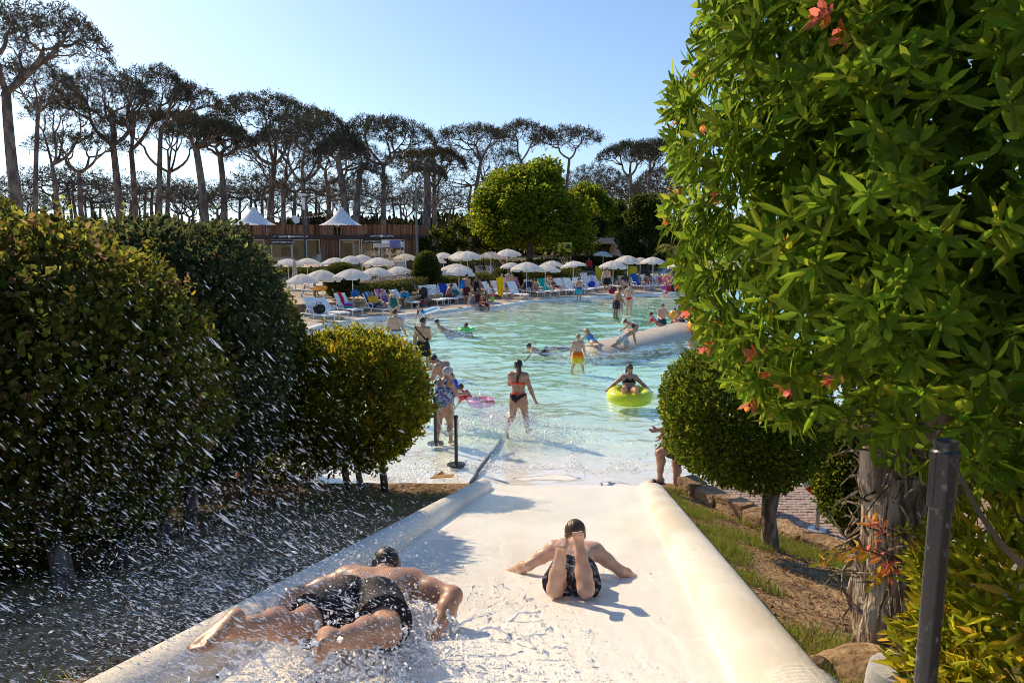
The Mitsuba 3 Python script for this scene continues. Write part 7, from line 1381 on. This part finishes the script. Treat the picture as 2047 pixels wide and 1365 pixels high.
for a in range(4): v, f = torus(.27, .058, 32, 12); k = np.abs(np.angle(np.exp(1j * (np.arctan2(v[:, 1], v[:, 0]) - a * PI / 2 - .4)))) < .22; fk = f[k[f].all(1)]; put('band', move((v, fk), (q[0] - .02, q[1] - .07, .98), .15, 1, 1.0), 'white_plastic', t, smooth=True)
bag('grey and black bag standing behind the peeling trunk', ((4.61, 8.88, 0.16)[0], (4.61, 8.88, 0.16)[1] - .2, .16), 1.6, (.06, .065, .075))
# black belt post at the lower right
t = thing('belt_post', 'tall black tube post at the lower right edge with a slack belt', 'post'); bx, by = 1.062, 1.72; b0 = float(plane_z(by)) - .12; bt = 3.60
def c_scuff(p, n, uv):
    a = mikit.fbm(p.x * 60, p.y * 60, p.z * 30, octaves=4); return mikit.mix((.016, .016, .018), (.11, .105, .10), mikit.smoothstep(.60, .78, a))
bumpy('scuffed_black', proc(c_scuff), n_fbm(90, 3), .0012, rough=.36, spec=.5)
put('shaft', move(lathe([(0, b0), (.0262, b0), (.0262, bt - .14), (.0262, bt - .005), (.0, bt - .005)], 28), (bx, by, 0)), 'scuffed_black', t, smooth=40)
put('belt_head', join([move(box(-.0315, -.0268, -.012, .012, bt - .155, bt - .02, .002), (bx, by, 0), a) for a in (.0, PI / 2, PI, PI * 1.5)] + [move(lathe([(.027, bt - .165), (.031, bt - .16), (.031, bt - .02), (.027, bt - .015)], 28), (bx, by, 0)), move(lathe([(.020, bt - .006), (.029, bt - .004), (.029, bt + .006), (.023, bt + .008), (.020, bt - .006)], 28), (bx, by, 0))]), 'scuffed_black', t, smooth=35)
put('base_disc', move(lathe([(.034, .06), (.10, .05), (.17, .02), (.17, 0), (0, 0)], 28), (bx, by, b0)), 'black_plastic', t, smooth=40)
s = np.linspace(0, 1, 14)[:, None]; c = np.array([bx + .04, by, bt - .08]) * (1 - s) + np.array([1.75, 2.15, 3.05]) * s; c[:, 2] -= (.35 * s * (1 - s))[:, 0]
put('belt', grid_mesh(np.stack([c[:, 0], c[:, 0]], 1), np.stack([c[:, 1], c[:, 1] + .004], 1), np.stack([c[:, 2] - .014, c[:, 2] + .014], 1)), 'black_plastic', t)
t = thing('concrete_foot', 'round grey concrete foot half buried beside the black post', 'concrete foot'); q = (1.72, 2.96, 2.15); matte('grey_concrete', proc(lambda p, n, uv: mikit.mix((.26, .27, .28), (.46, .47, .48), mikit.fbm(p.x * 50, p.y * 50, p.z * 50, octaves=3))), .9); put('block', move(lathe([(0, .10), (.10, .10), (.13, .085), (.14, .04), (.15, -.1), (0, -.1)], 28), (q[0], q[1], q[2] - .02)), 'grey_concrete', t, smooth=40)
put('socket', move(lathe([(.045, .10), (.045, .115), (.06, .115), (.06, .10)], 20), (q[0], q[1], q[2] - .015)), 'dark_steel', t)
t = thing('boulder', 'flat brown stone at the bottom right under the trunk', 'stone'); v, f = sphere((0, 0, 0), 1.0, 4); v = v * [.34, .22, .10]; v *= (1 + .35 * (meshkit.fbm(v * 5, 4, 6) - .5))[:, None]; q = (1.71, 3.11, 2.08); put('rock', (v + q + [0.05, .12, -.07], f), 'tufa', t, smooth=True); v2, f2 = sphere((0, 0, 0), 1.0, 2); put('chip', (v2 * [.06, .05, .04] + q + [-.25, .1, .0], f2), 'tufa', t, smooth=True)
# ribbed mat on the right rim
t = thing('ribbed_mat', 'cream ribbed rubber mat over the near end of the right rim', 'mat'); ribs = []
pr_ = np.array(arc(1.42, 0.02, 0.192, 0.142, PI * 0.72, PI * 0.02, 13)); ys = np.arange(1.3, 2.72, .018); rows = []
for i, y in enumerate(ys):
    k = 1 + (.045 if i % 2 else .02); c0 = np.array([1.42, .02]); P = c0 + (pr_ - c0) * k; rows.append(np.stack([cx_at(y) + P[:, 0], np.full(13, y), plane_z(y) + P[:, 1]], 1))
R = np.array(rows); put('ribs', grid_mesh(R[..., 0], R[..., 1], R[..., 2]), 'rim', t)

# ------------------------------------------------------------------ foam, splashes and spray: drops of white water
scene['white_water'] = {'type': 'principled', 'base_color': rgb((.84, .86, .87)), 'roughness': .25, 'specular': .5, 'spec_trans': 0.0}
OCT = (np.array([[1, 0, 0], [-1, 0, 0], [0, 1, 0], [0, -1, 0], [0, 0, 1], [0, 0, -1.]]), np.array([[0, 2, 4], [2, 1, 4], [1, 3, 4], [3, 0, 4], [2, 0, 5], [1, 2, 5], [3, 1, 5], [0, 3, 5]]))
_ic = trimesh.creation.icosphere(subdivisions=1); ICO = (np.asarray(_ic.vertices), np.asarray(_ic.faces))
def drops(P, A, ra, rb, tpl=OCT):
    """Drops at P stretched along A: half lengths ra, half widths rb."""
    P, A = np.asarray(P), unit(A); n = len(P); S = unit(np.cross(A, [0.31, 0.2, 0.93])); B = np.cross(A, S); t, f = tpl
    ra = np.broadcast_to(ra, (n,))[:, None, None]; rb = np.broadcast_to(rb, (n,))[:, None, None]
    v = P[:, None] + A[:, None] * t[None, :, :1] * ra + S[:, None] * t[None, :, 1:2] * rb + B[:, None] * t[None, :, 2:] * rb
    return v.reshape(-1, 3), (f[None] + (np.arange(n) * len(t))[:, None, None]).reshape(-1, 3)
r = np.random.default_rng(301)
# fine spray thrown up by the man on the left
n = 30000; d_ = 1.55 + 3.0 * r.random(n) ** .8; px = 1023.5 - r.gamma(3.2, 185, n) - 30; x = (px - 1023.5) / 1450 * d_ * 1.02
zt = 3.95 - 0.16 * d_ - .05 * r.random(n); zb = plane_z(d_) - .1; z = zb + (zt - zb) * np.clip(r.gamma(1.7, .24, n), 0, 1.35) * sstep(-.05, -1.1, x) + .02
k = (x > -2.6) & (meshkit.fbm(np.column_stack([x * 2.2, d_ * 2.2, z * 2.2]), 3, 7) > .30 + .28 * r.random(n))
P = np.column_stack([x, d_, z])[k]; q = (P[:, 2] - plane_z(P[:, 1])); A = np.column_stack([.75 + 0 * q, .1 + 0 * q, -.18 - .55 * np.clip(q, 0, 1.3)]) + r.normal(0, .12, (len(P), 3)); sz = r.lognormal(-.25, .6, len(P))
put('water_spray', drops(P, A, .0068 * sz, .00125 * sz ** .7), 'white_water', kind='stuff', label='bright drops of water spray flying across the lower left')
n = 9000; y = r.uniform(1.7, 4.6, n); x = cx_at(y) - 1.25 + r.normal(0, .45, n); z = plane_z(y) + .05 + r.gamma(1.4, .16, n); k = (x > -2.4) & (meshkit.fbm(np.column_stack([x * 2, y * 2, z * 2]), 3, 17) > .42); P = np.column_stack([x, y, z])[k]; sz = r.lognormal(-.3, .5, len(P))
put('water_spray', drops(P, [.6, .2, -.25] + r.normal(0, .3, (len(P), 3)), .0062 * sz, .0017 * sz), 'white_water', kind='stuff', label='low spray of white drops over the left rim of the chute')
# splash round the man
mp = np.array([-.72, 3.4]); n = 15000; a = r.normal(0, 1, (n, 2)) * [.46, .66] + mp + [.08, -.35]; hgt = r.gamma(1.3, .10, n) * sstep(1.6, .2, np.linalg.norm((a - mp) / [.6, .9], axis=1)); k = (a[:, 0] > cx_at(a[:, 1]) - 1.05) & (meshkit.fbm(np.column_stack([a * 3.2, a[:, :1] * 0]), 3, 3) > .42)
P = np.column_stack([a, plane_z(a[:, 1]) + .012 + hgt])[k]; sz = r.lognormal(-.1, .5, len(P)); put('splash', drops(P, r.normal(size=(len(P), 3)) + [.3, 0, .5], .0052 * sz, .0033 * sz), 'white_water', kind='stuff', label='white splash round the man on the chute')
lig = []
for i in range(170):
    c = np.array([mp[0] + r.normal(.1, .38), mp[1] + r.normal(-.25, .55)]); z = plane_z(c[1]) + .02 + r.gamma(1.2, .05); d0 = unit([r.normal(.4, .8), r.normal(0, .7), abs(r.normal(.5, .4))]); L = r.gamma(2, .05); s = np.linspace(0, 1, 8)[:, None]
    pts = np.array([c[0], c[1], z]) + d0 * L * s - np.array([0, 0, .5]) * L * s ** 2 + r.normal(0, .006, (8, 3)); lig.append(tube(pts, np.abs(r.normal(.005, .003, 8)) + .0012, 6))
put('splash', join(lig), 'white_water', kind='stuff', label='strands of white water flung up round the man on the chute', smooth=True)
# froth on the chute
n = 22000; y = r.uniform(1.8, 11.2, n); u = r.uniform(-1.1, 1.22, n); x = cx_at(y) + u
f1 = meshkit.fbm(np.column_stack([x * 2.4, y * .9, x * 0]), 4, 21); wake = np.exp(-((x - .42 - .05 * (y - 4.5)) / .55) ** 2) * sstep(5.8, 5.0, y) + np.exp(-((x + .35) / .4) ** 2) * sstep(4.4, 3.6, y) + np.exp(-((np.abs(x - .55) - .42) / .14) ** 2) * np.exp(-((y - 5.15) / .35) ** 2)
k = (f1 > .46) & (np.clip(wake, 0, 1) > .30 + .5 * r.random(n)); P = np.column_stack([x, y, slide_z(y) + .006])[k]; sz = r.lognormal(-.3, .5, len(P)); hz = r.gamma(1, .004, len(P)) * (1 + 4 * np.clip(wake[k], 0, 1)); P[:, 2] += hz
put('froth', drops(P, r.normal(size=(len(P), 3)) * [1, 1, .3], .0040 * sz, .0022 * sz), 'white_water', kind='stuff', label='flecks of froth and drops running down the chute')
# foam on the pool: wakes, the breaking edge, splash of the walking woman
FP, FS = [], []
def foam(cx_, cy_, sx_, sy_, n, s=.016, hi=.0, seed=0, rot=0.0):
    r = np.random.default_rng(seed); a = r.normal(0, 1, (n, 2)) * [sx_, sy_]; a = a @ np.array([[math.cos(rot), math.sin(rot)], [-math.sin(rot), math.cos(rot)]]) + [cx_, cy_]
    k = meshkit.fbm(np.column_stack([a * 2.6, a[:, :1] * 0]), 3, seed) > .45; a = a[k]; h = r.gamma(1, hi, len(a)) if hi else np.zeros(len(a))
    FP.append(np.column_stack([a, .012 + h])); FS.append(s * r.lognormal(-.2, .5, len(a)))
foam(-.45, 15.3, .6, .55, 9500, .017, .09, 1); foam(.6, 14.6, .6, .45, 5200, .017, .04, 2); foam(-.9, 14.6, .5, .3, 2200, .015, .03, 3); foam(.1, 16.3, .5, .6, 1500, .015, .03, 4)
foam(.8, 12.6, 1.7, .2, 7000, .015, 0, 5); foam(.5, 13.3, 1.9, .45, 5200, .015, 0, 6); foam(-2.4, 11.9, .9, .25, 3000, .016, .0, 7); foam(1.9, 13.4, 1.2, .5, 1500, .014, 0, 8); foam(-.3, 17.8, .6, .5, 1200, .016, .03, 9)
foam(2.1, 23.6, .5, .6, 900, .020, .03, 10); foam(1.6, 25.3, .6, .7, 900, .022, .04, 11); foam(3.8, 25.2, .6, .3, 600, .020, .02, 12, .6); foam(.4, 19.5, 1.6, 1.6, 1200, .014, 0, 13); foam(-2.9, 21.8, .3, .3, 350, .02, .03, 14); foam(-1.4, 19.2, .5, .6, 600, .02, .03, 15); foam(3.0, 18.6, .7, .5, 450, .014, 0, 16); foam(1, 21, 3, 3, 1300, .013, 0, 17)
FP, FS = np.vstack(FP), np.hstack(FS); r = np.random.default_rng(5); k = shore_dist(FP[:, 0], FP[:, 1]) > .1; FP, FS = FP[k], FS[k]
from scipy.interpolate import RegularGridInterpolator
FP[:, 2] += RegularGridInterpolator((wy, wx), Zw, bounds_error=False, fill_value=0)(FP[:, [1, 0]])
A = r.normal(size=(len(FP), 3)) * [1, 1, .25]; put('foam', drops(FP, A, FS * .62, FS * .36), 'white_water', kind='stuff', label='white foam and splashes on the pool round the bathers')
